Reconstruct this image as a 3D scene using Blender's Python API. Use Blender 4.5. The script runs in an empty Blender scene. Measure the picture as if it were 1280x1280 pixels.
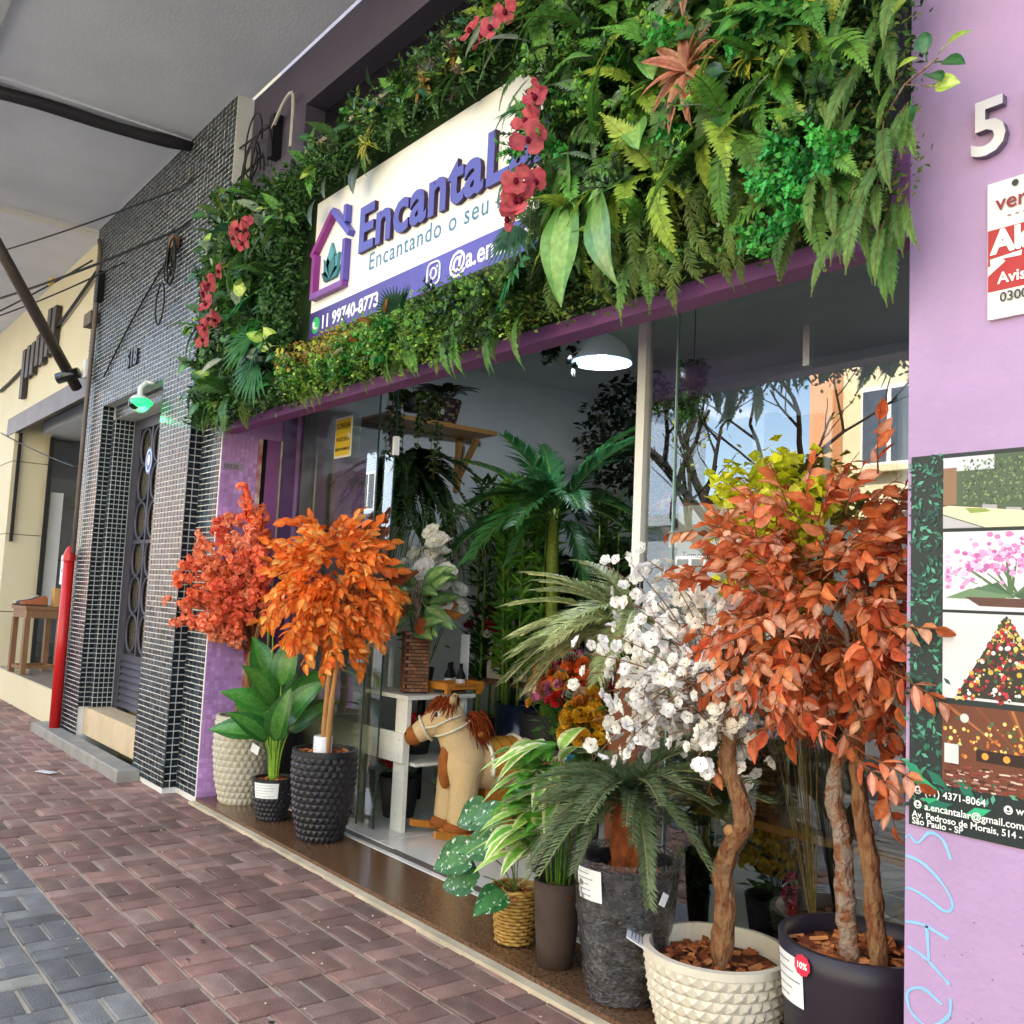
import bpy, math, random
from mathutils import Vector, Matrix, noise
random.seed(7)
R = math.radians
sc = bpy.context.scene
col = sc.collection
# ------------------------------------------------------------------ camera
cam_d = bpy.data.cameras.new('camera'); cam = bpy.data.objects.new('camera', cam_d); col.objects.link(cam)
cam_d.lens = 33.47; cam_d.sensor_width = 36; cam_d.clip_end = 500; cam_d.clip_start = .05
cam.matrix_world = Matrix(((0.6213, 0.04339, 0.78237, 0), (0.78224, -0.09265, -0.61605, -2.5057), (0.04576, 0.99475, -0.09151, 1.45), (0, 0, 0, 1)))
sc.camera = cam
# ------------------------------------------------------------------ sky, sun, exposure
SUN_EL, SUN_AZ = 46, 20     # the sun stands behind the shops, the far side of the street is lit
w = bpy.data.worlds.new('World'); sc.world = w; w.use_nodes = True
nt = w.node_tree; nt.nodes.clear()
def wn(t, **k):
    n = nt.nodes.new(t)
    for a, b in k.items(): setattr(n, a, b)
    return n
wo = wn('ShaderNodeOutputWorld'); bg = wn('ShaderNodeBackground'); sky = wn('ShaderNodeTexSky')
sky.sky_type = 'NISHITA'; sky.sun_disc = False; sky.sun_elevation = R(SUN_EL); sky.sun_rotation = R(SUN_AZ)
sky.air_density = 1.0; sky.dust_density = 1.5; sky.ozone_density = 1.0
tc = wn('ShaderNodeTexCoord'); mp = wn('ShaderNodeMapping'); mp.inputs['Scale'].default_value = (2.2, 2.2, 4.5)
cn = wn('ShaderNodeTexNoise'); cn.inputs['Scale'].default_value = 1.6; cn.inputs['Detail'].default_value = 7; cn.inputs['Roughness'].default_value = .6
cr = wn('ShaderNodeValToRGB'); cr.color_ramp.elements[0].position = .47; cr.color_ramp.elements[1].position = .66
mx = wn('ShaderNodeMixRGB'); mx.inputs[2].default_value = (9.5, 9.4, 9.2, 1)
nt.links.new(tc.outputs['Generated'], mp.inputs[0]); nt.links.new(mp.outputs[0], cn.inputs['Vector']); nt.links.new(cn.outputs['Fac'], cr.inputs[0])
nt.links.new(cr.outputs[0], mx.inputs[0]); nt.links.new(sky.outputs[0], mx.inputs[1]); nt.links.new(mx.outputs[0], bg.inputs[0]); nt.links.new(bg.outputs[0], wo.inputs[0])
bg.inputs['Strength'].default_value = .15
sd = bpy.data.lights.new('sun', 'SUN'); sun = bpy.data.objects.new('sun', sd); col.objects.link(sun)
sd.energy = 5.0; sd.angle = R(.5); sd.color = (1, .95, .87)
a, e = R(SUN_AZ), R(SUN_EL)
sdir = Vector((math.sin(a) * math.cos(e), math.cos(a) * math.cos(e), math.sin(e)))
sun.rotation_euler = (-sdir).to_track_quat('-Z', 'Y').to_euler(); sun.location = (0, 0, 30)
vs = sc.view_settings; vs.view_transform = 'Standard'; vs.look = 'None'; vs.gamma = 1; vs.use_curve_mapping = False
vs.exposure = 2.17
sc.cycles.max_bounces = 8; sc.cycles.transparent_max_bounces = 16; sc.cycles.diffuse_bounces = 5; sc.cycles.caustics_reflective = False; sc.cycles.caustics_refractive = False
sc.cycles.use_denoising = True

# ------------------------------------------------------------------ materials
def lin(h):
    if isinstance(h, str):
        h = h.lstrip('#'); h = [int(h[i:i+2], 16) / 255 for i in (0, 2, 4)]
        return tuple((c / 12.92 if c <= .04045 else ((c + .055) / 1.055) ** 2.4) for c in h)
    return tuple(h)
MATS = {}
def mat(name, c, rough=.6, spec=.4, metal=0, var=.12, vscale=6, bump=0, bscale=40, coat=0, attr=False, objvar=0, c2=None, detail=6, stretch=None, emit=0, wvar=0, wscale=1.3, bdist=.01):
    if name in MATS: return MATS[name]
    m = bpy.data.materials.new(name); m.use_nodes = True; t = m.node_tree; b = t.nodes['Principled BSDF']; L = t.links.new
    N = t.nodes.new
    b.inputs['Roughness'].default_value = rough; b.inputs['Metallic'].default_value = metal; b.inputs['Specular IOR Level'].default_value = spec
    b.inputs['Coat Weight'].default_value = coat
    tcn = N('ShaderNodeTexCoord'); mpn = N('ShaderNodeMapping'); L(tcn.outputs['Object'], mpn.inputs[0])
    if stretch: mpn.inputs['Scale'].default_value = stretch
    if attr:
        at = N('ShaderNodeAttribute'); at.attribute_name = 'Col'; src = at.outputs['Color']
    else:
        rg = N('ShaderNodeRGB'); rg.outputs[0].default_value = (*lin(c), 1); src = rg.outputs[0]
    nz = N('ShaderNodeTexNoise'); nz.inputs['Scale'].default_value = vscale; nz.inputs['Detail'].default_value = detail; L(mpn.outputs[0], nz.inputs['Vector'])
    if c2 is not None:
        rp = N('ShaderNodeValToRGB'); rp.color_ramp.elements[0].position = .38; rp.color_ramp.elements[1].position = .62
        L(nz.outputs['Fac'], rp.inputs[0])
        mixc = N('ShaderNodeMixRGB'); L(rp.outputs[0], mixc.inputs[0]); L(src, mixc.inputs[1]); mixc.inputs[2].default_value = (*lin(c2), 1); src = mixc.outputs[0]
    hs = N('ShaderNodeHueSaturation'); L(src, hs.inputs['Color'])
    mr = N('ShaderNodeMapRange'); mr.inputs['From Min'].default_value = .25; mr.inputs['From Max'].default_value = .75
    mr.inputs['To Min'].default_value = 1 - var; mr.inputs['To Max'].default_value = 1 + var; L(nz.outputs['Fac'], mr.inputs['Value'])
    val = mr.outputs[0]
    if objvar:
        oi = N('ShaderNodeObjectInfo'); m2 = N('ShaderNodeMapRange'); m2.inputs['To Min'].default_value = 1 - objvar; m2.inputs['To Max'].default_value = 1 + objvar
        L(oi.outputs['Random'], m2.inputs['Value']); mu = N('ShaderNodeMath'); mu.operation = 'MULTIPLY'; L(val, mu.inputs[0]); L(m2.outputs[0], mu.inputs[1]); val = mu.outputs[0]
    if wvar:
        ge = N('ShaderNodeNewGeometry'); n3 = N('ShaderNodeTexNoise'); n3.inputs['Scale'].default_value = wscale; n3.inputs['Detail'].default_value = 8; n3.inputs['Roughness'].default_value = .65; L(ge.outputs['Position'], n3.inputs['Vector'])
        m6 = N('ShaderNodeMapRange'); m6.inputs['From Min'].default_value = .3; m6.inputs['From Max'].default_value = .7; m6.inputs['To Min'].default_value = 1 - wvar; m6.inputs['To Max'].default_value = 1 + wvar; L(n3.outputs['Fac'], m6.inputs['Value'])
        m7 = N('ShaderNodeMath'); m7.operation = 'MULTIPLY'; L(val, m7.inputs[0]); L(m6.outputs[0], m7.inputs[1]); val = m7.outputs[0]
    L(val, hs.inputs['Value']); L(hs.outputs[0], b.inputs['Base Color'])
    if bump:
        n2 = N('ShaderNodeTexNoise'); n2.inputs['Scale'].default_value = bscale; n2.inputs['Detail'].default_value = 5; L(mpn.outputs[0], n2.inputs['Vector'])
        bp = N('ShaderNodeBump'); bp.inputs['Strength'].default_value = bump; bp.inputs['Distance'].default_value = bdist; L(n2.outputs['Fac'], bp.inputs['Height']); L(bp.outputs[0], b.inputs['Normal'])
    if emit:
        L(hs.outputs[0], b.inputs['Emission Color']); b.inputs['Emission Strength'].default_value = emit
    MATS[name] = m
    return m
def foliage_mat(name, rough=.45, trans=.3, objvar=.25, hue=.015, spec=.35):
    m = bpy.data.materials.new(name); m.use_nodes = True; t = m.node_tree; b = t.nodes['Principled BSDF']; L = t.links.new; N = t.nodes.new
    at = N('ShaderNodeAttribute'); at.attribute_name = 'Col'
    oi = N('ShaderNodeObjectInfo'); hs = N('ShaderNodeHueSaturation'); L(at.outputs['Color'], hs.inputs['Color'])
    m2 = N('ShaderNodeMapRange'); m2.inputs['To Min'].default_value = 1 - objvar; m2.inputs['To Max'].default_value = 1 + objvar; L(oi.outputs['Random'], m2.inputs['Value'])
    tcn = N('ShaderNodeTexCoord'); nz = N('ShaderNodeTexNoise'); nz.inputs['Scale'].default_value = 45; nz.inputs['Detail'].default_value = 4; L(tcn.outputs['Object'], nz.inputs['Vector']); m8 = N('ShaderNodeMapRange'); m8.inputs['From Min'].default_value = .3; m8.inputs['From Max'].default_value = .7; m8.inputs['To Min'].default_value = .72; m8.inputs['To Max'].default_value = 1.28; L(nz.outputs['Fac'], m8.inputs['Value'])
    m9 = N('ShaderNodeMath'); m9.operation = 'MULTIPLY'; L(m2.outputs[0], m9.inputs[0]); L(m8.outputs[0], m9.inputs[1]); L(m9.outputs[0], hs.inputs['Value'])
    bpn = N('ShaderNodeBump'); bpn.inputs['Strength'].default_value = .25; bpn.inputs['Distance'].default_value = .004; L(nz.outputs['Fac'], bpn.inputs['Height']); L(bpn.outputs[0], b.inputs['Normal'])
    m3 = N('ShaderNodeMath'); m3.operation = 'MULTIPLY'; m3.inputs[1].default_value = 7.31; L(oi.outputs['Random'], m3.inputs[0]); m4 = N('ShaderNodeMath'); m4.operation = 'FRACT'; L(m3.outputs[0], m4.inputs[0])
    m5 = N('ShaderNodeMapRange'); m5.inputs['To Min'].default_value = .5 - hue; m5.inputs['To Max'].default_value = .5 + hue; L(m4.outputs[0], m5.inputs['Value']); L(m5.outputs[0], hs.inputs['Hue'])
    L(hs.outputs[0], b.inputs['Base Color']); b.inputs['Roughness'].default_value = rough; b.inputs['Specular IOR Level'].default_value = spec
    tr = N('ShaderNodeBsdfTranslucent'); L(hs.outputs[0], tr.inputs[0]); ms = N('ShaderNodeMixShader'); ms.inputs[0].default_value = trans
    L(b.outputs[0], ms.inputs[1]); L(tr.outputs[0], ms.inputs[2]); L(ms.outputs[0], t.nodes['Material Output'].inputs[0])
    return m
FOL = foliage_mat('foliage'); PETAL = foliage_mat('petal', .6, .35, .12, .006, .2); WAXY = foliage_mat('waxy_leaf', .28, .15, .15, .01, .5)
PRINT = mat('printed', '#ffffff', .45, .4, var=.02, attr=True)
PAINTED = mat('coloured_matte', '#ffffff', .6, .3, var=.08, attr=True, objvar=.06)
def glass_mat(name, tint=(.93, .97, .95), ior=1.5, rough=0.0, boost=1.0):
    m = bpy.data.materials.new(name); m.use_nodes = True; t = m.node_tree; t.nodes.clear(); N = t.nodes.new; L = t.links.new
    o = N('ShaderNodeOutputMaterial'); tr = N('ShaderNodeBsdfTransparent'); tr.inputs[0].default_value = (*tint, 1)
    gl = N('ShaderNodeBsdfGlossy'); gl.inputs['Roughness'].default_value = rough; fr = N('ShaderNodeFresnel'); fr.inputs['IOR'].default_value = ior
    ms = N('ShaderNodeMixShader'); mm = N('ShaderNodeMath'); mm.operation = 'MULTIPLY'; mm.inputs[1].default_value = boost; mm.use_clamp = True
    L(fr.outputs[0], mm.inputs[0]); L(mm.outputs[0], ms.inputs[0]); L(tr.outputs[0], ms.inputs[1]); L(gl.outputs[0], ms.inputs[2]); L(ms.outputs[0], o.inputs[0])
    return m
GLASS = glass_mat('window_glass', ior=1.75, boost=2.2); WGLASS = glass_mat('coated_window_glass', (.9, .94, .93), 1.8, 0, 3.2)
WRAP = glass_mat('clear_wrap', (1, 1, 1), 1.6, .06, 1.8)
_t = WRAP.node_tree; _n = _t.nodes.new('ShaderNodeTexNoise'); _n.inputs['Scale'].default_value = 14; _n.inputs['Detail'].default_value = 4; _n.inputs['Distortion'].default_value = 2.5
_c = _t.nodes.new('ShaderNodeTexCoord'); _m = _t.nodes.new('ShaderNodeMapping'); _m.inputs['Scale'].default_value = (1, 1, 2.6); _t.links.new(_c.outputs['Object'], _m.inputs[0]); _t.links.new(_m.outputs[0], _n.inputs['Vector'])
_b = _t.nodes.new('ShaderNodeBump'); _b.inputs['Strength'].default_value = 1; _b.inputs['Distance'].default_value = .03; _t.links.new(_n.outputs['Fac'], _b.inputs['Height'])
for _x in _t.nodes:
    if _x.type in ('BSDF_GLOSSY', 'FRESNEL'): _t.links.new(_b.outputs[0], _x.inputs['Normal'])

# ------------------------------------------------------------------ mesh building
class MB:
    def __init__(s, c=(1, 1, 1)):
        s.v = []; s.f = []; s.c = []; s.m = []; s.col = lin(c); s.mi = 0
    def color(s, c, j=0):
        c = lin(c)
        if j: k = 1 + random.uniform(-j, j); c = tuple(min(1, x * k) for x in c)
        s.col = c; return s
    def face(s, ids):
        s.f.append(tuple(ids)); s.c.append(s.col); s.m.append(s.mi)
    def poly(s, pts):
        b = len(s.v); s.v += [tuple(p) for p in pts]; s.face(range(b, b + len(pts)))
    def box(s, c, d, M=None, taper=None):
        b = len(s.v); hx, hy, hz = d[0] / 2, d[1] / 2, d[2] / 2
        for z in (-1, 1):
            k = (taper if taper and z > 0 else 1)
            for x, y in ((-1, -1), (1, -1), (1, 1), (-1, 1)):
                p = Vector((x * hx * k, y * hy * k, z * hz))
                if M is not None: p = M @ p
                s.v.append((p.x + c[0], p.y + c[1], p.z + c[2]))
        for q in ((0, 3, 2, 1), (4, 5, 6, 7), (0, 1, 5, 4), (1, 2, 6, 5), (2, 3, 7, 6), (3, 0, 4, 7)): s.face([b + i for i in q])
        return s
    def bx(s, x0, x1, y0, y1, z0, z1):
        return s.box(((x0 + x1) / 2, (y0 + y1) / 2, (z0 + z1) / 2), (abs(x1 - x0), abs(y1 - y0), abs(z1 - z0)))
    def bevbox(s, x0, x1, y0, y1, z0, z1, b=.01):
        # top edges chamfered block
        i = len(s.v)
        for z, k in ((z0, 0), (z1 - b, 0), (z1, b)):
            s.v += [(x0 + k, y0 + k, z), (x1 - k, y0 + k, z), (x1 - k, y1 - k, z), (x0 + k, y1 - k, z)]
        for r in (0, 4):
            for q in range(4): s.face((i + r + q, i + r + (q + 1) % 4, i + r + 4 + (q + 1) % 4, i + r + 4 + q))
        s.face((i + 8, i + 9, i + 10, i + 11)); return s
    def tube(s, pts, rad, n=6, caps=True, jit=0):
        pts = [Vector(p) for p in pts]; k = len(pts)
        if not hasattr(rad, '__len__'): rad = [rad] * k
        base = len(s.v); prev = None
        for i, p in enumerate(pts):
            t = (pts[min(i + 1, k - 1)] - pts[max(i - 1, 0)])
            if t.length < 1e-9: t = Vector((0, 0, 1))
            t.normalize()
            if prev is None:
                u = t.orthogonal().normalized()
            else:
                u = prev - t * prev.dot(t)
                u = u.normalized() if u.length > 1e-6 else t.orthogonal().normalized()
            prev = u; w_ = t.cross(u)
            for j in range(n):
                a = 2 * math.pi * j / n; r = rad[i] * (1 + (random.uniform(-jit, jit) if jit else 0))
                q = p + (u * math.cos(a) + w_ * math.sin(a)) * r; s.v.append(tuple(q))
        for i in range(k - 1):
            for j in range(n):
                s.face((base + i * n + j, base + i * n + (j + 1) % n, base + (i + 1) * n + (j + 1) % n, base + (i + 1) * n + j))
        if caps:
            s.face([base + j for j in reversed(range(n))]); s.face([base + (k - 1) * n + j for j in range(n)])
        return s
    def lathe(s, prof, n=32, c=(0, 0, 0), close=False, fn=None):
        b = len(s.v)
        for i, (r, z) in enumerate(prof):
            for j in range(n):
                a = 2 * math.pi * j / n; rr, zz = (fn(r, z, a, i) if fn else (r, z))
                s.v.append((c[0] + rr * math.cos(a), c[1] + rr * math.sin(a), c[2] + zz))
        for i in range(len(prof) - 1):
            for j in range(n):
                s.face((b + i * n + j, b + i * n + (j + 1) % n, b + (i + 1) * n + (j + 1) % n, b + (i + 1) * n + j))
        return s
    def disc(s, c, r, n=24, nrm='z', ry=None):
        pts = []
        for j in range(n):
            a = 2 * math.pi * j / n; x, y = r * math.cos(a), (ry or r) * math.sin(a)
            pts.append((c[0] + x, c[1] + y, c[2]) if nrm == 'z' else (c[0] + x, c[1], c[2] + y) if nrm == 'y' else (c[0], c[1] + x, c[2] + y))
        s.poly(pts); return s
    def ell(s, c, r, n=10, k=7, M=None):
        b = len(s.v)
        for i in range(k + 1):
            ph = math.pi * i / k
            for j in range(n):
                a = 2 * math.pi * j / n; p = Vector((r[0] * math.sin(ph) * math.cos(a), r[1] * math.sin(ph) * math.sin(a), r[2] * math.cos(ph)))
                if M is not None: p = M @ p
                s.v.append((c[0] + p.x, c[1] + p.y, c[2] + p.z))
        for i in range(k):
            for j in range(n): s.face((b + (i + 1) * n + j, b + (i + 1) * n + (j + 1) % n, b + i * n + (j + 1) % n, b + i * n + j))
        return s
    def add(s, o, M=None, c=None, j=0):
        b = len(s.v)
        if M is None: s.v += o.v
        else:
            for p in o.v: q = M @ Vector(p); s.v.append((q.x, q.y, q.z))
        k = 1 + (random.uniform(-j, j) if j else 0)
        for f, cc, m in zip(o.f, o.c, o.m):
            s.f.append(tuple(i + b for i in f)); cc = c or cc; s.c.append(tuple(min(1, x * k) for x in cc) if j else cc); s.m.append(m)
        return s
    def mesh(s, name, mats, smooth=False):
        me = bpy.data.meshes.new(name); me.from_pydata(s.v, [], s.f)
        for m in (mats if isinstance(mats, (list, tuple)) else [mats]): me.materials.append(m)
        if any(s.m): me.polygons.foreach_set('material_index', s.m)
        if smooth: me.polygons.foreach_set('use_smooth', [True] * len(s.f))
        ca = me.color_attributes.new('Col', 'FLOAT_COLOR', 'CORNER'); arr = []
        for f, c in zip(s.f, s.c): arr += [c[0], c[1], c[2], 1.0] * len(f)
        ca.data.foreach_set('color', arr); me.update(); return me
    def obj(s, name, mats, parent=None, smooth=False, kind=None):
        return link(name, s.mesh(name, mats, smooth), parent, None, kind)
def link(name, me, parent=None, M=None, kind=None):
    o = bpy.data.objects.new(name, me); col.objects.link(o)
    if parent is not None: o.parent = parent
    if M is not None: o.matrix_local = M
    if kind: o['kind'] = kind
    return o
def tag(o, label, cat=None, group=None, kind=None):
    o['label'] = label
    if cat: o['category'] = cat
    if group: o['group'] = group
    if kind: o['kind'] = kind
    return o
def thing(name, label, cat, loc=(0, 0, 0), rz=0, group=None):
    o = bpy.data.objects.new(name, None); col.objects.link(o); o.location = loc; o.rotation_euler = (0, 0, rz); o.empty_display_size = .1
    return tag(o, label, cat, group)
def structure(o): o['kind'] = 'structure'; return o
def aim(loc, d, up=(0, 0, 1), s=1, roll=0):
    y = Vector(d).normalized(); u = Vector(up)
    x = y.cross(u)
    if x.length < 1e-4: x = y.cross(Vector((1, 0, 0)))
    x.normalize(); z = x.cross(y)
    M = Matrix((x, y, z)).transposed().to_4x4()
    if roll: M = M @ Matrix.Rotation(roll, 4, 'Y')
    if not hasattr(s, '__len__'): s = (s, s, s)
    return Matrix.Translation(Vector(loc)) @ M @ Matrix.Diagonal((*s, 1))
U = random.uniform
def text_mb(txt, size=1, extrude=0, bold=0, align='LEFT', spacing=1, c=(1, 1, 1), shear=0):
    cu = bpy.data.curves.new('t', 'FONT'); cu.body = txt; cu.size = size; cu.extrude = extrude; cu.offset = bold; cu.align_x = align; cu.space_character = spacing; cu.shear = shear; cu.resolution_u = 3
    ob = bpy.data.objects.new('t', cu); me = bpy.data.meshes.new_from_object(ob)
    mb = MB(c); mb.v = [tuple(v.co) for v in me.vertices]
    for p in me.polygons: mb.face(p.vertices)
    bpy.data.objects.remove(ob); bpy.data.curves.remove(cu); bpy.data.meshes.remove(me)
    return mb
def ext(mb): xs = [p[0] for p in mb.v]; return (min(xs), max(xs)) if xs else (0, 0)
# text lies in XY; stand it up on a facade facing -y: x stays x, y becomes z, z becomes -y
STAND = Matrix(((1, 0, 0, 0), (0, 0, -1, 0), (0, 1, 0, 0), (0, 0, 0, 1)))
# ------------------------------------------------------------------ leaves, fronds and flowers (along +Y, face up +Z)
def mixc(a, b, t): a, b = lin(a), lin(b); return tuple(x * (1 - t) + y * t for x, y in zip(a, b))
def leaf_mb(L, W, c, c2=None, curl=.25, fold=.2, n=5, peak=.4, stalk=0, stripes=0, wave=0):
    m = MB(); c = lin(c); c2 = lin(c2) if c2 is not None else mixc(c, (1, 1, 1), .12); rows = []
    if stalk:
        m.color(c2); m.tube([(0, 0, 0), (0, stalk * .5, stalk * .06), (0, stalk, 0)], [W * .03 + .0008] * 3, 4)
    for i in range(n + 1):
        t = i / n; k = math.sin(math.pi * (t ** (math.log(.5) / math.log(peak)))) ** .8 if 0 < t < 1 else 0
        wv = W / 2 * k; y = stalk + L * t * (1 - curl * .25 * t); z = -curl * L * t * t
        wz = wave * W * math.sin(t * 9)
        b = len(m.v)
        if i == 0 or i == n: m.v.append((0, y, z)); rows.append((b,))
        else:
            m.v += [(-wv, y, z + fold * wv + wz), (-wv * .5, y + .01 * L, z + fold * wv * .35), (0, y, z), (wv * .5, y + .01 * L, z + fold * wv * .35), (wv, y, z + fold * wv - wz)]; rows.append((b, b + 1, b + 2, b + 3, b + 4))
    for i in range(n):
        A, B = rows[i], rows[i + 1]
        for q in range(4):
            m.col = c2 if (q in (1, 2) and not stripes) else (c2 if stripes and (q in (0, 3)) else c)
            a0 = A[q] if len(A) > 1 else A[0]; a1 = A[q + 1] if len(A) > 1 else A[0]; b0 = B[q] if len(B) > 1 else B[0]; b1 = B[q + 1] if len(B) > 1 else B[0]
            ids = []
            for x in (a0, a1, b1, b0):
                if x not in ids: ids.append(x)
            if len(ids) > 2: m.face(ids)
    return m
def small_leaf(m, p, d, L, W, c, up=None):
    d = Vector(d).normalized(); u = Vector(up or (U(-1, 1), U(-1, 1), 1)); x = d.cross(u); x = x.normalized() if x.length > 1e-4 else Vector((1, 0, 0)); z = x.cross(d)
    p = Vector(p); m.col = c; q = p + d * L * .45
    m.poly([p, q + x * W / 2 + z * W * .12, p + d * L, q - x * W / 2 + z * W * .12])
def frond_mb(L, n, plen, pw, c, droop=.3, ang=60, stemc=None, shape=1, sweep=.0, tipc=None, base=.12, vee=.15, pdroop=.15, rnd=.1):
    m = MB(); c = lin(c); tc_ = lin(tipc) if tipc is not None else c; st = lin(stemc) if stemc is not None else mixc(c, '#6b6a30', .4)
    def P(t): return Vector((sweep * L * t * t, L * (t - droop * .3 * t * t), L * (.16 * t - droop * t * t)))
    pts = [P(i / 8) for i in range(9)]; m.col = st; m.tube(pts, [L * .006 + .0012 * (1 - i / 9) for i in range(9)], 4, False)
    for i in range(n):
        t = base + (1 - base) * (i + .5) / n
        k = (math.sin(math.pi * min(1, (t * .92 + .12)))) if shape == 1 else (1 - t) ** .55 * (.35 + .65 * min(1, t * 3)) if shape == 2 else (.5 + .5 * (1 - abs(2 * t - .9)))
        k = max(k, .12)
        p = P(t); tg = (P(min(1, t + .02)) - P(t - .02)).normalized(); sx = Vector((1, 0, 0)); nz = sx.cross(tg)
        for sg in (-1, 1):
            aa = R(ang * (1 - .35 * t) + U(-6, 6)); d = (sx * sg * math.sin(aa) + tg * math.cos(aa) + nz * (vee + U(-rnd, rnd))).normalized()
            ln = plen * k * U(.9, 1.08); cc = mixc(c, tc_, t * U(.6, 1)); f = U(.82, 1.15); m.col = tuple(x * f for x in cc)
            e = p + d * ln - Vector((0, 0, ln * pdroop)); md = p + d * ln * .5; wv = (tg - d * tg.dot(d)).normalized() * pw * .5 * (.6 + .4 * k)
            b = len(m.v); m.v += [tuple(p + wv * .55), tuple(md + wv + nz * pw * .1), tuple(e), tuple(md - wv + nz * pw * .1), tuple(p - wv * .55)]
            m.face((b, b + 1, b + 3, b + 4)); m.face((b + 1, b + 2, b + 3))
    return m
def fan_mb(r, n, c, spread=150, fold=.12, stem=.1):
    m = MB(); c = lin(c); m.col = mixc(c, '#9a9a50', .3); m.tube([(0, 0, 0), (0, stem, .01)], .004, 4)
    for i in range(n):
        a = R(-spread / 2 + spread * i / (n - 1)); d = Vector((math.sin(a), math.cos(a), 0)); x = Vector((d.y, -d.x, 0)); L = r * U(.88, 1.05); f = U(.75, 1.2); m.col = tuple(v * f for v in c)
        o = Vector((0, stem, .01)); w_ = r * R(spread) / n * .42
        a1 = o + d * L * .45; e = o + d * L + Vector((0, 0, -L * .16))
        b = len(m.v); m.v += [tuple(o), tuple(a1 - x * w_), tuple(a1 + Vector((0, 0, -fold * w_ * 3))), tuple(a1 + x * w_), tuple(e)]
        m.face((b, b + 1, b + 2)); m.face((b, b + 2, b + 3)); m.face((b + 1, b + 4, b + 2)); m.face((b + 2, b + 4, b + 3))
    return m
def sprig_mb(L, n, ll, lw, cs, spread=.9, stems=3, round_=False, stemc='#4a4a26', bend=.3):
    m = MB()
    for s_ in range(stems):
        a = U(0, 6.28); d = Vector((math.cos(a) * spread * U(.2, 1), 1, math.sin(a) * spread * U(.2, 1))).normalized(); ln = L * U(.65, 1.1)
        sd_ = Vector((U(-1, 1), 0, U(-1, 1))) * bend
        def P(t): return d * ln * t + sd_ * ln * t * t
        m.color(stemc); m.tube([P(0), P(.5), P(1)], [.0022, .0016, .001], 3, False)
        for i in range(n):
            t = .15 + .85 * i / n; p = P(t)
            for k in range(2):
                b = U(0, 6.28); dd = (d * .55 + Vector((math.cos(b), U(-.2, .3), math.sin(b)))).normalized(); c = lin(random.choice(cs)); f = U(.75, 1.2)
                small_leaf(m, p, dd, ll * U(.7, 1.15), lw * U(.75, 1.1), tuple(x * f for x in c), up=d)
    return m
def petal_flower(m, p, nrm, r, c, n=5, cc='#e8d070', cup=.25, wid=.95, layers=1, centre=.16):
    nrm = Vector(nrm).normalized(); u = nrm.orthogonal().normalized(); v = nrm.cross(u); p = Vector(p); c = lin(c)
    for l in range(layers):
        a0 = U(0, 6.28); rr = r * (1 - .28 * l)
        for i in range(n):
            a = a0 + 6.283 * i / n; d = u * math.cos(a) + v * math.sin(a); x = nrm.cross(d); f = U(.88, 1.1); m.col = tuple(min(1, q * f) for q in c)
            w_ = rr * math.sin(math.pi / n) * wid; cu = cup * (1 + l * 1.4)
            m.poly([p + nrm * .002 * l, p + d * rr * .6 + x * w_ + nrm * rr * cu * .7, p + d * rr * 1.0 + x * w_ * .45 + nrm * rr * cu * U(.5, 1.3), p + d * rr - x * w_ * .45 + nrm * rr * cu * U(.5, 1.3), p + d * rr * .6 - x * w_ + nrm * rr * cu * .7])
    if centre:
        m.color(cc); q = p + nrm * r * .12; k = r * centre
        b = len(m.v); m.v += [tuple(q + u * k), tuple(q + v * k), tuple(q - u * k), tuple(q - v * k), tuple(q + nrm * k)]
        for i in range(4): m.face((b + i, b + (i + 1) % 4, b + 4))
def ruffle(m, p, nrm, r, c, n=16, j=.2):
    nrm = Vector(nrm).normalized(); p = Vector(p); c = lin(c)
    for i in range(n):
        d = Vector((U(-1, 1), U(-1, 1), U(-1, 1))); d = (d.normalized() + nrm * .5).normalized(); u = d.orthogonal().normalized(); v = d.cross(u); a = U(0, 6.28); u, v = u * math.cos(a) + v * math.sin(a), v * math.cos(a) - u * math.sin(a)
        q = p + d * r * U(.35, .8); k = r * U(.35, .55); f = 1 + U(-j, j); m.col = tuple(min(1, x * f) for x in c)
        m.poly([q - u * k, q - v * k * .8 + d * k * .4, q + u * k + d * k * U(-.2, .4), q + v * k * .8 + d * k * .3])
def rose(m, p, nrm, r, c):
    nrm = Vector(nrm).normalized(); u = nrm.orthogonal().normalized(); v = nrm.cross(u); p = Vector(p); c = lin(c)
    for l, (rr, n, h) in enumerate(((1, 6, .15), (.75, 5, .38), (.5, 4, .6), (.25, 3, .78))):
        a0 = U(0, 6.28)
        for i in range(n):
            a = a0 + 6.283 * i / n; d = u * math.cos(a) + v * math.sin(a); x = nrm.cross(d); f = U(.8, 1.1) * (1 - .07 * l); m.col = tuple(min(1, q * f) for q in c); w_ = r * rr * 1.15 * math.sin(math.pi / n)
            m.poly([p + nrm * r * (h - .45) + d * r * rr * .3, p + nrm * r * h + d * r * rr * .9 + x * w_, p + nrm * r * (h + .12) + d * r * rr * 1.05, p + nrm * r * h + d * r * rr * .9 - x * w_])
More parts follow.
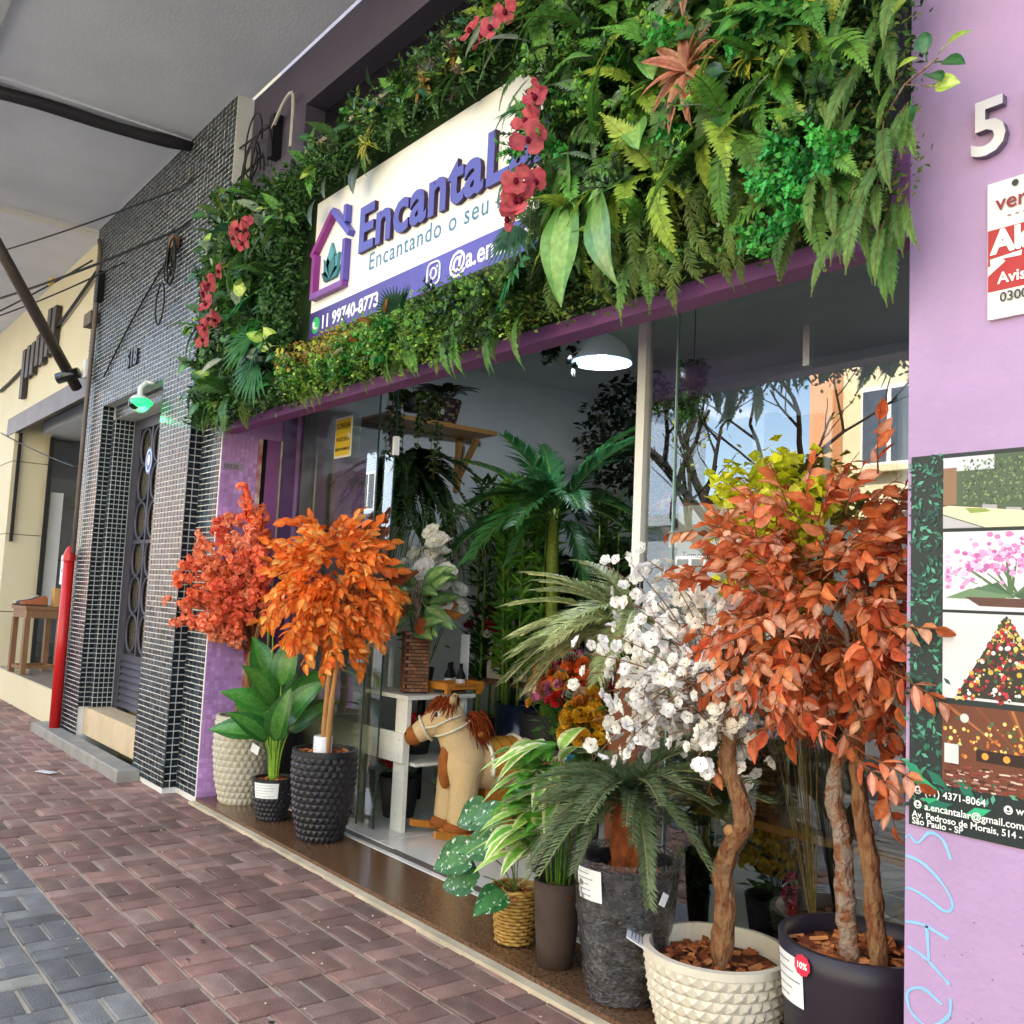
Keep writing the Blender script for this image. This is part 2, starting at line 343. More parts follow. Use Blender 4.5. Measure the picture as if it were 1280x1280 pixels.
def chips(r, z, n=70, c=('#9a5a34', '#b0683c', '#7a4026', '#c48250'), size=.022):
    m = MB('#5a3420'); m.disc((0, 0, z), r, 24)
    for i in range(n):
        a = U(0, 6.28); q = r * math.sqrt(U(0, .94)); m.color(random.choice(c), .2); s_ = size * U(.6, 1.4)
        m.box((q * math.cos(a), q * math.sin(a), z + U(.002, .012)), (s_ * 1.5, s_ * .8, s_ * .3), Matrix.Rotation(U(0, 6.3), 3, 'Z') @ Matrix.Rotation(U(-.6, .6), 3, 'X') @ Matrix.Rotation(U(-.4, .4), 3, 'Y'))
    return m
CHIP = mat('bark_chip', '#ffffff', .85, .2, var=.15, vscale=60, attr=True)
BARK = mat('tree_bark', '#a8805c', .9, .15, var=.5, vscale=34, bump=1, bscale=60, c2='#6e452c', stretch=(1, 1, .45), detail=9, bdist=.03)
BARK_PALE = mat('pale_bark', '#b58a58', .75, .25, var=.25, vscale=16, bump=.7, bscale=70, c2='#97693c', stretch=(1, 1, .3))
BARK_GREY = mat('mottled_bark', '#b8a694', .9, .15, var=.5, vscale=30, bump=1, bscale=60, c2='#805438', detail=9, bdist=.03)
# pots ---------------------------------------------------------------
def prof_r(prof, z):
    for (r0, z0), (r1, z1) in zip(prof, prof[1:]):
        if z0 <= z <= z1: return r0 + (r1 - r0) * (z - z0) / max(1e-6, z1 - z0)
    return prof[-1][0]
def facet_pot(prof, nc, nr, depth, rim=.03, floor_d=.05):
    """pot whose side carries rows of little pyramids, every other row shifted"""
    m = MB(); h = prof[-1][1]; z1 = h - rim; hh = z1 / nr
    def S(j, z, e=0): a = 2 * math.pi * j / nc; r = prof_r(prof, z) + e; return (r * math.cos(a), r * math.sin(a), z)
    for i in range(nr):
        za, zb, zm = i * hh, (i + 1) * hh, (i + .5) * hh
        for j in range(nc):
            o = .5 * (i % 2); b = len(m.v)
            m.v += [S(j + o, za), S(j + 1 + o, za), S(j + 1 + o, zb), S(j + o, zb), S(j + .5 + o, zm, depth), S(j + .5 + o, za, depth * .15), S(j + .5 + o, zb, depth * .15), ]
            for q in ((0, 5, 4), (5, 1, 4), (1, 2, 4), (2, 6, 4), (6, 3, 4), (3, 0, 4)): m.face([b + k for k in q])
    r1 = prof_r(prof, z1); rt = prof[-1][0]
    m.lathe([(r1 - .002, z1 - .004), (rt + .006, z1 + .002), (rt + .006, h), (rt - .016, h + .002), (rt - .022, h - floor_d - .02)], 48)
    m.poly([S(j, 0) for j in reversed(range(nc))])
    return m
def plain_pot(prof, t=.015, n=48, inner=.08, fn=None):
    m = MB(); r, h = prof[-1]; full = list(prof) + [(r - t, h), (r - t - .004, h - inner)]
    m.lathe([(0.001, 0)] + full, n, fn=fn); return m
def label_patch(r0, r1, z0, z1, a0, a1, parent, lines=4, name='price_label', c='#f2f3f4', off=.004, pc=None):
    """paper label bent round a pot; lines of small print stand a hair proud"""
    m = MB(c); n = 8
    for i in range(n):
        p, q = a0 + (a1 - a0) * i / n, a0 + (a1 - a0) * (i + 1) / n; A = r0 + off; B = r1 + off
        m.poly([(A * math.cos(p), A * math.sin(p), z0), (A * math.cos(q), A * math.sin(q), z0), (B * math.cos(q), B * math.sin(q), z1), (B * math.cos(p), B * math.sin(p), z1)])
    m.color('#8a8d92'); n = 22
    for l in range(lines):
        t = .85 - .7 * l / max(1, lines - 1); tw = U(.45, .85); zz = z0 + (z1 - z0) * t; hh = (z1 - z0) * .016; rr = r0 + (r1 - r0) * t + off + .0015
        for i in range(n):
            p = a0 + (a1 - a0) * (.07 + tw * i / n); q = a0 + (a1 - a0) * (.07 + tw * (i + U(.5, .95)) / n)
            m.poly([(rr * math.cos(p), rr * math.sin(p), zz - hh), (rr * math.cos(q), rr * math.sin(q), zz - hh), (rr * math.cos(q), rr * math.sin(q), zz + hh), (rr * math.cos(p), rr * math.sin(p), zz + hh)])
    return m.obj(name, PRINT, parent)
CAMDIR = lambda x, y: math.atan2(-2.5057 - y, 0 - x)
# ------------------------------------------------------------------ ground, road, pavement
def camproj(p):
    q = cam.matrix_world.inverted() @ Vector(p)
    if q.z > -.1: return None
    f = 33.47 / 36; return (.5 + f * q.x / -q.z, .5 - f * q.y / -q.z, -q.z)
ASPH = mat('asphalt', '#4a4a4c', .9, .3, var=.2, vscale=3, bump=.4, bscale=150)
CONC = mat('concrete', '#a8a49c', .85, .3, var=.2, vscale=4, bump=.4, bscale=90, c2='#8f8b84')
g = MB(); g.bx(-120, 120, -150, 60, -.6, -.3); structure(g.obj('ground', mat('earth', '#77736a', .95, .2)))
g = MB(); g.bx(-120, 60, -11.5, -3.55, -.299, -.17); structure(g.obj('road', ASPH))
g = MB()
for k in range(-60, 20): g.bevbox(k * 1.0, k * 1.0 + .985, -3.56, -3.38, -.299, -.035, .015)
structure(g.obj('kerb', CONC))
g = MB(); g.bx(-120, 60, -14.5, -11.5, -.299, -.03); structure(g.obj('far_pavement', CONC))
PAVE = mat('paver_stone', '#ffffff', .8, .4, var=.34, vscale=7, bump=.75, bscale=120, attr=True, objvar=.18, detail=9, wvar=.3)
g = MB('#3f3a38'); g.bx(-60, 10, -3.38, 0, -.299, -.0435); pavement = g.obj('pavement', mat('joint_sand', '#b0a594', .95, .2, var=.25, bump=.5, bscale=200)); structure(pavement)
RED = ['#87685f', '#7f6058', '#907268', '#755a53', '#876f67', '#735c55']
GRY = ['#6e6f70', '#676869', '#787978', '#85847f', '#626364', '#8e8c85']
S_ = .224; y0 = .052; gap = .0052
protos = {}
for kind, pal in (('r', RED), ('g', GRY)):
    for ci, c in enumerate(pal):
        for sh in (0, 1):
            m = MB(c); dx, dy = ((S_, S_ / 2), (S_ / 2, S_))[sh]; m.bevbox(-dx / 2 + .0032, dx / 2 - .0032, -dy / 2 + .0065, dy / 2 - .0065, -.03, 0, .005)
            protos[kind, ci, sh] = m
bricks = []
for row in range(0, 16):
    yc = y0 - S_ * (row + .5)
    if yc < -3.3: break
    for cell in range(-95, 12):
        xc = cell * S_ + .03
        sh = (cell + row) % 2
        for k in (-.25, .25):
            bx_, by_ = (xc, yc + k * S_) if sh == 0 else (xc + k * S_, yc)
            if by_ > .06: continue
            q = camproj((bx_, by_, -.03)); vis = q is not None and -.04 < q[0] < 1.04 and q[1] < 1.06
            if not vis and bx_ < -3: pass
            kind = 'r' if row < 6 else 'g'
            if row in (6, 7) and random.random() < .25: kind = 'g'
            ci = random.choice((0, 1, 2, 3, 4, 5))
            if kind == 'g': ci = random.choice((0, 1, 4, 2)) if row == 6 else random.choice((0, 1, 2, 3, 5, 3))
            M = Matrix.Translation((bx_ + U(-.002, .002), by_ + U(-.002, .002), -.034 + U(-.0035, .0035) + .006 * noise.noise((bx_ * .7, by_ * .9, 0)))) @ Matrix.Rotation(U(-.012, .012), 4, 'Y') @ Matrix.Rotation(U(-.012, .012), 4, 'X') @ Matrix.Rotation(U(-.008, .008), 4, 'Z')
            bricks.append((0 if vis else 1, q[2] if q else 99, kind, ci, sh, M))
bricks.sort(key=lambda b: (b[0], b[1]))
pm = {}
rest = MB()
for i, (nv, dist, kind, ci, sh, M) in enumerate(bricks):
    if i < 300 and not nv:
        if (kind, ci, sh) not in pm: pm[kind, ci, sh] = protos[kind, ci, sh].mesh('paver', PAVE)
        link('paver', pm[kind, ci, sh], pavement, M)
    elif dist < 25: rest.add(protos[kind, ci, sh], M, j=.12)
rest.obj('distant_pavers', PAVE, pavement, kind='stuff')
# litter on the pavement
m = MB('#d8d2c4')
for i in range(90):
    x, y = U(-9, -2.5), U(-1.9, -.1); s_ = U(.004, .009); m.color(random.choice(['#e4dccb', '#cbbf9f', '#b3a68a'])); m.box((x, y, -.026), (s_, s_ * .7, .003), Matrix.Rotation(U(0, 3), 3, 'Z'))
for i in range(70):
    x, y = U(-9, -2.5), U(-2.1, -.12); m.color(random.choice(['#3c3634', '#4a4442', '#2f2b2a', '#5a5250'])); r_ = U(.006, .016); m.disc((x, y, -.0275 + .0001 * i % .002), r_, 9, 'z', r_ * U(.6, 1))
for i in range(26):
    x, y = U(-8, -2.6), U(-1.9, -.1); small_leaf(m, (x, y, -.026), (U(-1, 1), U(-1, 1), .05), U(.015, .035), U(.008, .016), lin(random.choice(['#8a5a34', '#a0723c', '#6e5230', '#b8602c'])), (0, 0, 1))
tag(m.obj('crumbs_of_litter', PAINTED), 'tiny crumbs, gum spots and leaf scraps scattered over the pavers', kind='stuff')
# ------------------------------------------------------------------ threshold and shop floor
GRAN = mat('brown_granite', '#7c5c44', .2, .5, var=.45, vscale=70, c2='#46301f', detail=5, wvar=.15)
g = MB()
for x0, x1 in ((-6.535, -4.62), (-4.617, -2.9), (-2.897, -1.4)): g.bx(x0, x1, -.002, .4, -.16, 0)
structure(g.obj('granite_threshold', GRAN))
g = MB(); g.bx(-6.535, -1.4, -.05, -.004, -.16, -.018); structure(g.obj('mortar_kerb', mat('pale_mortar', '#c0b49c', .9, .2, var=.25, vscale=7, bump=.5, bscale=80)))
TILE = mat('white_floor_tile', '#d9d9d6', .12, .5, var=.05, vscale=2, c2='#cfcfca')
g = MB('#6a6a68'); g.bx(-6.535, 1, .401, 3.7, -.16, -.004); floor = structure(g.obj('shop_floor', mat('tile_grout', '#77746e', .9, .2)))
tm = MB(); tm.bevbox(-.298, .298, -.298, .298, -.003, .002, .003); tm = tm.mesh('floor_tile', TILE)
for i in range(-1, 9):
    for j in range(5): link('floor_tile', tm, floor, Matrix.Translation((-5.85 + .6 * i, .80 + .6 * j, 0)))
tm = MB(); tm.bevbox(-.298, .298, .402, .44, -.01, .003, .003); tm = tm.mesh('edge_tile', TILE)
for i in range(-1, 8): link('edge_tile', tm, floor, Matrix.Translation((-5.65 + .6 * i, 0, 0)))
g = MB(); g.bx(-4.75, -2.95, .443, .497, -.01, .0045); g.obj('door_track', mat('dark_track', '#5a5452', .5, .5, var=.2), floor)
# ------------------------------------------------------------------ flower shop building
LILAC = mat('lilac_paint', '#b79ac2', .62, .3, var=.06, vscale=1.4, bump=.2, bscale=50, c2='#af92bb', wvar=.11, wscale=1.7)
PURPLE = mat('purple_paint', '#8a5590', .5, .35, var=.08, vscale=2)
PURPLE_D = mat('deep_purple_panel', '#5d3a6e', .4, .4, var=.12, vscale=1.5, stretch=(1, 1, .2))
DARKW = mat('dark_wall_paint', '#4c4656', .7, .3, var=.12, vscale=2, bump=.2, bscale=50)
WHITEW = mat('white_wall_paint', '#e0e5ea', .8, .3, var=.05, vscale=1.2, c2='#d6dde3', wvar=.06)
shop = thing('flower_shop', 'lilac painted flower shop front with open glass doors beneath the green wall', 'shop', (0, 0, 0))
m = MB(); m.bx(-1.395, 2.2, 0, .75, -.16, 4.98); m.obj('pillar', LILAC, shop)
m = MB(); m.bx(-1.398, -1.3955, .03, .74, 0, 2.53); m.obj('pillar_edge_strip', PURPLE, shop)
LM = mat('lilac_mosaic', '#ffffff', .4, .4, var=.06, attr=True)
def mosaic(mb, o, ux, uz, nrm, W, H, tw, th, gp, pal, depth=.004, tilt=.02, skip=None, gx=None):
    gx = gx or gp
    o, ux, uz, nrm = Vector(o), Vector(ux), Vector(uz), Vector(nrm)
    nx, nz_ = int(W / tw + .5), int(H / th + .5); tw, th = W / nx, H / nz_
    for i in range(nx):
        for j in range(nz_):
            if skip and skip(i * tw, j * th): continue
            mb.color(random.choice(pal), .14)
            a = o + ux * (i * tw + gx / 2) + uz * (j * th + gp / 2); p, q = ux * (tw - gx), uz * (th - gp)
            t1, t2 = U(-tilt, tilt) * th, U(-tilt, tilt) * th
            c4 = [a, a + p, a + p + q, a + q]; top = [c4[0] + nrm * (depth + t1), c4[1] + nrm * (depth + t2), c4[2] + nrm * (depth - t1), c4[3] + nrm * (depth - t2)]
            b = len(mb.v); mb.v += [tuple(v) for v in c4] + [tuple(v) for v in top]
            mb.face((b + 4, b + 5, b + 6, b + 7))
            for k in range(4): mb.face((b + k, b + (k + 1) % 4, b + 4 + (k + 1) % 4, b + 4 + k))
m = MB(); m.bx(-6.75, -6.535, .002, .62, -.16, 2.98); m.obj('return_wall', mat('lilac_grout', '#b48cc0', .8, .3), shop)
m = MB(); mosaic(m, (-6.535, .002, 0), (0, 1, 0), (0, 0, 1), (1, 0, 0), .268, 2.54, .0335, .033, .0045, ['#b98fc6', '#b388c1', '#c096cc', '#ae84bb'], .003)
m.obj('mosaic_tiles', LM, shop, kind='stuff')
m = MB(); m.bx(-6.534, -6.525, .271, .30, 0, 2.53); m.obj('chipped_edge', mat('chipped_edge', '#a84c58', .8, .3, var=.3, vscale=9, c2='#cbb3a8', bump=.6), shop)
m = MB(); m.bx(-6.534, -6.53, .301, .335, 0, 2.53); m.obj('painted_gap_shade', mat('gap_shade_black', '#141216', .8, .2), shop)  # solid strip painted black for the shade inside the gap
m = MB(); m.bx(-6.534, -6.524, .336, .435, 0, 2.53); m.obj('reveal_panel', PURPLE, shop)
m = MB(); m.bx(-6.534, -6.515, .436, .450, 0, 2.53); m.obj('shutter_rail', mat('rail_metal', '#a89a86', .4, .5, .6), shop)
m = MB(); m.bx(-6.534, -6.524, .451, .56, 0, 2.78); m.obj('reveal_panel', PURPLE_D, shop)
m = MB(); m.bx(-6.534, -1.396, -.004, .10, 2.54, 2.9); m.obj('lintel_beam', PURPLE, shop)
m = MB(); m.bx(-6.534, -1.396, .101, .55, 2.98, 3.1); m.bx(-6.534, -1.396, .56, .64, 2.781, 2.98); m.obj('inner_lintel', WHITEW, shop)
m = MB(); m.bx(-6.45, -5.57, .02, .2, 2.9, 4.98); m.bx(-5.57, -1.396, .02, .2, 4.60, 4.98); m.bx(-5.57, -1.396, .02, .2, 2.9, 3.95); m.obj('upper_wall', DARKW, shop)
m = MB(); m.bx(-5.57, -1.396, .16, .2, 3.95, 4.6); m.obj('window_pane', mat('dark_pane', '#17151a', .15, .5), shop)
m = MB(); m.bx(-5.565, -1.40, .03, .09, 4.255, 4.285); m.obj('window_frame', mat('weathered_rail', '#9c9080', .7, .3, var=.3, vscale=5), shop)
m = MB(); m.bx(-6.75, -6.536, .621, 3.9, -.16, 3.4); m.obj('side_wall', WHITEW, shop)
m = MB(); m.bx(-6.536, 2.2, 3.7, 3.9, -.16, 3.4); m.obj('back_wall', WHITEW, shop)
m = MB(); m.bx(1.0, 1.2, .75, 3.7, -.16, 3.4); m.obj('side_wall', WHITEW, shop)
m = MB(); m.bx(-6.75, 2.2, .2, 3.9, 3.4, 3.5); m.obj('ceiling', WHITEW, shop)
m = MB(); m.bx(-6.45, 8, .2, 9, 4.98, 6.6); m.bx(2.2, 8, 0, 9, -.16, 4.98); m.obj('unseen_shading_mass', mat('shading_mass_plaster', '#a9a2a8', .85, .3, var=.1), shop)  # unseen mass added for shading; height set to let sun reach the road
# small number plate on the pilaster
m = MB('#9a8fa0'); m.bx(-6.531, -6.527, .015, .16, 2.28, 2.33); t = text_mb('00528', .042, 0, .001, c='#6d6474'); m.add(t, Matrix.Translation((-6.5255, .02, 2.288)) @ Matrix.Rotation(R(90), 4, 'Z') @ STAND); m.obj('number_plate', PRINT, shop)
# ------------------------------------------------------------------ glass front
FRAME = mat('white_metal', '#e4e2dc', .35, .5, var=.04)
EDGE = mat('glass_edge', '#1f3a34', .15, .6, var=.1); STEEL = mat('brushed_steel', '#b8bcc0', .3, .5, .85, var=.1)
gd = thing('sliding_glass_doors', 'clear sliding glass door panes pushed aside against the purple reveal', 'glass door', (0, 0, 0))
for (x0, x1, y) in ((-6.52, -5.36, .585), (-6.35, -5.19, .61)):
    m = MB(); m.poly([(x0, y, .01), (x1, y, .01), (x1, y, 2.78), (x0, y, 2.78)]); p = m.obj('glass_pane', GLASS, gd)
    m = MB(); m.bx(x1 - .003, x1 + .004, y - .005, y + .005, .01, 2.78); m.obj('pane_edge', EDGE, p)
m = MB(); m.bx(-5.20, -5.17, .595, .63, 2.33, 2.45); m.obj('door_catch', FRAME, gd)
gw = thing('shop_window', 'large fixed shop window mirroring the street beside the lilac pillar', 'window', (0, 0, 0))
for (x0, x1, y) in ((-2.975, -2.815, .60), (-2.81, -1.39, .605)):
    m = MB(); m.poly([(x0, y, .01), (x1, y, .01), (x1, y, 2.78), (x0, y, 2.78)]); p = m.obj('glass_pane', WGLASS, gw)
m = MB(); m.bx(-2.8155, -2.8085, .597, .609, .01, 2.78); m.obj('pane_edge', mat('pale_glass_edge', '#8fb0a8', .15, .6), gw)
m = MB(); m.bx(-3.03, -2.98, .575, .625, 1.60, 2.78); m.obj('mullion', FRAME, gw)
m = MB(); m.bx(-2.97, -1.39, .585, .62, -.003, .03); m.obj('bottom_rail', mat('dark_rail', '#3a3838', .4, .5), gw)
m = MB(); m.bx(-2.16, -2.13, .592, .598, 2.40, 2.56); m.obj('pane_clamp', STEEL, gw)
ch = MB()
for i in range(44):
    z = 1.60 - i * .0088; ch.ell((-3.005 + .012, .6, z), (.006, .006, .0046), 6, 4); ch.ell((-3.005 - .012, .6, z), (.006, .006, .0046), 6, 4)
tag(ch.obj('blind_chain', STEEL), 'beaded blind chain hanging below the white window post', 'chain')
# ------------------------------------------------------------------ canopy
CAN = mat('canopy_stucco', '#dde1ee', .9, .25, var=.08, vscale=1.2, bump=.22, bscale=45, c2='#d0d4e2', wvar=.06)
CANL = mat('canopy_stucco_light', '#dcdcda', .9, .25, var=.1, vscale=1.0, bump=.4, bscale=45)
can = thing('concrete_canopy', 'grey stucco concrete canopy reaching out over the pavement', 'canopy', (0, 0, 0))
m = MB(); m.bx(-7.43, 9, -1.6, -.001, 4.981, 5.2); m.obj('slab', CAN, can)
m = MB(); m.bx(-30, -7.43, -1.6, -.001, 4.990, 5.2); m.obj('slab', CAN, can)
m = MB(); m.bx(-30, 9, -1.72, -1.601, 4.95, 5.28); m.obj('fascia', mat('canopy_fascia', '#c4c6cc', .8, .3, var=.08), can)
m = MB(); m.bx(-7.47, -7.40, -1.6, -.1, 4.965, 5.0); m.obj('crease', CAN, can)
m = MB(); m.bx(-10.16, -10.05, -1.6, -.1, 4.955, 5.0); m.obj('drop_rib', CANL, can)
pp = MB(); pts = [(-7.56 + .17 * t, -1.58 + 1.50 * t, 4.915 + .012 * math.sin(t * 7)) for t in [i / 8 for i in range(9)]]; pp.tube(pts, [.055, .05, .05, .052, .05, .048, .05, .055, .04], 8)
tag(pp.obj('drain_pipe', mat('black_pipe', '#232228', .6, .4, var=.2, bump=.3, bscale=30), smooth=True), 'dark round pipe crossing the underside of the canopy', 'pipe')
pp = MB(); pp.tube([(-10.35, -.1, 3.40), (-9.3, -1.5, 4.97)], .055, 10)
tag(pp.obj('canopy_strut', mat('brown_steel', '#4c433e', .55, .5, .3, var=.2, vscale=12), smooth=True), 'dark diagonal steel strut propping the canopy by the cream shop', 'strut')
# ------------------------------------------------------------------ black tiled building
tb = thing('tiled_building', 'narrow building clad in dark glass mosaic with pale grout', 'building', (0, 0, 0))
GROUT = mat('pale_grout', '#d8d8d4', .9, .2, var=.12, vscale=5)
GM = mat('glass_mosaic', '#ffffff', .32, .32, var=.12, vscale=30, attr=True)
m = MB()
m.bx(-10.0, -9.3, -.1, .3, -.16, 3.08); m.bx(-7.6, -6.93, -.1, .3, -.16, 3.08); m.bx(-10.0, -6.93, -.1, .3, 3.08, 3.5); m.bx(-10.0, -6.46, -.1, .3, 3.5, 4.985); m.bx(-6.93, -6.537, 0, .001 + .3, -.16, 3.5)
m.bx(-9.3, -9.22, 0, .3, .2, 2.96); m.bx(-9.22, -7.6, 0, .3, 2.96, 3.08)
m.obj('wall', GROUT, tb)
DK = ['#1a2530', '#202d38', '#293844', '#141c25', '#19242e', '#31404a', '#10171f']
t1 = MB()
mosaic(t1, (-10.0, -.1, 0), (1, 0, 0), (0, 0, 1), (0, -1, 0), 3.54, 4.98, .072, .040, .0075, DK, .004, .03, gx=.014, skip=lambda x, z: (.68 < x < 2.38 and z < 3.05) or (x > 3.04 and z < 3.47))
mosaic(t1, (-6.93, 0, 0), (1, 0, 0), (0, 0, 1), (0, -1, 0), .38, 3.5, .072, .040, .0075, DK, .004, .03, gx=.013)
t2 = MB(); DD = ['#141a1f', '#1a2127', '#10151a', '#20292f']
mosaic(t2, (-6.93, -.1, 0), (0, 1, 0), (0, 0, 1), (1, 0, 0), .1, 3.5, .05, .05, .008, DD, .005, .02)
mosaic(t2, (-9.3, -.1, .3), (0, 1, 0), (0, 0, 1), (1, 0, 0), .1, 2.78, .042, .044, .0075, DD, .005, .02)
mosaic(t2, (-9.3, 0, .3), (1, 0, 0), (0, 0, 1), (0, -1, 0), .08, 2.66, .042, .044, .0075, DK, .005, .02)
mosaic(t2, (-9.22, 0, .3), (0, 1, 0), (0, 0, 1), (1, 0, 0), .17, 2.66, .042, .044, .0075, DD, .005, .02)
mosaic(t2, (-9.22, 0, 2.96), (1, 0, 0), (0, 0, 1), (0, -1, 0), 1.62, .12, .072, .037, .006, DK, .005, .02)
t1.obj('mosaic_tiles', GM, tb, kind='stuff'); t2.obj('jamb_tiles', GM, tb, kind='stuff')
DOORM = mat('iron_door_paint', '#45424c', .45, .45, .2, var=.12, vscale=6)
d = MB(); d.bx(-9.22, -9.06, .175, .215, .3, 2.96); d.bx(-9.06, -7.6, .175, .215, 2.86, 2.96); d.bx(-9.06, -7.6, .175, .215, .74, .80); d.bx(-9.06, -7.6, .182, .21, 1.80, 1.83)
for xx in (-9.06, -8.70, -8.34, -7.98): d.bx(xx, xx + .035, .178, .21, .8, 2.86)
door = d.obj('door', DOORM, tb)
for cx in (-8.862, -8.502, -8.142):
    for i in range(6):
        zc = 2.69 - i * .339; rg = MB(); rg.tube([(cx + .15 * math.cos(a), .192, zc + .163 * math.sin(a)) for a in [2 * math.pi * k / 28 for k in range(29)]], .014, 6, False); rg.obj('iron_ring', DOORM, door, True)
for i in range(7):
    s_ = MB(); s_.box((-8.33, .188, .355 + i * .06), (1.46, .012, .058), Matrix.Rotation(R(-28), 3, 'X')); s_.obj('louvre', DOORM, door)
s_ = MB(); s_.poly([(-9.06, .212, .8), (-7.6, .212, .8), (-7.6, .212, 2.86), (-9.06, .212, 2.86)]); s_.obj('door_glass', mat('amber_glass', '#4c4436', .25, .5, var=.3, vscale=3), door)
s_ = MB(); s_.bx(-9.295, -7.605, -.04, .175, .06, .3); s_.obj('door_step', mat('beige_stone', '#c8b494', .6, .35, var=.15, vscale=5, bump=.2), tb)
s_ = MB(); s_.bevbox(-10.25, -7.42, -.27, -.106, -.16, .055, .01); s_.obj('stone_plinth', mat('grey_stone', '#8f8d88', .8, .3, var=.2, vscale=6, bump=.5, bscale=70), tb)
s_ = MB(); t = text_mb('518', .2, .006, .006); s_.add(t, Matrix.Translation((-8.62, -.115, 3.32)) @ STAND); s_.obj('house_number', mat('number_metal', '#4a4a4c', .4, .5, .6), tb)
# ------------------------------------------------------------------ cream shop next door
CREAM = mat('cream_paint', '#d8cdae', .75, .3, var=.07, vscale=1.5, c2='#cfc3a2')
cs = thing('cream_shop', 'cream painted shoe shop front beyond the tiled building', 'shop', (0, 0, 0))
m = MB(); m.bx(-30, -10.005, -.0, .3, 3.55, 4.99); m.obj('fascia_wall', CREAM, cs)
for z0, z1, o in ((-.16, 1.0, .02), (1.004, 2.0, 0), (2.004, 2.95, 0), (2.954, 3.55, 0)):
    m = MB(); m.bx(-15.2, -13.7 + o, -.02 - o, .42 + o, z0, z1 - .006); m.obj('pier_block', CREAM, cs)
m = MB(); m.bx(-14.2, -10.0, -.03, .02, 3.32, 3.55); m.bx(-14.2, -10.0, .02, .35, 3.52, 3.549); m.obj('shutter_box', mat('grey_steel_box', '#5d5a5c', .5, .5, .3, var=.25, vscale=4), cs)
m = MB(); m.bx(-13.675, -13.64, .02, .06, 1.9, 3.32); m.bx(-13.675, -13.64, .40, .45, .1, 3.32); m.obj('shutter_guide', mat('black_rail', '#1c1a1b', .5, .4), cs)
m = MB(); m.bx(-13.7, -10.3, -.03, .0, -.16, .315); m.bx(-30, -15.2, -.03, 0, -.16, .4); m.obj('base_wall', CREAM, cs)
m = MB(); m.bx(-10.42, -10.02, -.05, .12, -.16, 1.02); m.bx(-10.44, -10.01, -.06, .13, 1.024, 1.3); m.obj('low_pier', mat('cream_paint_light', '#e2d8b8', .75, .3, var=.06), cs)
m = MB(); m.bx(-15.2, -10.3, .001, 4.2, .0, .31); m.obj('shop_floor', mat('cream_floor', '#8d8578', .25, .4, var=.12), cs)
m = MB(); m.bx(-15.2, -10.0, .3, 4.4, 3.35, 3.5); m.obj('shop_ceiling', WHITEW, cs)
m = MB(); m.bx(-15.4, -15.2, .42, 4.4, .1, 3.4); m.bx(-15.2, -10.0, 4.2, 4.4, .1, 3.4); m.obj('inner_wall', mat('shop_grey', '#7c8494', .6, .3, var=.1), cs)
m = MB(); m.bx(-15.1, -10.4, 3.0, 3.3, 2.75, 2.9); m.bx(-15.19, -14.8, .6, 4.1, 2.5, 2.6); m.obj('display_beam', mat('dark_wood_beam', '#3c3430', .6, .3), cs)
for z in (.5, .9, 1.3, 1.7):
    m = MB(); m.bx(-15.19, -14.9, .5, 4.1, z, z + .03); m.obj('display_shelf', mat('shelf_grey', '#4f5258', .5, .4), cs)
m = MB(); m.poly([(-13.9, .5, .32), (-13.9, 3.2, .32), (-13.9, 3.2, 3.3), (-13.9, .5, 3.3)]); m.obj('glass_pane', GLASS, cs)
m = MB(); m.bx(-13.86, -13.82, .5, .66, 1.0, 2.6); m.obj('white_post', FRAME, cs)
m = MB(); m.bx(-30, -10.0, .3, 9, 4.99, 6.5); m.bx(-10, -6.46, .3, 9, 4.99, 6.7); m.bx(-10.0, -6.76, .302, 1, -.16, 4.98); m.bx(-30, -15.4, 0.001, 9, -.16, 3.55); m.obj('unseen_shading_mass', mat('shading_mass_cream', '#b9ad92', .85, .3), cs)  # upper blocks are out of view, added for shading and kept low for bounce
# slatted letters on the fascia
sg = thing('slatted_sign', 'row of dark vertical slat letters on the cream fascia', 'sign', (0, 0, 0))
SL = mat('dark_slat', '#3a3634', .5, .4, var=.15)
for i, (x, z0, z1) in enumerate(((-13.35, 3.72, 4.35), (-13.1, 3.95, 4.36), (-12.85, 3.95, 4.36), (-12.6, 4.02, 4.40), (-12.35, 4.0, 4.38), (-12.1, 4.05, 4.62), (-11.85, 4.05, 4.6))):
    m = MB(); m.box((x, -.04, (z0 + z1) / 2), (.16, .06, z1 - z0), Matrix.Rotation(R(U(-3, 3)), 3, 'Y')); m.obj('slat', SL, sg)
# ------------------------------------------------------------------ across the street (seen in the glass)
def far_house(name, label, x0, x1, y, h, cm, wins, roof=None, dpt=9, sills=True):
    b = thing(name, label, 'building', (0, 0, 0))
    m = MB(); m.bx(x0, x1, y - dpt, y, -.299, h); m.obj('wall', cm, b)
    m = MB(); m.bx(x0 - .15, x1 + .15, y - dpt, y + .35, h, h + .3); m.obj('cornice', roof or cm, b)
    for (wx, wz, ww, wh) in wins:
        m = MB(); m.bx(wx - ww / 2, wx + ww / 2, y + .004, y + .05, wz, wz + wh); f = m.obj('window_frame', FRAME, b)
        for k in (-1, 1):
            m = MB(); m.bx(wx + k * ww / 4 - ww / 4 + .05, wx + k * ww / 4 + ww / 4 - .05, y + .051, y + .06, wz + .08, wz + wh - .08); m.obj('pane', mat('far_pane', '#4c5660', .08, .6), f)
        m = MB(); m.bx(wx - ww / 2 - .15, wx + ww / 2 + .15, y + .004, y + .22, wz - .14, wz - .004); m.obj('sill', cm, f)
    return b
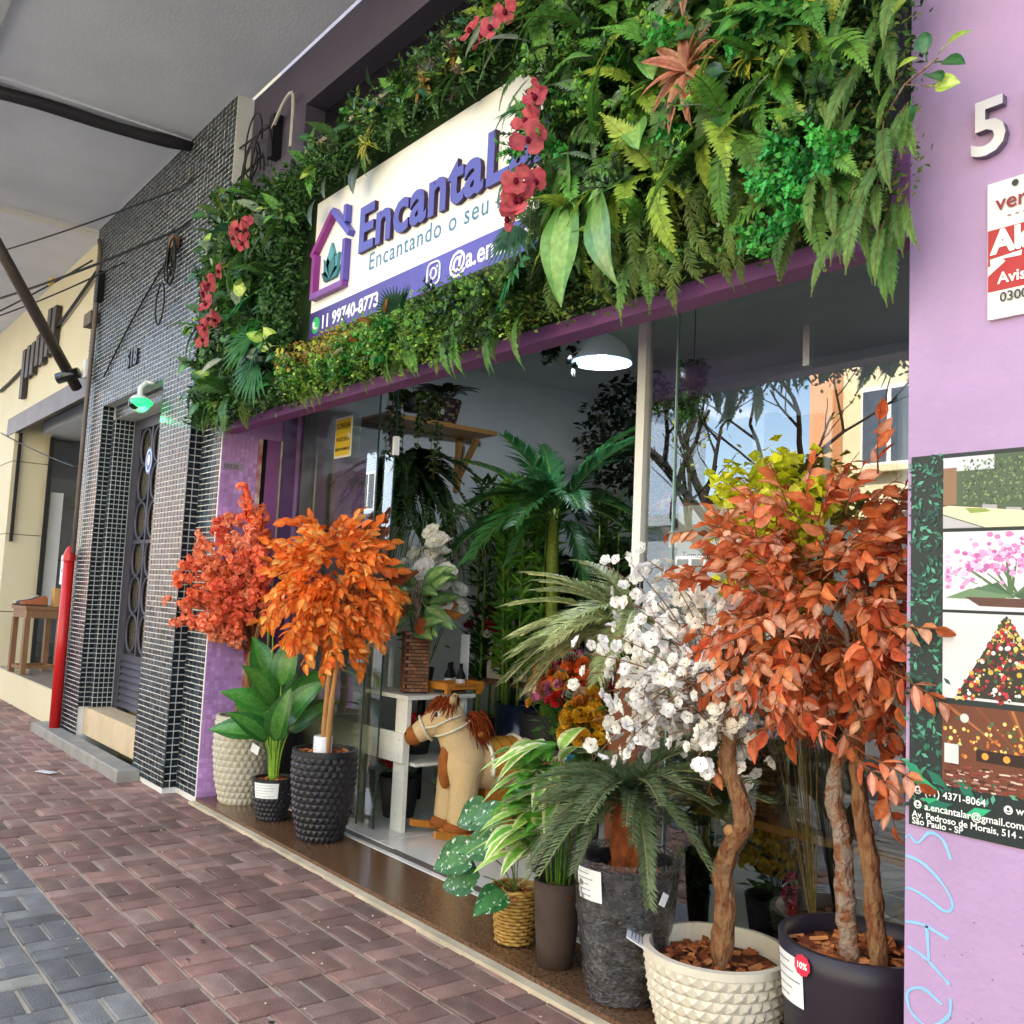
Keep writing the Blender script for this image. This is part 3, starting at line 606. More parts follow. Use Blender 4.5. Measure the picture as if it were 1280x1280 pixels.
SUNC = mat('far_cream', '#d8cda6', .8, .3, var=.06, vscale=1); SUNG = mat('far_grey', '#7d858c', .85, .3, var=.1, vscale=1); SUNB = mat('far_blue', '#aebfd0', .8, .3, var=.06); SUNO = mat('far_peach', '#d69a70', .8, .3, var=.06)
far_house('corner_house', 'cream house with tall windows across the street, mirrored in the shop window', -12.0, -3.0, -14.6, 10.5, SUNC, [(-10.6 + 2.0 * i, z, 1.3, 1.7) for i in range(4) for z in (1.0, 4.6, 7.6)])
far_house('warehouse', 'low grey rendered warehouse across the street, mirrored beside the bare tree', -23.0, -12.3, -15.5, 3.6, SUNG, [(-21.5 + 2.4 * i, 1.6, 1.0, 1.2) for i in range(4)])
far_house('terrace_house', 'pale blue terrace house across the street, mirrored in the open door panes', -38, -23.2, -14.6, 8.4, SUNB, [(-36.6 + 2.2 * i, z, 1.0, 1.5) for i in range(6) for z in (1.0, 4.6)])
far_house('peach_house', 'peach house farther along the opposite side of the street', -60, -38.2, -14.6, 9.0, SUNO, [(-58 + 2.6 * i, z, 1.1, 1.5) for i in range(8) for z in (1.0, 4.8)])
far_house('white_house', 'plain white house opposite the lilac pillar', -2.8, 9.0, -14.6, 8.5, SUNC, [(-1.2 + 2.3 * i, z, 1.2, 1.5) for i in range(4) for z in (1.0, 4.8)])
m = MB(); m.bx(-12.28, -11.7, -14.55, -14.2, -.3, 9.5); tag(m.obj('party_pillar', SUNO), 'tall peach pilaster at the corner of the mirrored cream house', 'pilaster')
def bare_tree(name, label, loc, h, seed):
    random.seed(seed); t = thing(name, label, 'tree', loc); m = MB(); tips = []
    def grow(p, d, L, r, lv):
        pts = [p]; q = Vector(p); dd = Vector(d)
        for i in range(5):
            dd = (dd + Vector((U(-.22, .22), U(-.22, .22), U(-.05, .16)))).normalized(); q = q + dd * L / 5; pts.append(q.copy())
        m.tube(pts, [r * (1 - .45 * i / 5) for i in range(6)], 7 if lv < 2 else 4, False)
        if lv < 4:
            for k in range(3 if lv else 4):
                i = random.choice((2, 3, 4, 5)); a = U(0, 6.28); nd = (dd + Vector((math.cos(a), math.sin(a), U(-.1, .5))) * .8).normalized(); grow(pts[i], nd, L * U(.55, .75), r * .5, lv + 1)
        else: tips.append((pts[-1], dd))
    grow(Vector((0, 0, -.1)), Vector((.12, 0, 1)), h * .42, h * .024, 0)
    m.obj('trunk', mat('dark_bark', '#2e2722', .9, .2, var=.3, vscale=8), t, True)
    lf = MB()
    for p, dd in tips:
        for k in range(2):
            small_leaf(lf, p + Vector((U(-.15, .15), U(-.15, .15), U(-.15, .15))), (U(-1, 1), U(-1, 1), U(-1, 1)), .14, .08, lin(random.choice(['#8a8a30', '#6e7a2a', '#a09a3c'])))
    lf.obj('crown', FOL, t, kind='stuff'); random.seed(11)
bare_tree('bare_tree', 'dark leaning bare tree on the far pavement, mirrored in the window', (-12.0, -11.9, -.03), 9.5, 3)
bare_tree('street_tree', 'sparse bare tree farther down the far pavement', (-20.5, -12.1, -.03), 8.5, 5)
# ------------------------------------------------------------------ name board
sb = thing('name_board', 'white shop name board with purple raised letters framed by greenery', 'sign', (0, 0, 0))
SX0, SX1, SZ0, SZ1 = -5.13, -2.2, 2.93, 3.765
m = MB(); m.bx(SX0, SX1, -.06, -.02, SZ0, SZ1); m.obj('panel', mat('white_board', '#efece4', .35, .45, var=.04, vscale=3), sb)
m = MB()
for i in range(24):
    t = i / 24; xa, xb = SX0 + (SX1 - SX0) * t, SX0 + (SX1 - SX0) * (t + 1 / 24); k = min(1, t * 2.2); m.col = mixc('#3f2a70', '#5a55b0', k)
    m.bx(xa, xb, -.0632, -.0602, SZ0, 3.085)
m.obj('purple_band', PRINT, sb)
PUR = mat('letter_purple', '#5556a8', .4, .4, var=.05); PURD = mat('letter_side', '#3a1f45', .5, .4)
def letters(txt, x, z, size, parent, name, ext_, bold, mats, spacing=1.0, y=-.06):
    full = 0
    for i, ch_ in enumerate(txt):
        if ch_ == ' ': continue
        pre = ext(text_mb(txt[:i + 1], size, 0, 0, spacing=spacing)); one = ext(text_mb(ch_, size, 0, 0))
        mb = text_mb(ch_, size, ext_, bold); off = pre[1] - one[1]
        for fi, f in enumerate(mb.f):
            zs = [mb.v[k][2] for k in f]; mb.m[fi] = 0 if max(zs) - min(zs) < 1e-6 and zs[0] > 0 else 1
        q = MB(); q.add(mb, Matrix.Translation((x + off, y - ext_, z)) @ STAND); q.obj(name, mats, parent)
letters('EncantaLar', -4.56, 3.305, .35, sb, 'letter', .012, .010, [PUR, PURD], 1.06)
m = MB('#4c7f9e'); m.add(text_mb('Encantando o seu ninho', .135, 0, .0008, spacing=1.12, c='#4c7f9e'), Matrix.Translation((-4.46, -.0615, 3.185)) @ STAND); m.obj('tagline', PRINT, sb)
m = MB(); m.add(text_mb('11 99740-8773', .108, 0, .0032, c='#f4f4f8'), Matrix.Translation((-4.98, -.0648, 2.965)) @ STAND); m.obj('phone_number', PRINT, sb)
m = MB(); m.add(text_mb('@a.encantalar', .135, 0, .003, c='#f4f4f8'), Matrix.Translation((-3.67, -.0648, 2.968)) @ STAND); m.obj('handle_text', PRINT, sb)
m = MB('#2fae62'); m.disc((-5.045, -.0642, 3.0), .05, 24, 'y'); m.color('#ffffff'); m.tube([(-5.065, -.067, 3.02), (-5.06, -.067, 2.99), (-5.04, -.067, 2.975), (-5.02, -.067, 2.978)], .007, 5); m.obj('phone_icon', PRINT, sb)
m = MB('#ffffff')
def rrect(m, cx, cz, w_, h_, r, tb_, y):
    pts = []
    for q, (sx, sz) in enumerate(((1, 1), (-1, 1), (-1, -1), (1, -1))):
        for k in range(5):
            a = R(90 * q + 22.5 * k); pts.append((cx + sx * (w_ / 2 - r) + r * math.cos(a), y, cz + sz * (h_ / 2 - r) + r * math.sin(a)))
    m.tube(pts + [pts[0]], tb_, 4, False)
rrect(m, -3.80, 3.007, .11, .11, .03, .006, -.065); m.tube([(-3.80 + .026 * math.cos(a), -.065, 3.007 + .026 * math.sin(a)) for a in [k * .3142 for k in range(21)]], .006, 4, False); m.disc((-3.77, -.066, 3.037), .007, 8, 'y'); m.obj('camera_icon', PRINT, sb)
# logo: house outline with succulent
lg = MB('#7a2a78')
def bar(m, p, q, w_, y0_, y1_):
    p, q = Vector((p[0], 0, p[1])), Vector((q[0], 0, q[1])); d = (q - p).normalized(); n = Vector((-d.z, 0, d.x)) * w_ / 2
    b = len(m.v)
    for y in (y0_, y1_):
        for v in (p - n, q - n, q + n, p + n): m.v.append((v.x, y, v.z))
    for f in ((0, 1, 2, 3), (7, 6, 5, 4), (0, 4, 5, 1), (1, 5, 6, 2), (2, 6, 7, 3), (3, 7, 4, 0)): m.face([b + k for k in f])
lg.color('#8a2f80'); bar(lg, (-5.10, 3.42), (-4.86, 3.63), .035, -.10, -.061); lg.color('#5a55b0'); bar(lg, (-4.86, 3.635), (-4.64, 3.44), .035, -.101, -.0612); bar(lg, (-4.70, 3.52), (-4.70, 3.62), .03, -.10, -.0614)
lg.color('#8a2f80'); bar(lg, (-5.06, 3.42), (-5.06, 3.17), .035, -.1, -.061); lg.color('#7a3a90'); bar(lg, (-5.075, 3.165), (-4.68, 3.165), .035, -.101, -.0613); lg.color('#5a4aa0'); bar(lg, (-4.69, 3.18), (-4.69, 3.42), .035, -.1, -.0611)
lg.obj('house_outline', mat('logo_paint', '#ffffff', .4, .4, var=.04, attr=True), sb)
for a, L_, c in ((-62, .13, '#2f6068'), (62, .13, '#3f7c84'), (-34, .17, '#3a7078'), (34, .17, '#4a8c94'), (0, .22, '#5c9ca4'), (-16, .15, '#47858e'), (18, .15, '#3c747c')):
    q = MB(c); d = Vector((math.sin(R(a)), 0, math.cos(R(a)))); x = Vector((d.z, 0, -d.x)); o = Vector((-4.88, 0, 3.235)); yy = -.075 - .004 * (abs(a) < 20) - (.003 if a > 0 else 0)
    pts = [o, o + d * L_ * .5 + x * L_ * .26, o + d * L_, o + d * L_ * .5 - x * L_ * .26]; n0 = len(q.v)
    for y in (yy, -.061): q.v += [(p.x, y, p.z) for p in pts]
    q.face((0, 1, 2, 3))
    for k in range(4): q.face((k, (k + 1) % 4, 4 + (k + 1) % 4, 4 + k))
    q.obj('succulent_leaf', PAINTED, sb)
# ------------------------------------------------------------------ green wall
gwl = thing('green_wall', 'lush artificial green wall of ferns, orchids and moss around the name board', 'green wall', (0, 0, 0))
m = MB('#1c2a16'); m.bx(-6.70, SX0 - .01, -.04, -.005, 2.60, 4.12); m.bx(SX0 - .01, -1.45, -.04, -.005, SZ1 + .005, 4.12); m.bx(SX0 - .01, -1.45, -.0405, -.0055, 2.60, SZ0 - .005); m.bx(-3.0, -1.43, -.075, -.066, 2.70, 4.1)
m.obj('backing_panel', mat('backing_felt', '#2c3d22', .95, .1, var=.3, vscale=10), gwl)
G = dict(dark='#375a2a', mid='#4d7c36', bright='#6da63e', lime='#9cbc4c', olive='#77863a', yell='#bab640', blue='#4a7860', grey='#90a688', gold='#b09040', deep='#274626', brown='#94703c')
def dens_top(x):  # top outline of the greenery
    pts = ((-6.85, 3.9), (-6.2, 4.22), (-5.6, 4.06), (-5.0, 4.10), (-4.3, 4.12), (-3.8, 4.18), (-3.3, 4.3), (-1.3, 4.35))
    for (a, za), (b, zb) in zip(pts, pts[1:]):
        if x <= b: return za + (zb - za) * max(0, (x - a) / (b - a))
    return 4.35
def zone(x, z):
    if x < -5.2: return 'left'
    if x > -2.95: return 'right'
    if z > 3.74: return 'top'
    if z < 2.95: return 'bottom'
    return None
# understorey: one dense mass of small leaves
def clump(m, p, n, spread, ll, lw, cs, out=.6):
    for i in range(n):
        q = Vector(p) + Vector((U(-spread, spread), U(-spread * .9, spread * .35), U(-spread, spread))); d = Vector((U(-1, 1), U(-1, .2) - out * .4, U(-.9, .6))); c = lin(random.choice(cs)); f = U(.6, 1.25)
        small_leaf(m, q, d, ll * U(.6, 1.2), lw * U(.7, 1.1), tuple(min(1, k * f) for k in c), up=(U(-.6, .6), -1, U(-.2, 1)))
under = MB()
random.seed(55)
for i in range(7600):
    x = U(-6.72, -1.33); z = U(2.56, 4.3)
    if z > dens_top(x) - .04 or (-5.2 < x < -2.95 and 2.86 < z < 3.78): continue
    zn = zone(x, z)
    if zn is None: continue
    y = -.07 - U(0, .10)
    if zn == 'left': cs = [G['deep'], G['dark'], G['mid'], G['dark']]
    elif zn == 'top': cs = [G['dark'], G['mid'], G['deep']]
    elif zn == 'bottom': cs = ([G['gold'], G['yell'], G['brown'], G['lime']] if x < -4.45 and z > 2.75 else [G['lime'], G['bright'], G['mid'], G['lime']] if x < -3.6 else [G['bright'], G['mid'], G['olive'], G['lime']])
    else: cs = [G['dark'], G['deep'], G['mid'], G['olive']] if z > 2.85 else [G['olive'], G['mid'], G['olive'], G['dark']]
    big = zn in ('left',) and random.random() < .5
    clump(under, (x, y, z), 9 if zn != 'bottom' else 12, .05, .05 if big else .028, .026 if big else .016, cs)
under.obj('understorey_leaves', FOL, gwl, kind='stuff')
# prototypes of the larger plants
def protos_of(fn, k): return [fn() for i in range(k)]
def M_(lst, mt=None): return [x.mesh('frond', mt or FOL, True) for x in lst]
FERN = {}
FERN['boston_mid'] = M_(protos_of(lambda: frond_mb(.36, 24, .055, .017, G['mid'], droop=.55, ang=78, tipc=G['bright']), 3))
FERN['boston_dark'] = M_(protos_of(lambda: frond_mb(.36, 22, .05, .017, G['dark'], droop=.5, ang=75, tipc=G['mid']), 3))
FERN['lime'] = M_(protos_of(lambda: frond_mb(.30, 22, .05, .016, G['lime'], droop=.6, ang=76, tipc='#a8b848'), 2))
FERN['grey'] = M_(protos_of(lambda: frond_mb(.28, 16, .05, .022, G['grey'], droop=.5, ang=80, tipc='#8fa68a'), 2))
FERN['moss'] = M_(protos_of(lambda: frond_mb(.24, 60, .045, .006, '#5f8038', droop=.75, ang=55, tipc='#84994a', rnd=.9, pdroop=.3), 3))
FERN['yew'] = M_(protos_of(lambda: frond_mb(.24, 40, .034, .0065, '#4c7a3a', droop=.3, ang=55, tipc='#74a050', stemc='#7a7038'), 3))
PALM = M_(protos_of(lambda: fan_mb(.22, 15, '#2f7a3a'), 2)); PALMD = M_(protos_of(lambda: fan_mb(.22, 16, '#2f5a3c'), 2))
BIGL = M_([leaf_mb(.36, .15, '#64964a', '#86b060', curl=.35, fold=.10, n=10, stalk=.05, wave=.05), leaf_mb(.30, .14, '#6c9c4e', '#90b866', curl=.3, fold=.15, n=10, stalk=.04, wave=.06)], WAXY)
POTH = M_([leaf_mb(.085, .06, c, c2, curl=.3, fold=.2, n=5, stalk=.03) for c, c2 in (('#3f7a34', '#5f9a44'), ('#2c5a30', '#3c6e3c'), ('#93b545', '#b4cc66'), ('#35604a', '#4a7a5c'))], WAXY)
SILV = M_([leaf_mb(.22, .07, '#8d9c8a', '#b0b8a4', curl=.3, fold=.2, n=6, stalk=.03), leaf_mb(.26, .06, '#55694e', '#7d8c70', curl=.4, fold=.3, n=6, stalk=.03)])
BOX = M_([sprig_mb(.09, 7, .022, .016, [G['bright'], G['lime'], G['mid']], stems=6), sprig_mb(.09, 7, .022, .016, [G['gold'], G['yell'], G['brown']], stems=6), sprig_mb(.09, 7, .022, .016, ['#3fa845', '#2f8f3c', '#58b850'], stems=6), sprig_mb(.11, 8, .024, .015, [G['dark'], G['mid'], G['deep']], stems=6)])
EUC = M_([sprig_mb(.2, 9, .05, .026, [G['dark'], G['mid'], G['lime'], G['blue']], stems=4, spread=.6)])
def put(meshes, x, y, z, d, s=1, name='fern_frond', up=(0, -1, .6)):
    return link(name, random.choice(meshes), gwl, aim((x, y, z), d, up, s, U(-.5, .5)))
def burst(meshes, x, y, z, n, s=1, fall=.5, spread=1.0, name='fern_frond'):
    for i in range(n):
        a = 2 * math.pi * (i + U(-.3, .3)) / n; d = Vector((math.cos(a) * spread, -.75 + U(-.25, .25), math.sin(a) * spread - fall)); put(meshes, x, y, z, d, s * U(.8, 1.15), name, up=(math.cos(a) * .3, -1, .7))
# left block
for i in range(58):
    x = U(-6.72, -5.25); z = U(2.7, 4.15); put(POTH, x, -.16 - U(0, .1), z, (U(-1, 1), -.7, U(-.7, .8)), U(.8, 1.5), 'pothos_leaf')
for x, z, k in ((-6.4, 2.78, 'boston_mid'), (-6.62, 2.95, 'boston_dark'), (-6.1, 2.72, 'boston_dark'), (-5.8, 2.70, 'moss'), (-6.25, 2.68, 'moss'), (-6.55, 3.35, 'boston_dark'), (-6.1, 3.7, 'boston_dark'), (-5.9, 4.0, 'boston_mid'), (-5.6, 3.4, 'boston_dark'), (-6.45, 3.75, 'grey'), (-6.2, 3.45, 'boston_mid'), (-5.9, 3.0, 'moss')):
    burst(FERN[k], x, -.12, z, 6, 1.0)
for i in range(16): put(EUC, U(-6.6, -5.3), -.12, U(3.2, 4.15), (U(-.5, .5), -.6, U(.1, .8)), U(.8, 1.2), 'eucalyptus_sprig')
put(PALM, -5.52, -.16, 3.33, (-.9, -.35, -.35), 1.3, 'fan_leaf'); put(PALM, -5.45, -.16, 2.98, (-.9, -.4, .05), 1.3, 'fan_leaf'); put(PALM, -5.4, -.16, 2.9, (-.75, -.4, -.7), 1.3, 'fan_leaf'); put(PALMD, -5.6, -.15, 3.0, (.5, -.4, -.6), 1.0, 'fan_leaf')
for i in range(14): put(POTH, U(-5.6, -5.15), -.17, U(2.66, 2.95), (U(-1, 1), -.8, U(-.6, .6)), U(.9, 1.5), 'pothos_leaf')
# strip above the board
for x, z, k in ((-5.1, 3.95, 'boston_mid'), (-4.75, 3.98, 'boston_dark'), (-4.45, 3.9, 'boston_dark'), (-4.1, 4.0, 'boston_mid'), (-3.8, 3.98, 'boston_dark'), (-3.5, 3.92, 'boston_dark'), (-3.35, 4.05, 'lime'), (-3.15, 4.1, 'lime')):
    burst(FERN[k], x, -.1, z, 6, .8, fall=.15)
for i in range(26): put(EUC, U(-5.2, -3.2), -.1, U(3.85, 4.1), (U(-.4, .4), -.5, U(.2, .9)), U(.6, .95), 'eucalyptus_sprig')
for i in range(22): put(POTH, U(-5.2, -3.3), -.15, U(3.8, 4.12), (U(-1, 1), -.7, U(-.5, .8)), U(.8, 1.3), 'pothos_leaf')
for i in range(14): put(BOX[3:], U(-5.2, -3.2), -.1, U(3.78, 4.0), (U(-.5, .5), -.8, U(-.2, .5)), 1.2, 'boxwood_sprig')
for dx, dz in ((0, 0), (.12, -.08), (-.05, -.12)): put([leaf_mb(.16, .1, '#3c4a3c', '#56644e', curl=.3, n=6).mesh('dark_leaf', WAXY)], -4.85 + dx * 3, -.14, 3.85 + dz, (U(-.4, .4), -.4, -1), 1.1, 'dark_leaf')
def bromeliad(x, y, z, c, c2, n, L, w_, nm):
    me = leaf_mb(L, w_, c, c2, curl=.5, fold=.3, n=5, stripes=1).mesh(nm, FOL)
    for i in range(n):
        a = 6.283 * i / n + U(-.2, .2); e_ = U(.3, 1.1); put([me], x, y, z, (math.cos(a), -e_, math.sin(a)), U(.8, 1.15), nm)
bromeliad(-4.36, -.16, 3.83, '#4a6a2c', '#c8bc48', 14, .13, .028, 'striped_leaf')
bromeliad(-3.82, -.16, 3.93, '#8a6a2c', '#a88038', 12, .11, .03, 'amber_leaf'); bromeliad(-3.58, -.16, 3.98, '#8a6a30', '#6e5428', 10, .11, .03, 'amber_leaf')
for i in range(7): put([sprig_mb(.2, 10, .03, .02, ['#5c4a3a', '#4a3c30', '#6a5644'], stems=1).mesh('seed_spike', FOL)], U(-3.75, -3.25), -.14, U(3.85, 4.05), (U(-.6, .6), -.5, U(-.8, .3)), 1, 'seed_spike')
# strip under the board
for i in range(85):
    x = U(-5.2, -2.9); z = U(2.60, 2.80); k = [BOX[1]] if (x < -4.5 and z > 2.72) else [BOX[0], BOX[0], BOX[2]] if x < -3.7 else [BOX[0], BOX[3]]
    put(k, x, -.12 - U(0, .06), z, (U(-.5, .5), -1, U(-.5, .3)), U(1, 1.5), 'boxwood_sprig')
for i in range(40): put(FERN['moss'], U(-5.1, -2.95), -.12, U(2.56, 2.66), (U(-.4, .4), -.6, -.8), U(.4, .55), 'moss_frond')
put(PALMD, -3.93, -.14, 2.80, (-.1, -.6, .5), .55, 'fan_leaf'); put(PALMD, -3.88, -.14, 2.80, (.5, -.6, .2), .6, 'fan_leaf')
for dx in (-.08, 0, .1): put([leaf_mb(.09, .06, '#c8743c', '#d8945a', curl=.2, n=4).mesh('orange_leaf', PETAL)], -4.15 + dx * 1.6, -.18, 2.78 + dx * .5, (dx * 4, -.6, .3), 1.2, 'orange_leaf')
put([leaf_mb(.1, .08, '#c8b890', '#b8a478', curl=.1, n=4).mesh('dry_leaf', PETAL)], -4.4, -.2, 2.72, (-.3, -.5, -.4), 1, 'dry_leaf')
for x, z in ((-3.9, 2.72), (-3.05, 2.62), (-3.45, 2.66)): 
    for i in range(3): put(FERN['boston_mid'], x + U(-.1, .1), -.16, z, (U(-.4, .4), -.35, -1), .75, 'fern_frond')
# right mass
for x, z, k, s_, n in ((-2.95, 3.95, 'boston_mid', 1.0, 8), (-2.68, 3.62, 'boston_dark', 1.0, 8), (-2.72, 3.28, 'boston_dark', 1.0, 8), (-2.45, 3.75, 'boston_mid', 1.0, 7), (-2.35, 3.35, 'boston_mid', 1.1, 8), (-2.5, 3.05, 'grey', 1.0, 7), (-2.05, 3.55, 'boston_mid', 1.0, 7), (-2.15, 3.0, 'lime', .8, 6), (-1.85, 2.95, 'grey', 1.0, 7), (-1.75, 3.2, 'boston_mid', 1.0, 7), (-2.75, 2.85, 'boston_dark', 1.0, 7), (-1.9, 3.75, 'lime', 1.0, 7), (-2.25, 4.0, 'boston_dark', 1.0, 7), (-2.6, 4.1, 'lime', 1.0, 6), (-1.55, 3.6, 'boston_mid', 1.0, 7), (-2.82, 3.05, 'boston_mid', .8, 6), (-2.3, 2.75, 'boston_mid', .9, 6), (-1.65, 2.75, 'boston_mid', .9, 6)):
    burst(FERN[k], x, -.13, z, n, s_)
for i in range(52):
    x = U(-2.75, -1.42); put(FERN['moss'], x, -.13 - U(0, .08), U(2.6, 2.9) + (.06 if x < -2.3 else 0), (U(-.35, .35), -.55, -1), U(.6, .95), 'moss_frond')
for i in range(36): put([BOX[0], BOX[3], BOX[2]], U(-2.9, -1.45), -.2 - U(0, .08), U(2.8, 3.7), (U(-.6, .6), -1, U(-.5, .5)), U(1.1, 1.6), 'boxwood_sprig')
for i in range(20): put([BOX[2]], -1.62 + random.gauss(0, .1), -.24, 2.72 + random.gauss(0, .08), (U(-.6, .6), -1, U(-.5, .5)), 1.1, 'boxwood_sprig')
put(BIGL, -2.62, -.22, 3.25, (-.05, -.35, -1), 1.15, 'broad_leaf'); put(BIGL, -2.58, -.24, 3.02, (-.1, -.3, -1), 1.2, 'broad_leaf'); put(BIGL, -2.42, -.26, 3.0, (.15, -.35, -1), 1.2, 'broad_leaf'); put(BIGL, -2.66, -.2, 3.05, (-.5, -.4, -.7), .8, 'broad_leaf')
for x, z, d in ((-3.1, 3.95, (-1, -.4, -.2)), (-3.0, 3.85, (-.9, -.5, -.5)), (-2.95, 3.75, (-.7, -.5, .3)), (-2.75, 3.95, (.4, -.6, .5)), (-1.9, 3.75, (.5, -.6, -.6)), (-2.9, 3.6, (-.6, -.5, -.8))): put(SILV, x, -.2, z, d, 1.2, 'silver_leaf')
put(PALM, -2.75, -.2, 3.42, (-.8, -.5, -.1), .9, 'fan_leaf'); put(PALMD, -2.85, -.2, 3.0, (-.5, -.5, -.8), 1.0, 'fan_leaf'); put(PALM, -2.85, -.2, 2.86, (-.2, -.5, -.9), 1.1, 'fan_leaf')
bromeliad(-2.02, -.26, 3.2, '#a8684c', '#c08a68', 20, .19, .045, 'copper_leaf'); bromeliad(-2.0, -.27, 3.55, '#9a6a54', '#b48c74', 12, .18, .05, 'copper_leaf')
for i in range(3): bromeliad(-1.78 + .09 * i, -.26, 3.14 + .05 * (i % 2) + .04 * i, '#c2bc34', '#d8d04c', 16, .07, .018, 'yellow_leaf')
for i in range(26): put(POTH, U(-2.0, -1.45), -.22 - U(0, .06), U(2.95, 3.6), (U(-1, 1), -.7, U(-.6, .6)), U(.8, 1.4), 'pothos_leaf')
# yew-like garland falling at the pillar side
for i in range(84):
    z = 3.95 - 1.45 * (i / 84) + U(-.05, .05); put(FERN['yew'], -1.42 + U(-.13, .13), -.14 - U(0, .12), z, (U(-.45, .3), -.3, -1), U(.75, 1.05), 'yew_spray')
for i in range(7): put(FERN['yew'], -1.42 + U(-.06, .06), -.12, 2.62 - .02 * i, (U(-.15, .15), -.1, -1), U(.7, .95), 'yew_spray')
# small leafy twig standing off to the pillar
tw = MB('#6a6050'); tw.tube([(-1.40, -.15, 2.83), (-1.32, -.17, 2.90), (-1.22, -.18, 2.93)], .003, 4); tw.tube([(-1.32, -.17, 2.90), (-1.24, -.18, 2.86), (-1.19, -.18, 2.86)], .002, 4); tw.obj('twig', BARK_GREY, gwl)
for x, z, d, k in ((-1.25, 2.93, (-.1, -.2, 1), 1), (-1.22, 2.94, (.9, -.2, .35), 2), (-1.23, 2.92, (.9, -.2, -.3), 1), (-1.26, 2.9, (.5, -.3, -.3), 1), (-1.25, 2.86, (.8, -.2, -.2), 2), (-1.29, 2.85, (-.1, -.3, -1), 1), (-1.36, 2.93, (.6, -.2, .2), 2), (-1.38, 3.1, (.7, -.3, .3), 2)): put([POTH[k]], x, -.18, z, d, .85, 'pothos_leaf')
for i in range(34):
    x, z = U(-2.8, -1.5), U(2.78, 4.1); burst(FERN[random.choice(['boston_mid', 'boston_mid', 'grey', 'lime', 'boston_dark'])], x, -.17 - U(0, .05), z, 4, U(.8, 1.25))
for i in range(16):
    x, z = U(-6.65, -5.3), U(2.75, 4.1); burst(FERN[random.choice(['boston_mid', 'boston_dark', 'grey', 'boston_mid'])], x, -.14, z, 4, U(.7, 1.0))
for i in range(9): put(BIGL, U(-2.8, -1.6), -.2, U(2.95, 3.9), (U(-.7, .7), -.5, U(-1, .2)), U(.5, .8), 'broad_leaf')
for i in range(12): put(SILV, U(-6.5, -5.3), -.18, U(2.8, 4.0), (U(-.7, .7), -.5, U(-.8, .6)), U(.6, .9), 'silver_leaf')
for x, z, d_ in ((-2.95, 3.50, (-1, -.35, .05)), (-2.95, 3.24, (-1, -.3, -.25)), (-2.95, 3.68, (-.9, -.35, -.3))): put(FERN['boston_dark'], x, -.16, z, d_, .85)
for i in range(10):
    burst(FERN[random.choice(['boston_mid', 'lime', 'boston_mid'])], U(-1.75, -1.42), -.22, U(2.75, 3.7), 4, U(.6, .9))
# orchids
def orchid_spray(x, y, z, n, s=1, c='#b8485a', d=(.3, -.2, -1)):
    o = bpy.data.objects.new('orchid_spray', None); col.objects.link(o); o.parent = gwl; o.location = (x, y, z); o['label'] = 'spray of deep red orchid blooms'; o.empty_display_size = .05
    st = MB('#5a7a34'); dr = U(-.4, .4); P = [Vector((dr * t * .2 * s + .03 * math.sin(t * 4), -.05 * math.sin(t * 3), .06 - t * .15 * s)) for t in [k / 6 for k in range(7)]]; st.tube(P, .003, 4)
    for k in range(3): st.ell(P[6] + Vector((U(-.02, .02), -.01, -.015 * k)), (.009, .009, .012), 6, 4)
    st.obj('stem', FOL, o)
    for i in range(n):
        f = MB(); p = P[min(6, int((i + .3) * 6 / n))] + Vector((U(-.08, .08) * s, -.03 - U(0, .05), U(-.03, .03) * s)); nr = Vector((U(-.3, 1.0), -1, U(-.6, .4))); r = .048 * s * U(.75, 1.15); nr.normalize(); u = nr.orthogonal().normalized()
        # three narrow sepals behind, two broad petals in front and a small dark lip
        petal_flower(f, p, nr, r, mixc(c, '#d87a70', .25), 3, '#8a1f40', U(.05, .3), .62, 1, 0)
        v = nr.cross(u); a0_ = U(-.5, .5)
        for sg in (-1, 1):
            dd = (u * math.cos(a0_) + v * math.sin(a0_)) * sg; x_ = nr.cross(dd); cc = lin(c); k_ = U(.85, 1.15); f.col = tuple(min(1, q * k_) for q in cc); rr = r * 1.0
            f.poly([p + nr * .004, p + dd * rr * .45 + x_ * rr * .55 + nr * rr * .1, p + dd * rr * .9 + x_ * rr * .4 + nr * rr * .28, p + dd * rr * 1.05 + nr * rr * .18, p + dd * rr * .9 - x_ * rr * .4 + nr * rr * .22, p + dd * rr * .45 - x_ * rr * .55 + nr * rr * .05])
        f.color('#7a1430'); f.ell(p + nr * .012 - Vector((0, 0, .008)), (.010, .012, .014), 7, 5); f.obj('orchid_flower', PETAL, o)
for x, z, n in ((-3.02, 3.78, 4), (-2.72, 3.27, 5), (-2.72, 2.98, 6), (-5.48, 3.62, 5), (-5.92, 3.36, 5), (-5.97, 3.12, 5)): orchid_spray(x, -.30, z, n, 1.35 if x > -4 else 1.3, '#b0404e' if x < -4 else '#b84a58', (-.1, -.2, -1))
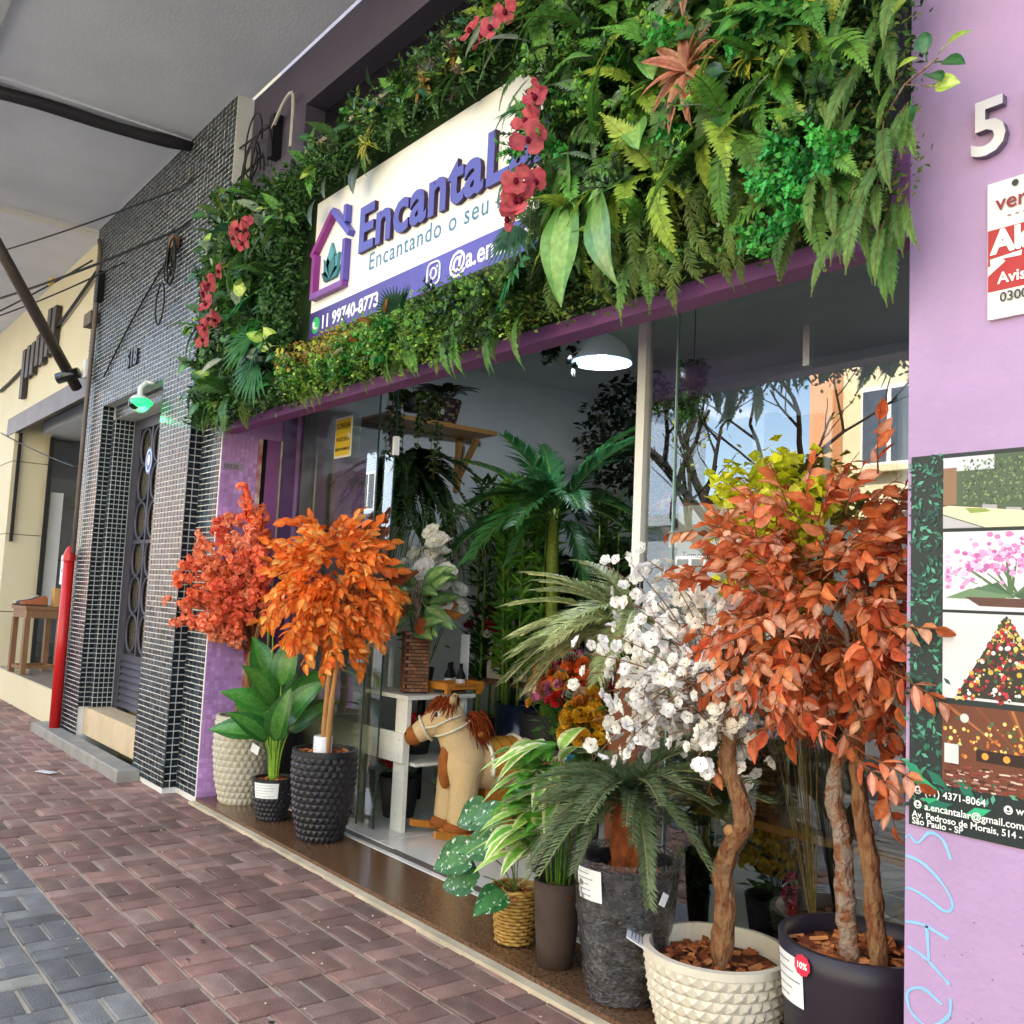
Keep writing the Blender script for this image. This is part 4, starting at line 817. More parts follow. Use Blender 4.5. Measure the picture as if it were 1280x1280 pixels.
# ------------------------------------------------------------------ potted plants along the threshold
BLACKP = mat('black_resin', '#232226', .42, .45, var=.1, vscale=20); CREAMP = mat('cream_resin', '#bdb6a4', .6, .35, var=.06, vscale=12); WHITEP = mat('ivory_resin', '#d6cfbd', .55, .35, var=.05, vscale=12)
def pts_interp(P, n=4):
    P = [Vector(p) for p in P]; out = []
    for i in range(len(P) - 1):
        a, b = P[max(0, i - 1)], P[i]; c, d = P[i + 1], P[min(len(P) - 1, i + 2)]
        for k in range(n):
            t = k / n; out.append(.5 * ((2 * b) + (c - a) * t + (2 * a - 5 * b + 4 * c - d) * t * t + (3 * b - a - 3 * c + d) * t ** 3))
    out.append(P[-1]); return out
def trunk(P, r0, r1, parent, mt=BARK, n=14, knob=.16, name='trunk', seg=12):
    pts = pts_interp(P, seg); k = len(pts); m = MB(); off = Vector((P[0][0] * 37, P[0][1] * 51, r0 * 900)); m.tube(pts, 1.0, n, True)
    out = []
    for i, p in enumerate(pts):
        rb = r0 + (r1 - r0) * i / (k - 1)
        for j in range(n):
            v = Vector(m.v[i * n + j]); d = v - p; q = p + d * .03
            rr = rb * (1 + knob * noise.noise(Vector((d.x, d.y, 0)) * 1.1 + Vector((0, 0, p.z * 16)) + off) + knob * .9 * max(0, noise.noise(p * 9 + off) - .1) + knob * .5 * noise.noise(d * 4 + Vector((0, 0, p.z * 60)) + off)); out.append(tuple(p + d * rr))
    m.v = out; return m.obj(name, mt, parent, True)
def stemline(p, q, sag=.1):
    p, q = Vector(p), Vector(q); mid = (p + q) / 2 + Vector((0, 0, sag * (q - p).length)); return [p, (p + mid) / 2 + Vector((0, 0, .02)), mid, (mid + q) / 2 + Vector((0, 0, .01)), q]
# --- coral blossom tree, cream pot
random.seed(21)
t = thing('coral_blossom_tree', 'coral red blossom tree in a tall cream faceted pot by the lilac mosaic', 'potted tree', (-6.31, .22, 0))
pr = [(.135, 0), (.175, .16), (.197, .36), (.19, .58)]
facet_pot(pr, 26, 13, .011).obj('pot', CREAMP, t); chips(.165, .545).obj('bark_chips', CHIP, t, kind='stuff')
trunk([(.0, 0, .53), (.02, -.01, .72), (.0, .0, .9), (.06, 0, 1.05), (.1, .02, 1.3)], .032, .018, t); trunk([(.05, .02, .53), (.07, .02, .75), (.03, .0, .95), (-.06, 0, 1.15)], .026, .016, t); trunk([(-.05, -.02, .54), (-.1, -.03, .62), (-.12, -.03, .68)], .012, .006, t, name='twig')
label_patch(.03, .03, .60, .70, -2.2, .6, t, 3, 'paper_tag')
def blossom_branch(P0, P1, n, r, c, parent, side=.05, nm='blossom_branch', fn='ruffle', stemc='#6a3c24', red=None):
    m = MB(stemc); pts = pts_interp(stemline(P0, P1, .12), 3); m.tube(pts, [(.007 if fn == 'ruffle' else .0038) * (1 - .6 * i / len(pts)) for i in range(len(pts))], 5, False); k = len(pts)
    for i in range(n):
        p = pts[min(k - 1, int(((.28 if fn == 'ruffle' else .42) + (.72 if fn == 'ruffle' else .58) * (i + .5) / n) * k))] + Vector((U(-side, side), U(-side, side), U(-side, side)))
        if fn == 'ruffle': ruffle(m, p, (U(-1, 1), U(-1, 1), U(0, 1)), r * U(.75, 1.25), c, 18, .3)
        else:
            d = Vector((U(-1, 1), U(-1.6, .3), U(-.4, 1))); m.color('#8a6450'); m.tube([pts[min(k - 1, int((.28 + .72 * (i + .5) / n) * k))], p], .0012, 3, False); petal_flower(m, p, d, r * U(.8, 1.2), c, 5, red or '#8a3a3c', U(.15, .4), .95, 2, .14)
    return m.obj(nm, PETAL, parent)
tips = [(-.34, -.02, 1.62), (-.30, .05, 1.45), (-.38, -.05, 1.34), (-.22, -.1, 1.75), (-.18, .0, 1.9), (-.05, -.08, 1.95), (.02, .02, 2.02), (.12, -.05, 2.08), (.1, .05, 1.9), (.22, -.05, 1.85), (.3, .02, 1.95), (.28, .0, 1.7), (.18, -.12, 1.65), (-.1, -.15, 1.6), (.05, -.16, 1.7), (-.2, -.15, 1.35), (.0, -.18, 1.4), (.12, -.14, 1.45), (-.28, -.1, 1.2), (-.08, -.16, 1.22), (-.18, .1, 1.6), (.15, .12, 1.75), (.3, .05, 1.55), (-.36, -.08, 1.5), (-.14, -.05, 1.15)]
for i, q in enumerate(tips): blossom_branch((.02 + U(-.04, .06), 0, .98 + U(0, .15)), (q[0] * 1.0 + .03, q[1] - .14 - max(0, -q[0] - .05) * .75, q[2]), 20, .043, random.choice(['#ff9468', '#f88258', '#ffa47c']), t, .05)
# --- peace lily style plant, small black pot
t = thing('broad_leaf_plant', 'glossy broad-leaf plant with orange lilies in a small black faceted pot', 'potted plant', (-5.74, .19, 0))
pr = [(.085, 0), (.11, .1), (.128, .26)]
facet_pot(pr, 22, 8, .009).obj('pot', BLACKP, t); chips(.1, .235, 50).obj('bark_chips', CHIP, t, kind='stuff')
a0 = CAMDIR(-5.74, .19); label_patch(.116, .128, .15, .245, a0 - .95, a0 + .25, t, 5, off=.012)
LG = lambda c, c2, L, W, cu=.35: leaf_mb(L, W, c, c2, curl=cu, fold=.22, n=9, peak=.42, wave=.03)
random.seed(17)
for i, (a, z, el, L) in enumerate(((-2.6, .62, .35, .34), (-2.0, .52, .15, .34), (-1.2, .50, .5, .30), (-.5, .50, .7, .34), (.1, .60, .75, .36), (-2.9, .72, .8, .34), (-1.6, .68, .35, .30), (-.9, .72, .6, .32), (2.6, .75, .9, .34), (1.2, .7, .9, .34), (-2.2, .82, 1.5, .32), (-.3, .84, 1.6, .32), (-1.4, .86, 1.2, .30), (3.0, .55, .5, .34), (.7, .55, .6, .34))):
    h_ = Vector((math.cos(a), math.sin(a), 0)); q = h_ * (.05 + .07 * (1 - z)) + Vector((0, 0, z)); s_ = MB('#86ae3c'); s_.tube(pts_interp([(h_.x * .02, h_.y * .02, .23), (h_.x * .04, h_.y * .04, .23 + (z - .23) * .6), q], 3), [.009, .009, .008, .007, .006, .005, .004], 6); s_.obj('leaf_stalk', WAXY, t, True)
    link('leaf', leaf_mb(L * 1.08, L * .52, random.choice(['#33702a', '#2d6428', '#3c7c30']), '#4c8638', curl=.42, fold=.25, n=10, peak=.4, wave=.04).mesh('leaf', WAXY, True), t, aim(q, (h_.x, h_.y, el * 1.7 + .1), (.5, -.35, .6), 1))
for q in ((-.10, -.06, 1.17), (.02, -.08, 1.16)):
    s_ = MB('#7ca83c'); s_.tube([(q[0] * .3, q[1] * .3, .25), (q[0] * .8, q[1] * .8, .8), q], .005, 5); s_.lathe([(.006, 0), (.012, .03), (.024, .06), (.032, .075)], 10, q)
    n0 = len(s_.f) - 30; 
    for fi in range(n0, len(s_.f)): s_.c[fi] = lin(('#e8a030', '#e87828', '#d85828')[(fi - n0) // 10])
    s_.obj('lily_flower', PETAL, t)
m = MB('#eceff2'); m.box((-.02, -.13, .44), (.06, .004, .06), Matrix.Rotation(.5, 3, 'Y') @ Matrix.Rotation(.5, 3, 'Z')); m.obj('price_tag', PRINT, t)
# --- orange leafed tree, black pot
random.seed(5)
def spray_mb(nl, L, ll, lw, cs, c2s, curl=.25, droop=.25, loose=.45):
    m = MB('#8a5a30'); P = [Vector((0, L * t_, -droop * L * t_ * t_)) for t_ in [k / 5 for k in range(6)]]; m.tube(P, [.0028, .0024, .002, .0016, .0013, .001], 4, False)
    for i in range(nl):
        t_ = .22 + .78 * (i // 2) / max(1, (nl - 1) // 2); p = P[min(5, int(t_ * 5))]; sg = -1 if i % 2 else 1
        d = Vector((sg * (1.0 if t_ < .98 else .15) + U(-.5, .5) * loose, .75 + .6 * t_ + U(-.6, .4) * loose, U(-.5, .35) - U(0, .9) * loose)); k = U(.8, 1.15); c = random.choice(range(len(cs)))
        lf = leaf_mb(ll * k, lw * k, mixc(cs[c], cs[c - 1], U(0, .6)), c2s[c], curl=curl * U(.2, 1.8), fold=.25, n=4, peak=.42); m.add(lf, aim(p, d, (U(-1, 1) * (.4 + loose), U(-.2, .2) - loose * U(0, .8), 1)), j=.22)
    return m
def leafy_crown(t, c, rad, n, protos, anchor, name='leaf_spray', core=.35, squash=None, s=(.85, 1.2), stemr=.005, down=.25, seed=1, branches=26, stemc=BARK, ymax=None):
    random.seed(seed); c = Vector(c)
    for i in range(branches):
        a = U(0, 6.28); z = U(-.8, .9); rr = math.sqrt(max(0, 1 - z * z)); q = c + Vector((rad[0] * rr * math.cos(a), rad[1] * rr * math.sin(a), rad[2] * z)) * U(.6, .9); m = MB(); A = Vector(random.choice(anchor)); pts = pts_interp(stemline(A, q, .08), 3)
        m.tube(pts, [stemr * (1 - .65 * k / len(pts)) for k in range(len(pts))], 5, False); m.obj('branch', stemc, t, True)
    k = 0
    while k < n:
        a = U(0, 6.283); z = U(-1, 1); rr = math.sqrt(1 - z * z); f = U(core, 1) ** .6; d0 = Vector((rr * math.cos(a), rr * math.sin(a), z))
        q = c + Vector((rad[0] * d0.x, rad[1] * d0.y, rad[2] * d0.z)) * f * (1 + .12 * noise.noise(d0 * 2.3 + c))
        if ymax is not None and q.y > ymax: continue
        d = (d0 + Vector((U(-.5, .5), U(-.5, .5), U(-.4, .3) - down))).normalized(); link(name, random.choice(protos), t, aim(q - d * .08, d, (U(-.4, .4), U(-.7, .1), 1), U(*s), U(-.6, .6))); k += 1
OC = ['#f88a30', '#f07828', '#ffa03c', '#e46820']; OC2 = ['#ffae5c', '#f89a4c', '#ffbc70', '#f0883c']
osp = [spray_mb(9, .17, .074, .044, OC, OC2, .25, .25, .9).mesh('leaf_spray', PETAL, True) for i in range(6)]
t = thing('orange_leaf_tree', 'bright orange leaf tree on twin canes in a black faceted pot', 'potted tree', (-5.17, .24, 0))
pr = [(.125, 0), (.165, .16), (.188, .38), (.187, .52)]
facet_pot(pr, 26, 13, .012).obj('pot', BLACKP, t); chips(.162, .49).obj('bark_chips', CHIP, t, kind='stuff')
trunk([(-.03, 0, .47), (-.02, 0, .75), (.0, 0, 1.0), (.03, 0, 1.25), (.06, 0, 1.55)], .021, .014, t, BARK_PALE, knob=.06); trunk([(.04, -.01, .47), (.06, -.01, .8), (.09, 0, 1.05), (.1, .02, 1.35)], .019, .012, t, BARK_PALE, knob=.06)
m = MB('#eef1f4'); m.lathe([(.055, .50), (.055, .595)], 20, (.0, -.02, 0)); m.color('#70757a')
for k in range(4): m.box((.0, -.0755, .575 - k * .018), (.045 - .008 * (k % 2), .002, .0016))
m.obj('paper_tag', PRINT, t)
leafy_crown(t, (-.02, -.02, 1.46), (.43, .34, .42), 190, osp, [(.05, 0, 1.2), (.02, 0, 1.05), (.08, 0, 1.35)], seed=8, core=.3)
# --- caladium in basket
random.seed(31)
CAL = foliage_mat('caladium_leaf', .4, .2, .1, .01)
ct = CAL.node_tree; cb = ct.nodes['Principled BSDF']; srcl = cb.inputs['Base Color'].links[0].from_socket
vz = ct.nodes.new('ShaderNodeTexNoise'); vz.inputs['Scale'].default_value = 70; vz.inputs['Detail'].default_value = 3; tcx = ct.nodes.new('ShaderNodeTexCoord'); ct.links.new(tcx.outputs['Object'], vz.inputs['Vector'])
rpx = ct.nodes.new('ShaderNodeValToRGB'); rpx.color_ramp.elements[0].position = .60; rpx.color_ramp.elements[1].position = .66; ct.links.new(vz.outputs['Fac'], rpx.inputs[0])
mxx = ct.nodes.new('ShaderNodeMixRGB'); mxx.inputs[2].default_value = (.75, .82, .72, 1); ct.links.new(rpx.outputs[0], mxx.inputs[0]); ct.links.new(srcl, mxx.inputs[1]); ct.links.new(mxx.outputs[0], cb.inputs['Base Color'])
t = thing('caladium_plant', 'white speckled caladium in a woven wicker basket', 'potted plant', (-3.25, .17, 0))
WICK = mat('wicker', '#c09a50', .55, .35, var=.2, vscale=50, attr=False, c2='#8f6a30', bump=.2)
b = MB('#2a2018'); b.lathe([(.07, .002), (.092, .19), (.086, .19), (.07, .04)], 28); b.obj('basket_liner', mat('liner', '#33281c', .8, .2), t)
wk = MB()
for i in range(15):
    z = .012 + i * .0145; rr = .074 + .024 * (z / .22); N = 56; wk.tube([((rr + .0045 * math.sin(11 * a + math.pi * (i % 2))) * math.cos(a), (rr + .0045 * math.sin(11 * a + math.pi * (i % 2))) * math.sin(a), z) for a in [2 * math.pi * k / N for k in range(N + 1)]], .0072, 5, False)
wk.obj('woven_strands', WICK, t, True, kind='stuff')
wk = MB(); wk.tube([(.102 * math.cos(a), .102 * math.sin(a), .226 + .003 * math.sin(a * 9)) for a in [2 * math.pi * k / 40 for k in range(41)]], .0085, 6, False); wk.obj('basket_rim', WICK, t, True)
chips(.088, .195, 40, size=.026).obj('bark_chips', CHIP, t, kind='stuff')
for q, d, L in (((-.14, -.1, .36), (-.65, -.6, -.35), .17), ((-.10, .0, .48), (-.9, -.25, .0), .17), ((-.22, .02, .50), (-.75, -.4, -.3), .16), ((-.13, -.08, .25), (-.75, -.5, -.25), .16), ((.05, -.1, .24), (.25, -.9, -.15), .13), ((-.02, .03, .52), (-.2, .1, .9), .14), ((-.05, -.06, .40), (-.5, -.7, -.1), .14)):
    s_ = MB('#5a7a3c'); s_.tube(pts_interp([(0, 0, .19), (q[0] * .4, q[1] * .4, .19 + (q[2] - .19) * .7), q], 3), .003, 5); s_.obj('leaf_stalk', WAXY, t)
    link('leaf', leaf_mb(L, L * .68, '#2f6a3c', '#4a8450', curl=.3, fold=.15, n=8, peak=.3, wave=.03).mesh('leaf', CAL, True), t, aim((q[0] * 1.1, q[1] * 1.1, q[2]), d, (.7, -.7, .6), 1.45))
# --- striped foliage in the brown cylinder
t = thing('striped_foliage_plant', 'lime and cream striped foliage in a tall dark brown pot', 'potted plant', (-2.96, .15, 0))
plain_pot([(.07, 0), (.082, .1), (.094, .25), (.098, .335)], .012).obj('pot', mat('brown_clay', '#4a3c36', .75, .25, var=.12, vscale=14, bump=.2), t, True)
chips(.082, .29, 40).obj('bark_chips', CHIP, t, kind='stuff')
ls = [leaf_mb(.24, .065, '#8cc456', '#ecefbe', curl=.55, fold=.25, n=7, peak=.4, stripes=1).mesh('leaf', FOL), leaf_mb(.2, .07, '#9cd060', '#dfe8a0', curl=.5, fold=.25, n=7, stripes=1).mesh('leaf', FOL), leaf_mb(.17, .08, '#4f9a38', '#78b84c', curl=.4, fold=.2, n=7).mesh('leaf', FOL)]
m = MB('#6a9a3c')
for i in range(16): q = (U(-.07, .07), U(-.07, .07)); m.tube([(q[0] * .6, q[1] * .6, .29), (q[0], q[1], .5), (q[0] * 1.6 - .02, q[1] * 1.6, U(.6, .8))], [.004, .0035, .002], 4, False)
m.obj('stems', FOL, t)
for i in range(84):
    z = .42 + .46 * i / 84; a = U(0, 6.28); d = Vector((math.cos(a) - .62, math.sin(a) - .6, U(.0, .6))); link('leaf', random.choice(ls), t, aim((U(-.14, .0), U(-.12, .03), z + U(-.03, .03)), d, (0, 0, 1), U(.9, 1.3)))
# --- sago palm in wrapped stone pot
t = thing('wrapped_sago_palm', 'dark green sago palm in a stone-look pot wrapped in clear film', 'potted palm', (-2.60, .17, 0))
def wob(r, z, a, i): return (r * (1 + .035 * noise.noise((math.cos(a) * 3, math.sin(a) * 3, z * 9)) + .03 * noise.noise((math.cos(a) * 7 + z * 9, math.sin(a) * 7, z * 34)) + .018 * noise.noise((math.cos(a) * 16, math.sin(a) * 16 + z * 30, z * 60))), z)
sp = [(.12 + .075 * (k / 48) ** .8, .49 * k / 48) for k in range(49)]
plain_pot(sp, .02, 110, .07, wob).obj('pot', mat('dark_stone', '#1c1a1e', .38, .35, var=.6, vscale=12, c2='#575257', bump=1, bscale=26, coat=.35, detail=9, bdist=.03), t, True)
def wob2(r, z, a, i): rr, zz = wob(r, z, a, i); return rr + .005 + .006 * abs(noise.noise((math.cos(a) * 8 + z * 22, math.sin(a) * 8, z * 30))), zz
w_ = MB(); w_.lathe([(.125 + .075 * (k / 40) ** .8, .005 + .515 * k / 40) for k in range(41)], 96, fn=wob2); w_.obj('plastic_wrap', WRAP, t)
chips(.172, .43).obj('bark_chips', CHIP, t, kind='stuff')
a0 = CAMDIR(-2.6, .17); label_patch(.178, .196, .375, .49, a0 - 1.05, a0 - .45, t, 5, off=.014)
m = MB('#e8ebee'); m.box((.2 * math.cos(a0 + .75), .2 * math.sin(a0 + .75), .40), (.03, .003, .045), Matrix.Rotation(a0 + .75 + R(90), 3, 'Z') @ Matrix.Rotation(.5, 3, 'Y')); m.obj('diamond_sticker', PRINT, t)
tr_ = MB(); tr_.lathe([(.05, .42), (.058, .52), (.05, .66), (.02, .74)], 14, fn=lambda r, z, a, i: (r * (1 + .18 * ((i + int(a * 2.3)) % 2)), z)); tr_.obj('palm_trunk', mat('palm_trunk', '#8a4a28', .9, .2, var=.4, vscale=30, bump=.8), t)
cyc = [frond_mb(.46, 44, .10, .010, '#4c5e40', droop=d_, ang=52, tipc='#6f8058', stemc='#8a8a5c', shape=3, vee=.35, pdroop=.1, base=.1) for d_ in (.75, 1.0, 1.2)]; cyc = [c.mesh('palm_frond', FOL) for c in cyc]
for i in range(58):
    a = 2 * math.pi * i / 58 * 6.2 + U(-.15, .15); el = .1 + 1.9 * (i / 58); d = Vector((math.cos(a) * .9 - .3, math.sin(a) * .8 - .28, el)); link('palm_frond', random.choice(cyc), t, aim((.02 * math.cos(a), .02 * math.sin(a), .70), d, (0, 0, 1), U(.66, .92)))
# --- white blossom tree, ivory pot
random.seed(77)
t = thing('white_blossom_tree', 'white cherry blossom tree in a wide ivory faceted pot', 'potted tree', (-2.22, .24, 0))
facet_pot([(.19, -.0), (.225, .12), (.25, .28)], 34, 7, .013, .028, .06).obj('pot', WHITEP, t); chips(.222, .215, 110, size=.026).obj('bark_chips', CHIP, t, kind='stuff')
trunk([(.02, 0, .2), (.03, 0, .40), (.02, 0, .56), (.09, 0, .70), (.09, 0, .78), (.03, 0, .92), (.04, .0, 1.1), (.02, .02, 1.35)], .038, .026, t, BARK, 16, .34)
k_ = MB(); k_.ell((.066, -.03, .69), (.021, .022, .022), 10, 6); k_.obj('cut_knot', BARK_PALE, t, True)
m = MB('#f2f4f6'); M0 = Matrix.Rotation(R(-48), 3, 'Z') @ Matrix.Rotation(R(-28), 3, 'X'); m.box((-.20, -.185, .275), (.10, .09, .003), M0); m.color('#666a70')
for k in range(5): o = M0 @ Vector((-.005, .03 - k * .014, .0026)); m.box((-.20 + o.x, -.185 + o.y, .275 + o.z), (.07 - .012 * (k % 2), .003, .001), M0)
m.obj('paper_tag', PRINT, t)
tips = []
for px_ in range(46):
    a = U(0, 6.28); z = U(.84, 1.64); w_ = .34 * (1 - abs((z - 1.22) / .56) ** 2.2) + .08; tips.append((math.cos(a) * w_ * U(.5, 1) - .17, max(-.34, min(.24, math.sin(a) * .28 * U(.3, 1))), z))
tips += [(-.62, -.1, 1.25), (-.6, 0, 1.45), (-.66, -.05, 1.16), (-.5, -.15, 1.0), (-.45, -.2, .86), (-.52, -.1, 1.6), (-.3, -.2, .92), (-.52, -.02, 1.22), (-.5, -.05, 1.32), (-.55, .0, 1.1), (-.45, .1, 1.62), (-.35, -.05, .98), (-.4, .05, .88), (-.1, .1, 1.82)]
for q in tips: blossom_branch((.03 + U(-.02, .02), .01, U(.95, 1.25)), q, 9, .026, random.choice(['#fdfbf8', '#f8f4f0', '#fffaf0']), t, .055, 'blossom_branch', 'flower', '#96705a')
# --- red leaf tree, dark pot
t = thing('red_leaf_tree', 'copper red leaf tree with two knotted stems in a smooth dark pot', 'potted tree', (-1.735, .35, 0))
plain_pot([(.2, 0), (.23, .15), (.25, .36), (.255, .43)], .022, 64, .07).obj('pot', mat('dark_plum_resin', '#2a2430', .45, .45, var=.08), t, True)
chips(.225, .375, 130, size=.03).obj('bark_chips', CHIP, t, kind='stuff')
trunk([(.0, -.06, .36), (-.02, -.06, .55), (-.04, -.05, .72), (-.085, -.03, .86), (-.075, -.02, .98), (-.03, 0, 1.12), (-.05, .0, 1.4), (-.02, 0, 1.7)], .030, .018, t, BARK_GREY, 16, .36); trunk([(.10, -.06, .36), (.08, -.05, .5), (.05, -.04, .68), (.0, -.02, .86), (-.02, .0, 1.02), (.02, .02, 1.3)], .030, .018, t, BARK, 16, .36)
a0 = CAMDIR(-1.735, .35); label_patch(.240, .252, .25, .395, a0 - 1.28, a0 - .72, t, 5)
m = MB('#d8304c'); aa = a0 - .70; rr = .262
def onpot(u, v): a_ = aa + u / rr; return (rr * math.cos(a_), rr * math.sin(a_), .385 + v)
for k in range(20):
    p, q = 2 * math.pi * k / 20, 2 * math.pi * (k + 1) / 20; r1_ = .03 + .003 * (k % 2); r2_ = .03 + .003 * ((k + 1) % 2); m.poly([onpot(0, 0), onpot(r1_ * math.cos(p), r1_ * math.sin(p)), onpot(r2_ * math.cos(q), r2_ * math.sin(q))])
tm_ = text_mb('10%', .026, 0, .0008, 'CENTER', c='#ffffff'); rr = .2635
q = MB('#ffffff'); q.v = [onpot(v[0], v[1] - .009) for v in tm_.v]; q.f, q.c, q.m = tm_.f, tm_.c, tm_.m; m.add(q); m.obj('discount_sticker', PRINT, t)
RC = ['#d4683a', '#c0542c', '#e08450', '#b04822', '#e8a480', '#dc7848']; RC2 = ['#dc8454', '#ca683c', '#e89868', '#be5a34', '#ecb294', '#e48c60']
rsp = [spray_mb(7, .19, .070, .034, RC, RC2, .35, .12, 1.1).mesh('leaf_spray', PETAL, True) for i in range(9)]
leafy_crown(t, (-.12, -.06, 1.47), (.45, .38, .44), 300, rsp, [(-.03, 0, 1.1), (-.05, 0, 1.35), (-.02, 0, 1.6)], seed=12, core=.25, stemr=.006, branches=30, ymax=.2, s=(.75, 1.15), down=-.05)
for q, d in (((.28, -.36, 1.42), (.9, -.2, .1)), ((.30, -.36, 1.30), (.9, -.2, -.3)), ((.25, -.38, 1.06), (.9, -.1, -.2)), ((.2, -.38, 1.05), (.8, -.2, -.3)), ((-.5, -.2, 1.72), (-1, -.1, .1)), ((-.45, -.1, .98), (-.5, -.3, -1)), ((.12, -.1, .98), (.35, -.1, -1)), ((-.45, 0, 1.82), (-1, -.2, .1)), ((.1, -.1, 1.9), (.1, -.3, 1))): link('leaf_spray', random.choice(rsp), t, aim(q, d, (0, -.6, 1), U(.9, 1.1)))
# ------------------------------------------------------------------ inside the shop
random.seed(99)
WPT = mat('white_painted_wood', '#dcdcd4', .5, .35, var=.06, vscale=5, stretch=(1, 8, 8)); PINE = mat('pine_wood', '#b88a4c', .5, .35, var=.2, vscale=5, stretch=(1, 9, 9), c2='#a0743c'); DWOOD = mat('dark_wood', '#2a211c', .6, .3, var=.2, vscale=5); BLKM = mat('black_metal', '#161616', .5, .4, .3)
TRAYW = mat('honey_wood', '#c07c2c', .45, .4, var=.15, vscale=6, stretch=(1, 6, 6))
# white workbench
t = thing('white_bench', 'white painted plank bench inside the doorway behind the glass panes', 'bench', (-5.02, .72, 0), R(3))
m = MB(); m.bx(-1.3, 0.0, -.02, .52, .805, .83); m.obj('bench_top', WPT, t)
for x, y in ((-.085, 0), (-.085, .44), (-1.2, 0), (-1.2, .44)):
    m = MB(); m.bx(x - .06, x + .06, y, y + .03, .003, .804); m.obj('leg', WPT, t)
m = MB(); m.bx(-1.3, -.02, -.022, -.002, .42, .6); m.obj('front_board', WPT, t); m = MB(); m.bx(-1.25, .02, .05, .44, .40, .419); m.obj('lower_shelf', WPT, t)
for x, z in ((-.06, .56), (-.06, .46), (-.09, .35), (-.09, .1)):
    m = MB('#8a8a86'); m.ell((x, -.024 if z > .4 else -.001, z), (.006, .003, .006), 8, 4); m.obj('screw', STEEL, t)
# brick relief vase with magnolia leaves
t = thing('brick_relief_vase', 'brown brick-patterned square vase of magnolia leaves on the white bench', 'vase', (-5.21, .86, .832), R(-22))
m = MB(); m.box((0, 0, .19), (.15, .15, .38), None); m.obj('vase_body', mat('vase_mortar', '#2e2018', .7, .3), t)
bm_ = MB()
for r_ in range(17):
    for side in range(4):
        A = Matrix.Rotation(side * math.pi / 2, 3, 'Z')
        for k in range(4):
            x = -.075 + .0375 * k + (.019 if r_ % 2 else 0); x1 = min(.077, x + .034); x = max(-.077, x)
            if x1 - x < .008: continue
            c_ = A @ Vector(((x + x1) / 2, -.076, .011 + r_ * .0222 + .008)); bm_.color(random.choice(['#7a5236', '#6a4630', '#8a6040']), .15); bm_.box(c_, (x1 - x, .008, .0165), A)
bm_.obj('relief_bricks', PAINTED, t, kind='stuff')
gl = leaf_mb(.17, .075, '#5c8a4c', '#8fb068', curl=.3, fold=.25, n=7, stalk=.02).mesh('leaf', WAXY); br = leaf_mb(.17, .075, '#a85628', '#b8683a', curl=.3, fold=-.15, n=7, stalk=.02).mesh('leaf', FOL)
for i in range(36):
    a = U(0, 6.28); z = .42 + .34 * i / 36; link('leaf', br if i % 4 == 1 else gl, t, aim((.05 * math.cos(a), .05 * math.sin(a), z + U(-.05, .05)), (math.cos(a), math.sin(a), U(-.5, .7)), (.8, -.5, .45), U(1.1, 1.55)))
m = MB('#6a5a3c')
for k in range(4): m.tube([(0, 0, .36), (.03 * math.cos(k * 1.6), .03 * math.sin(k * 1.6), .7)], .004, 5)
m.obj('stems', BARK_GREY, t)
def bouquet(name, label, cat, loc, potm, pr_, blooms, cs, r, spread, h, kind='petal', leafc=('#3f6a30', '#55803c'), nl=20, group=None, ll=.08):
    t = thing(name, label, cat, loc, 0, group); plain_pot(pr_, .01, 28, .03).obj('pot', potm, t, True); z0_ = pr_[-1][1]
    st = MB('#4a6a30')
    for i in range(blooms):
        a = U(0, 6.28); k = math.sqrt(U(0, 1)); p = Vector((spread[0] * k * math.cos(a), spread[1] * k * math.sin(a), z0_ + h * (.35 + .65 * (1 - k * k * .7)) * U(.75, 1.05))); st.tube([(p.x * .15, p.y * .15, z0_ - .02), (p.x * .6, p.y * .6, z0_ + (p.z - z0_) * .6), p], .002, 3, False)
        f = MB(); nr = Vector((p.x / max(.01, spread[0]), p.y / max(.01, spread[1]) - .6, .6)); c = random.choice(cs)
        if kind == 'petal': petal_flower(f, p, nr, r * U(.8, 1.2), c, 5, '#e0c870', .25, 1.15, 2, .15)
        elif kind == 'rose': rose(f, p, nr, r * U(.8, 1.2), c)
        elif kind == 'mix': (rose if i % 2 else lambda m_, p_, n_, r_, c_: ruffle(m_, p_, n_, r_ * .9, c_, 18, .25))(f, p, nr, r * U(.7, 1.25), c)
        else: ruffle(f, p, nr, r * U(.8, 1.2), c, 18, .25)
        f.obj('flower', PETAL, t)
    st.obj('stems', FOL, t)
    lf = MB()
    for i in range(nl * 3):
        a = U(0, 6.28); k = math.sqrt(U(0, 1)); small_leaf(lf, (spread[0] * k * math.cos(a) * .8, spread[1] * k * math.sin(a) * .8, z0_ + h * U(.05, .8)), (math.cos(a), math.sin(a), U(-.3, .8)), ll * U(.7, 1.2), ll * .4, lin(random.choice(leafc)))
    lf.obj('foliage', FOL, t, kind='stuff'); return t
DKP = mat('dark_grey_pot', '#2c2b2c', .6, .35, var=.1); GREYP = mat('grey_pot', '#5b564e', .6, .35, var=.15, vscale=8)
bouquet('white_orchid', 'large bunch of white silk orchids behind the orange tree', 'orchid', (-5.42, 1.06, .832), DKP, [(.06, 0), (.08, .14)], 46, ['#f2f0ea', '#e6e6e0', '#f8f4ec'], .07, (.26, .2), .92, 'petal', nl=10)
bouquet('red_flower_pot', 'pot of red flowers on the floor behind the glass door panes', 'potted flowers', (-5.45, .95, .003), DKP, [(.10, 0), (.14, .26)], 9, ['#c02030', '#a81828'], .055, (.14, .12), .16, 'rose', nl=8)
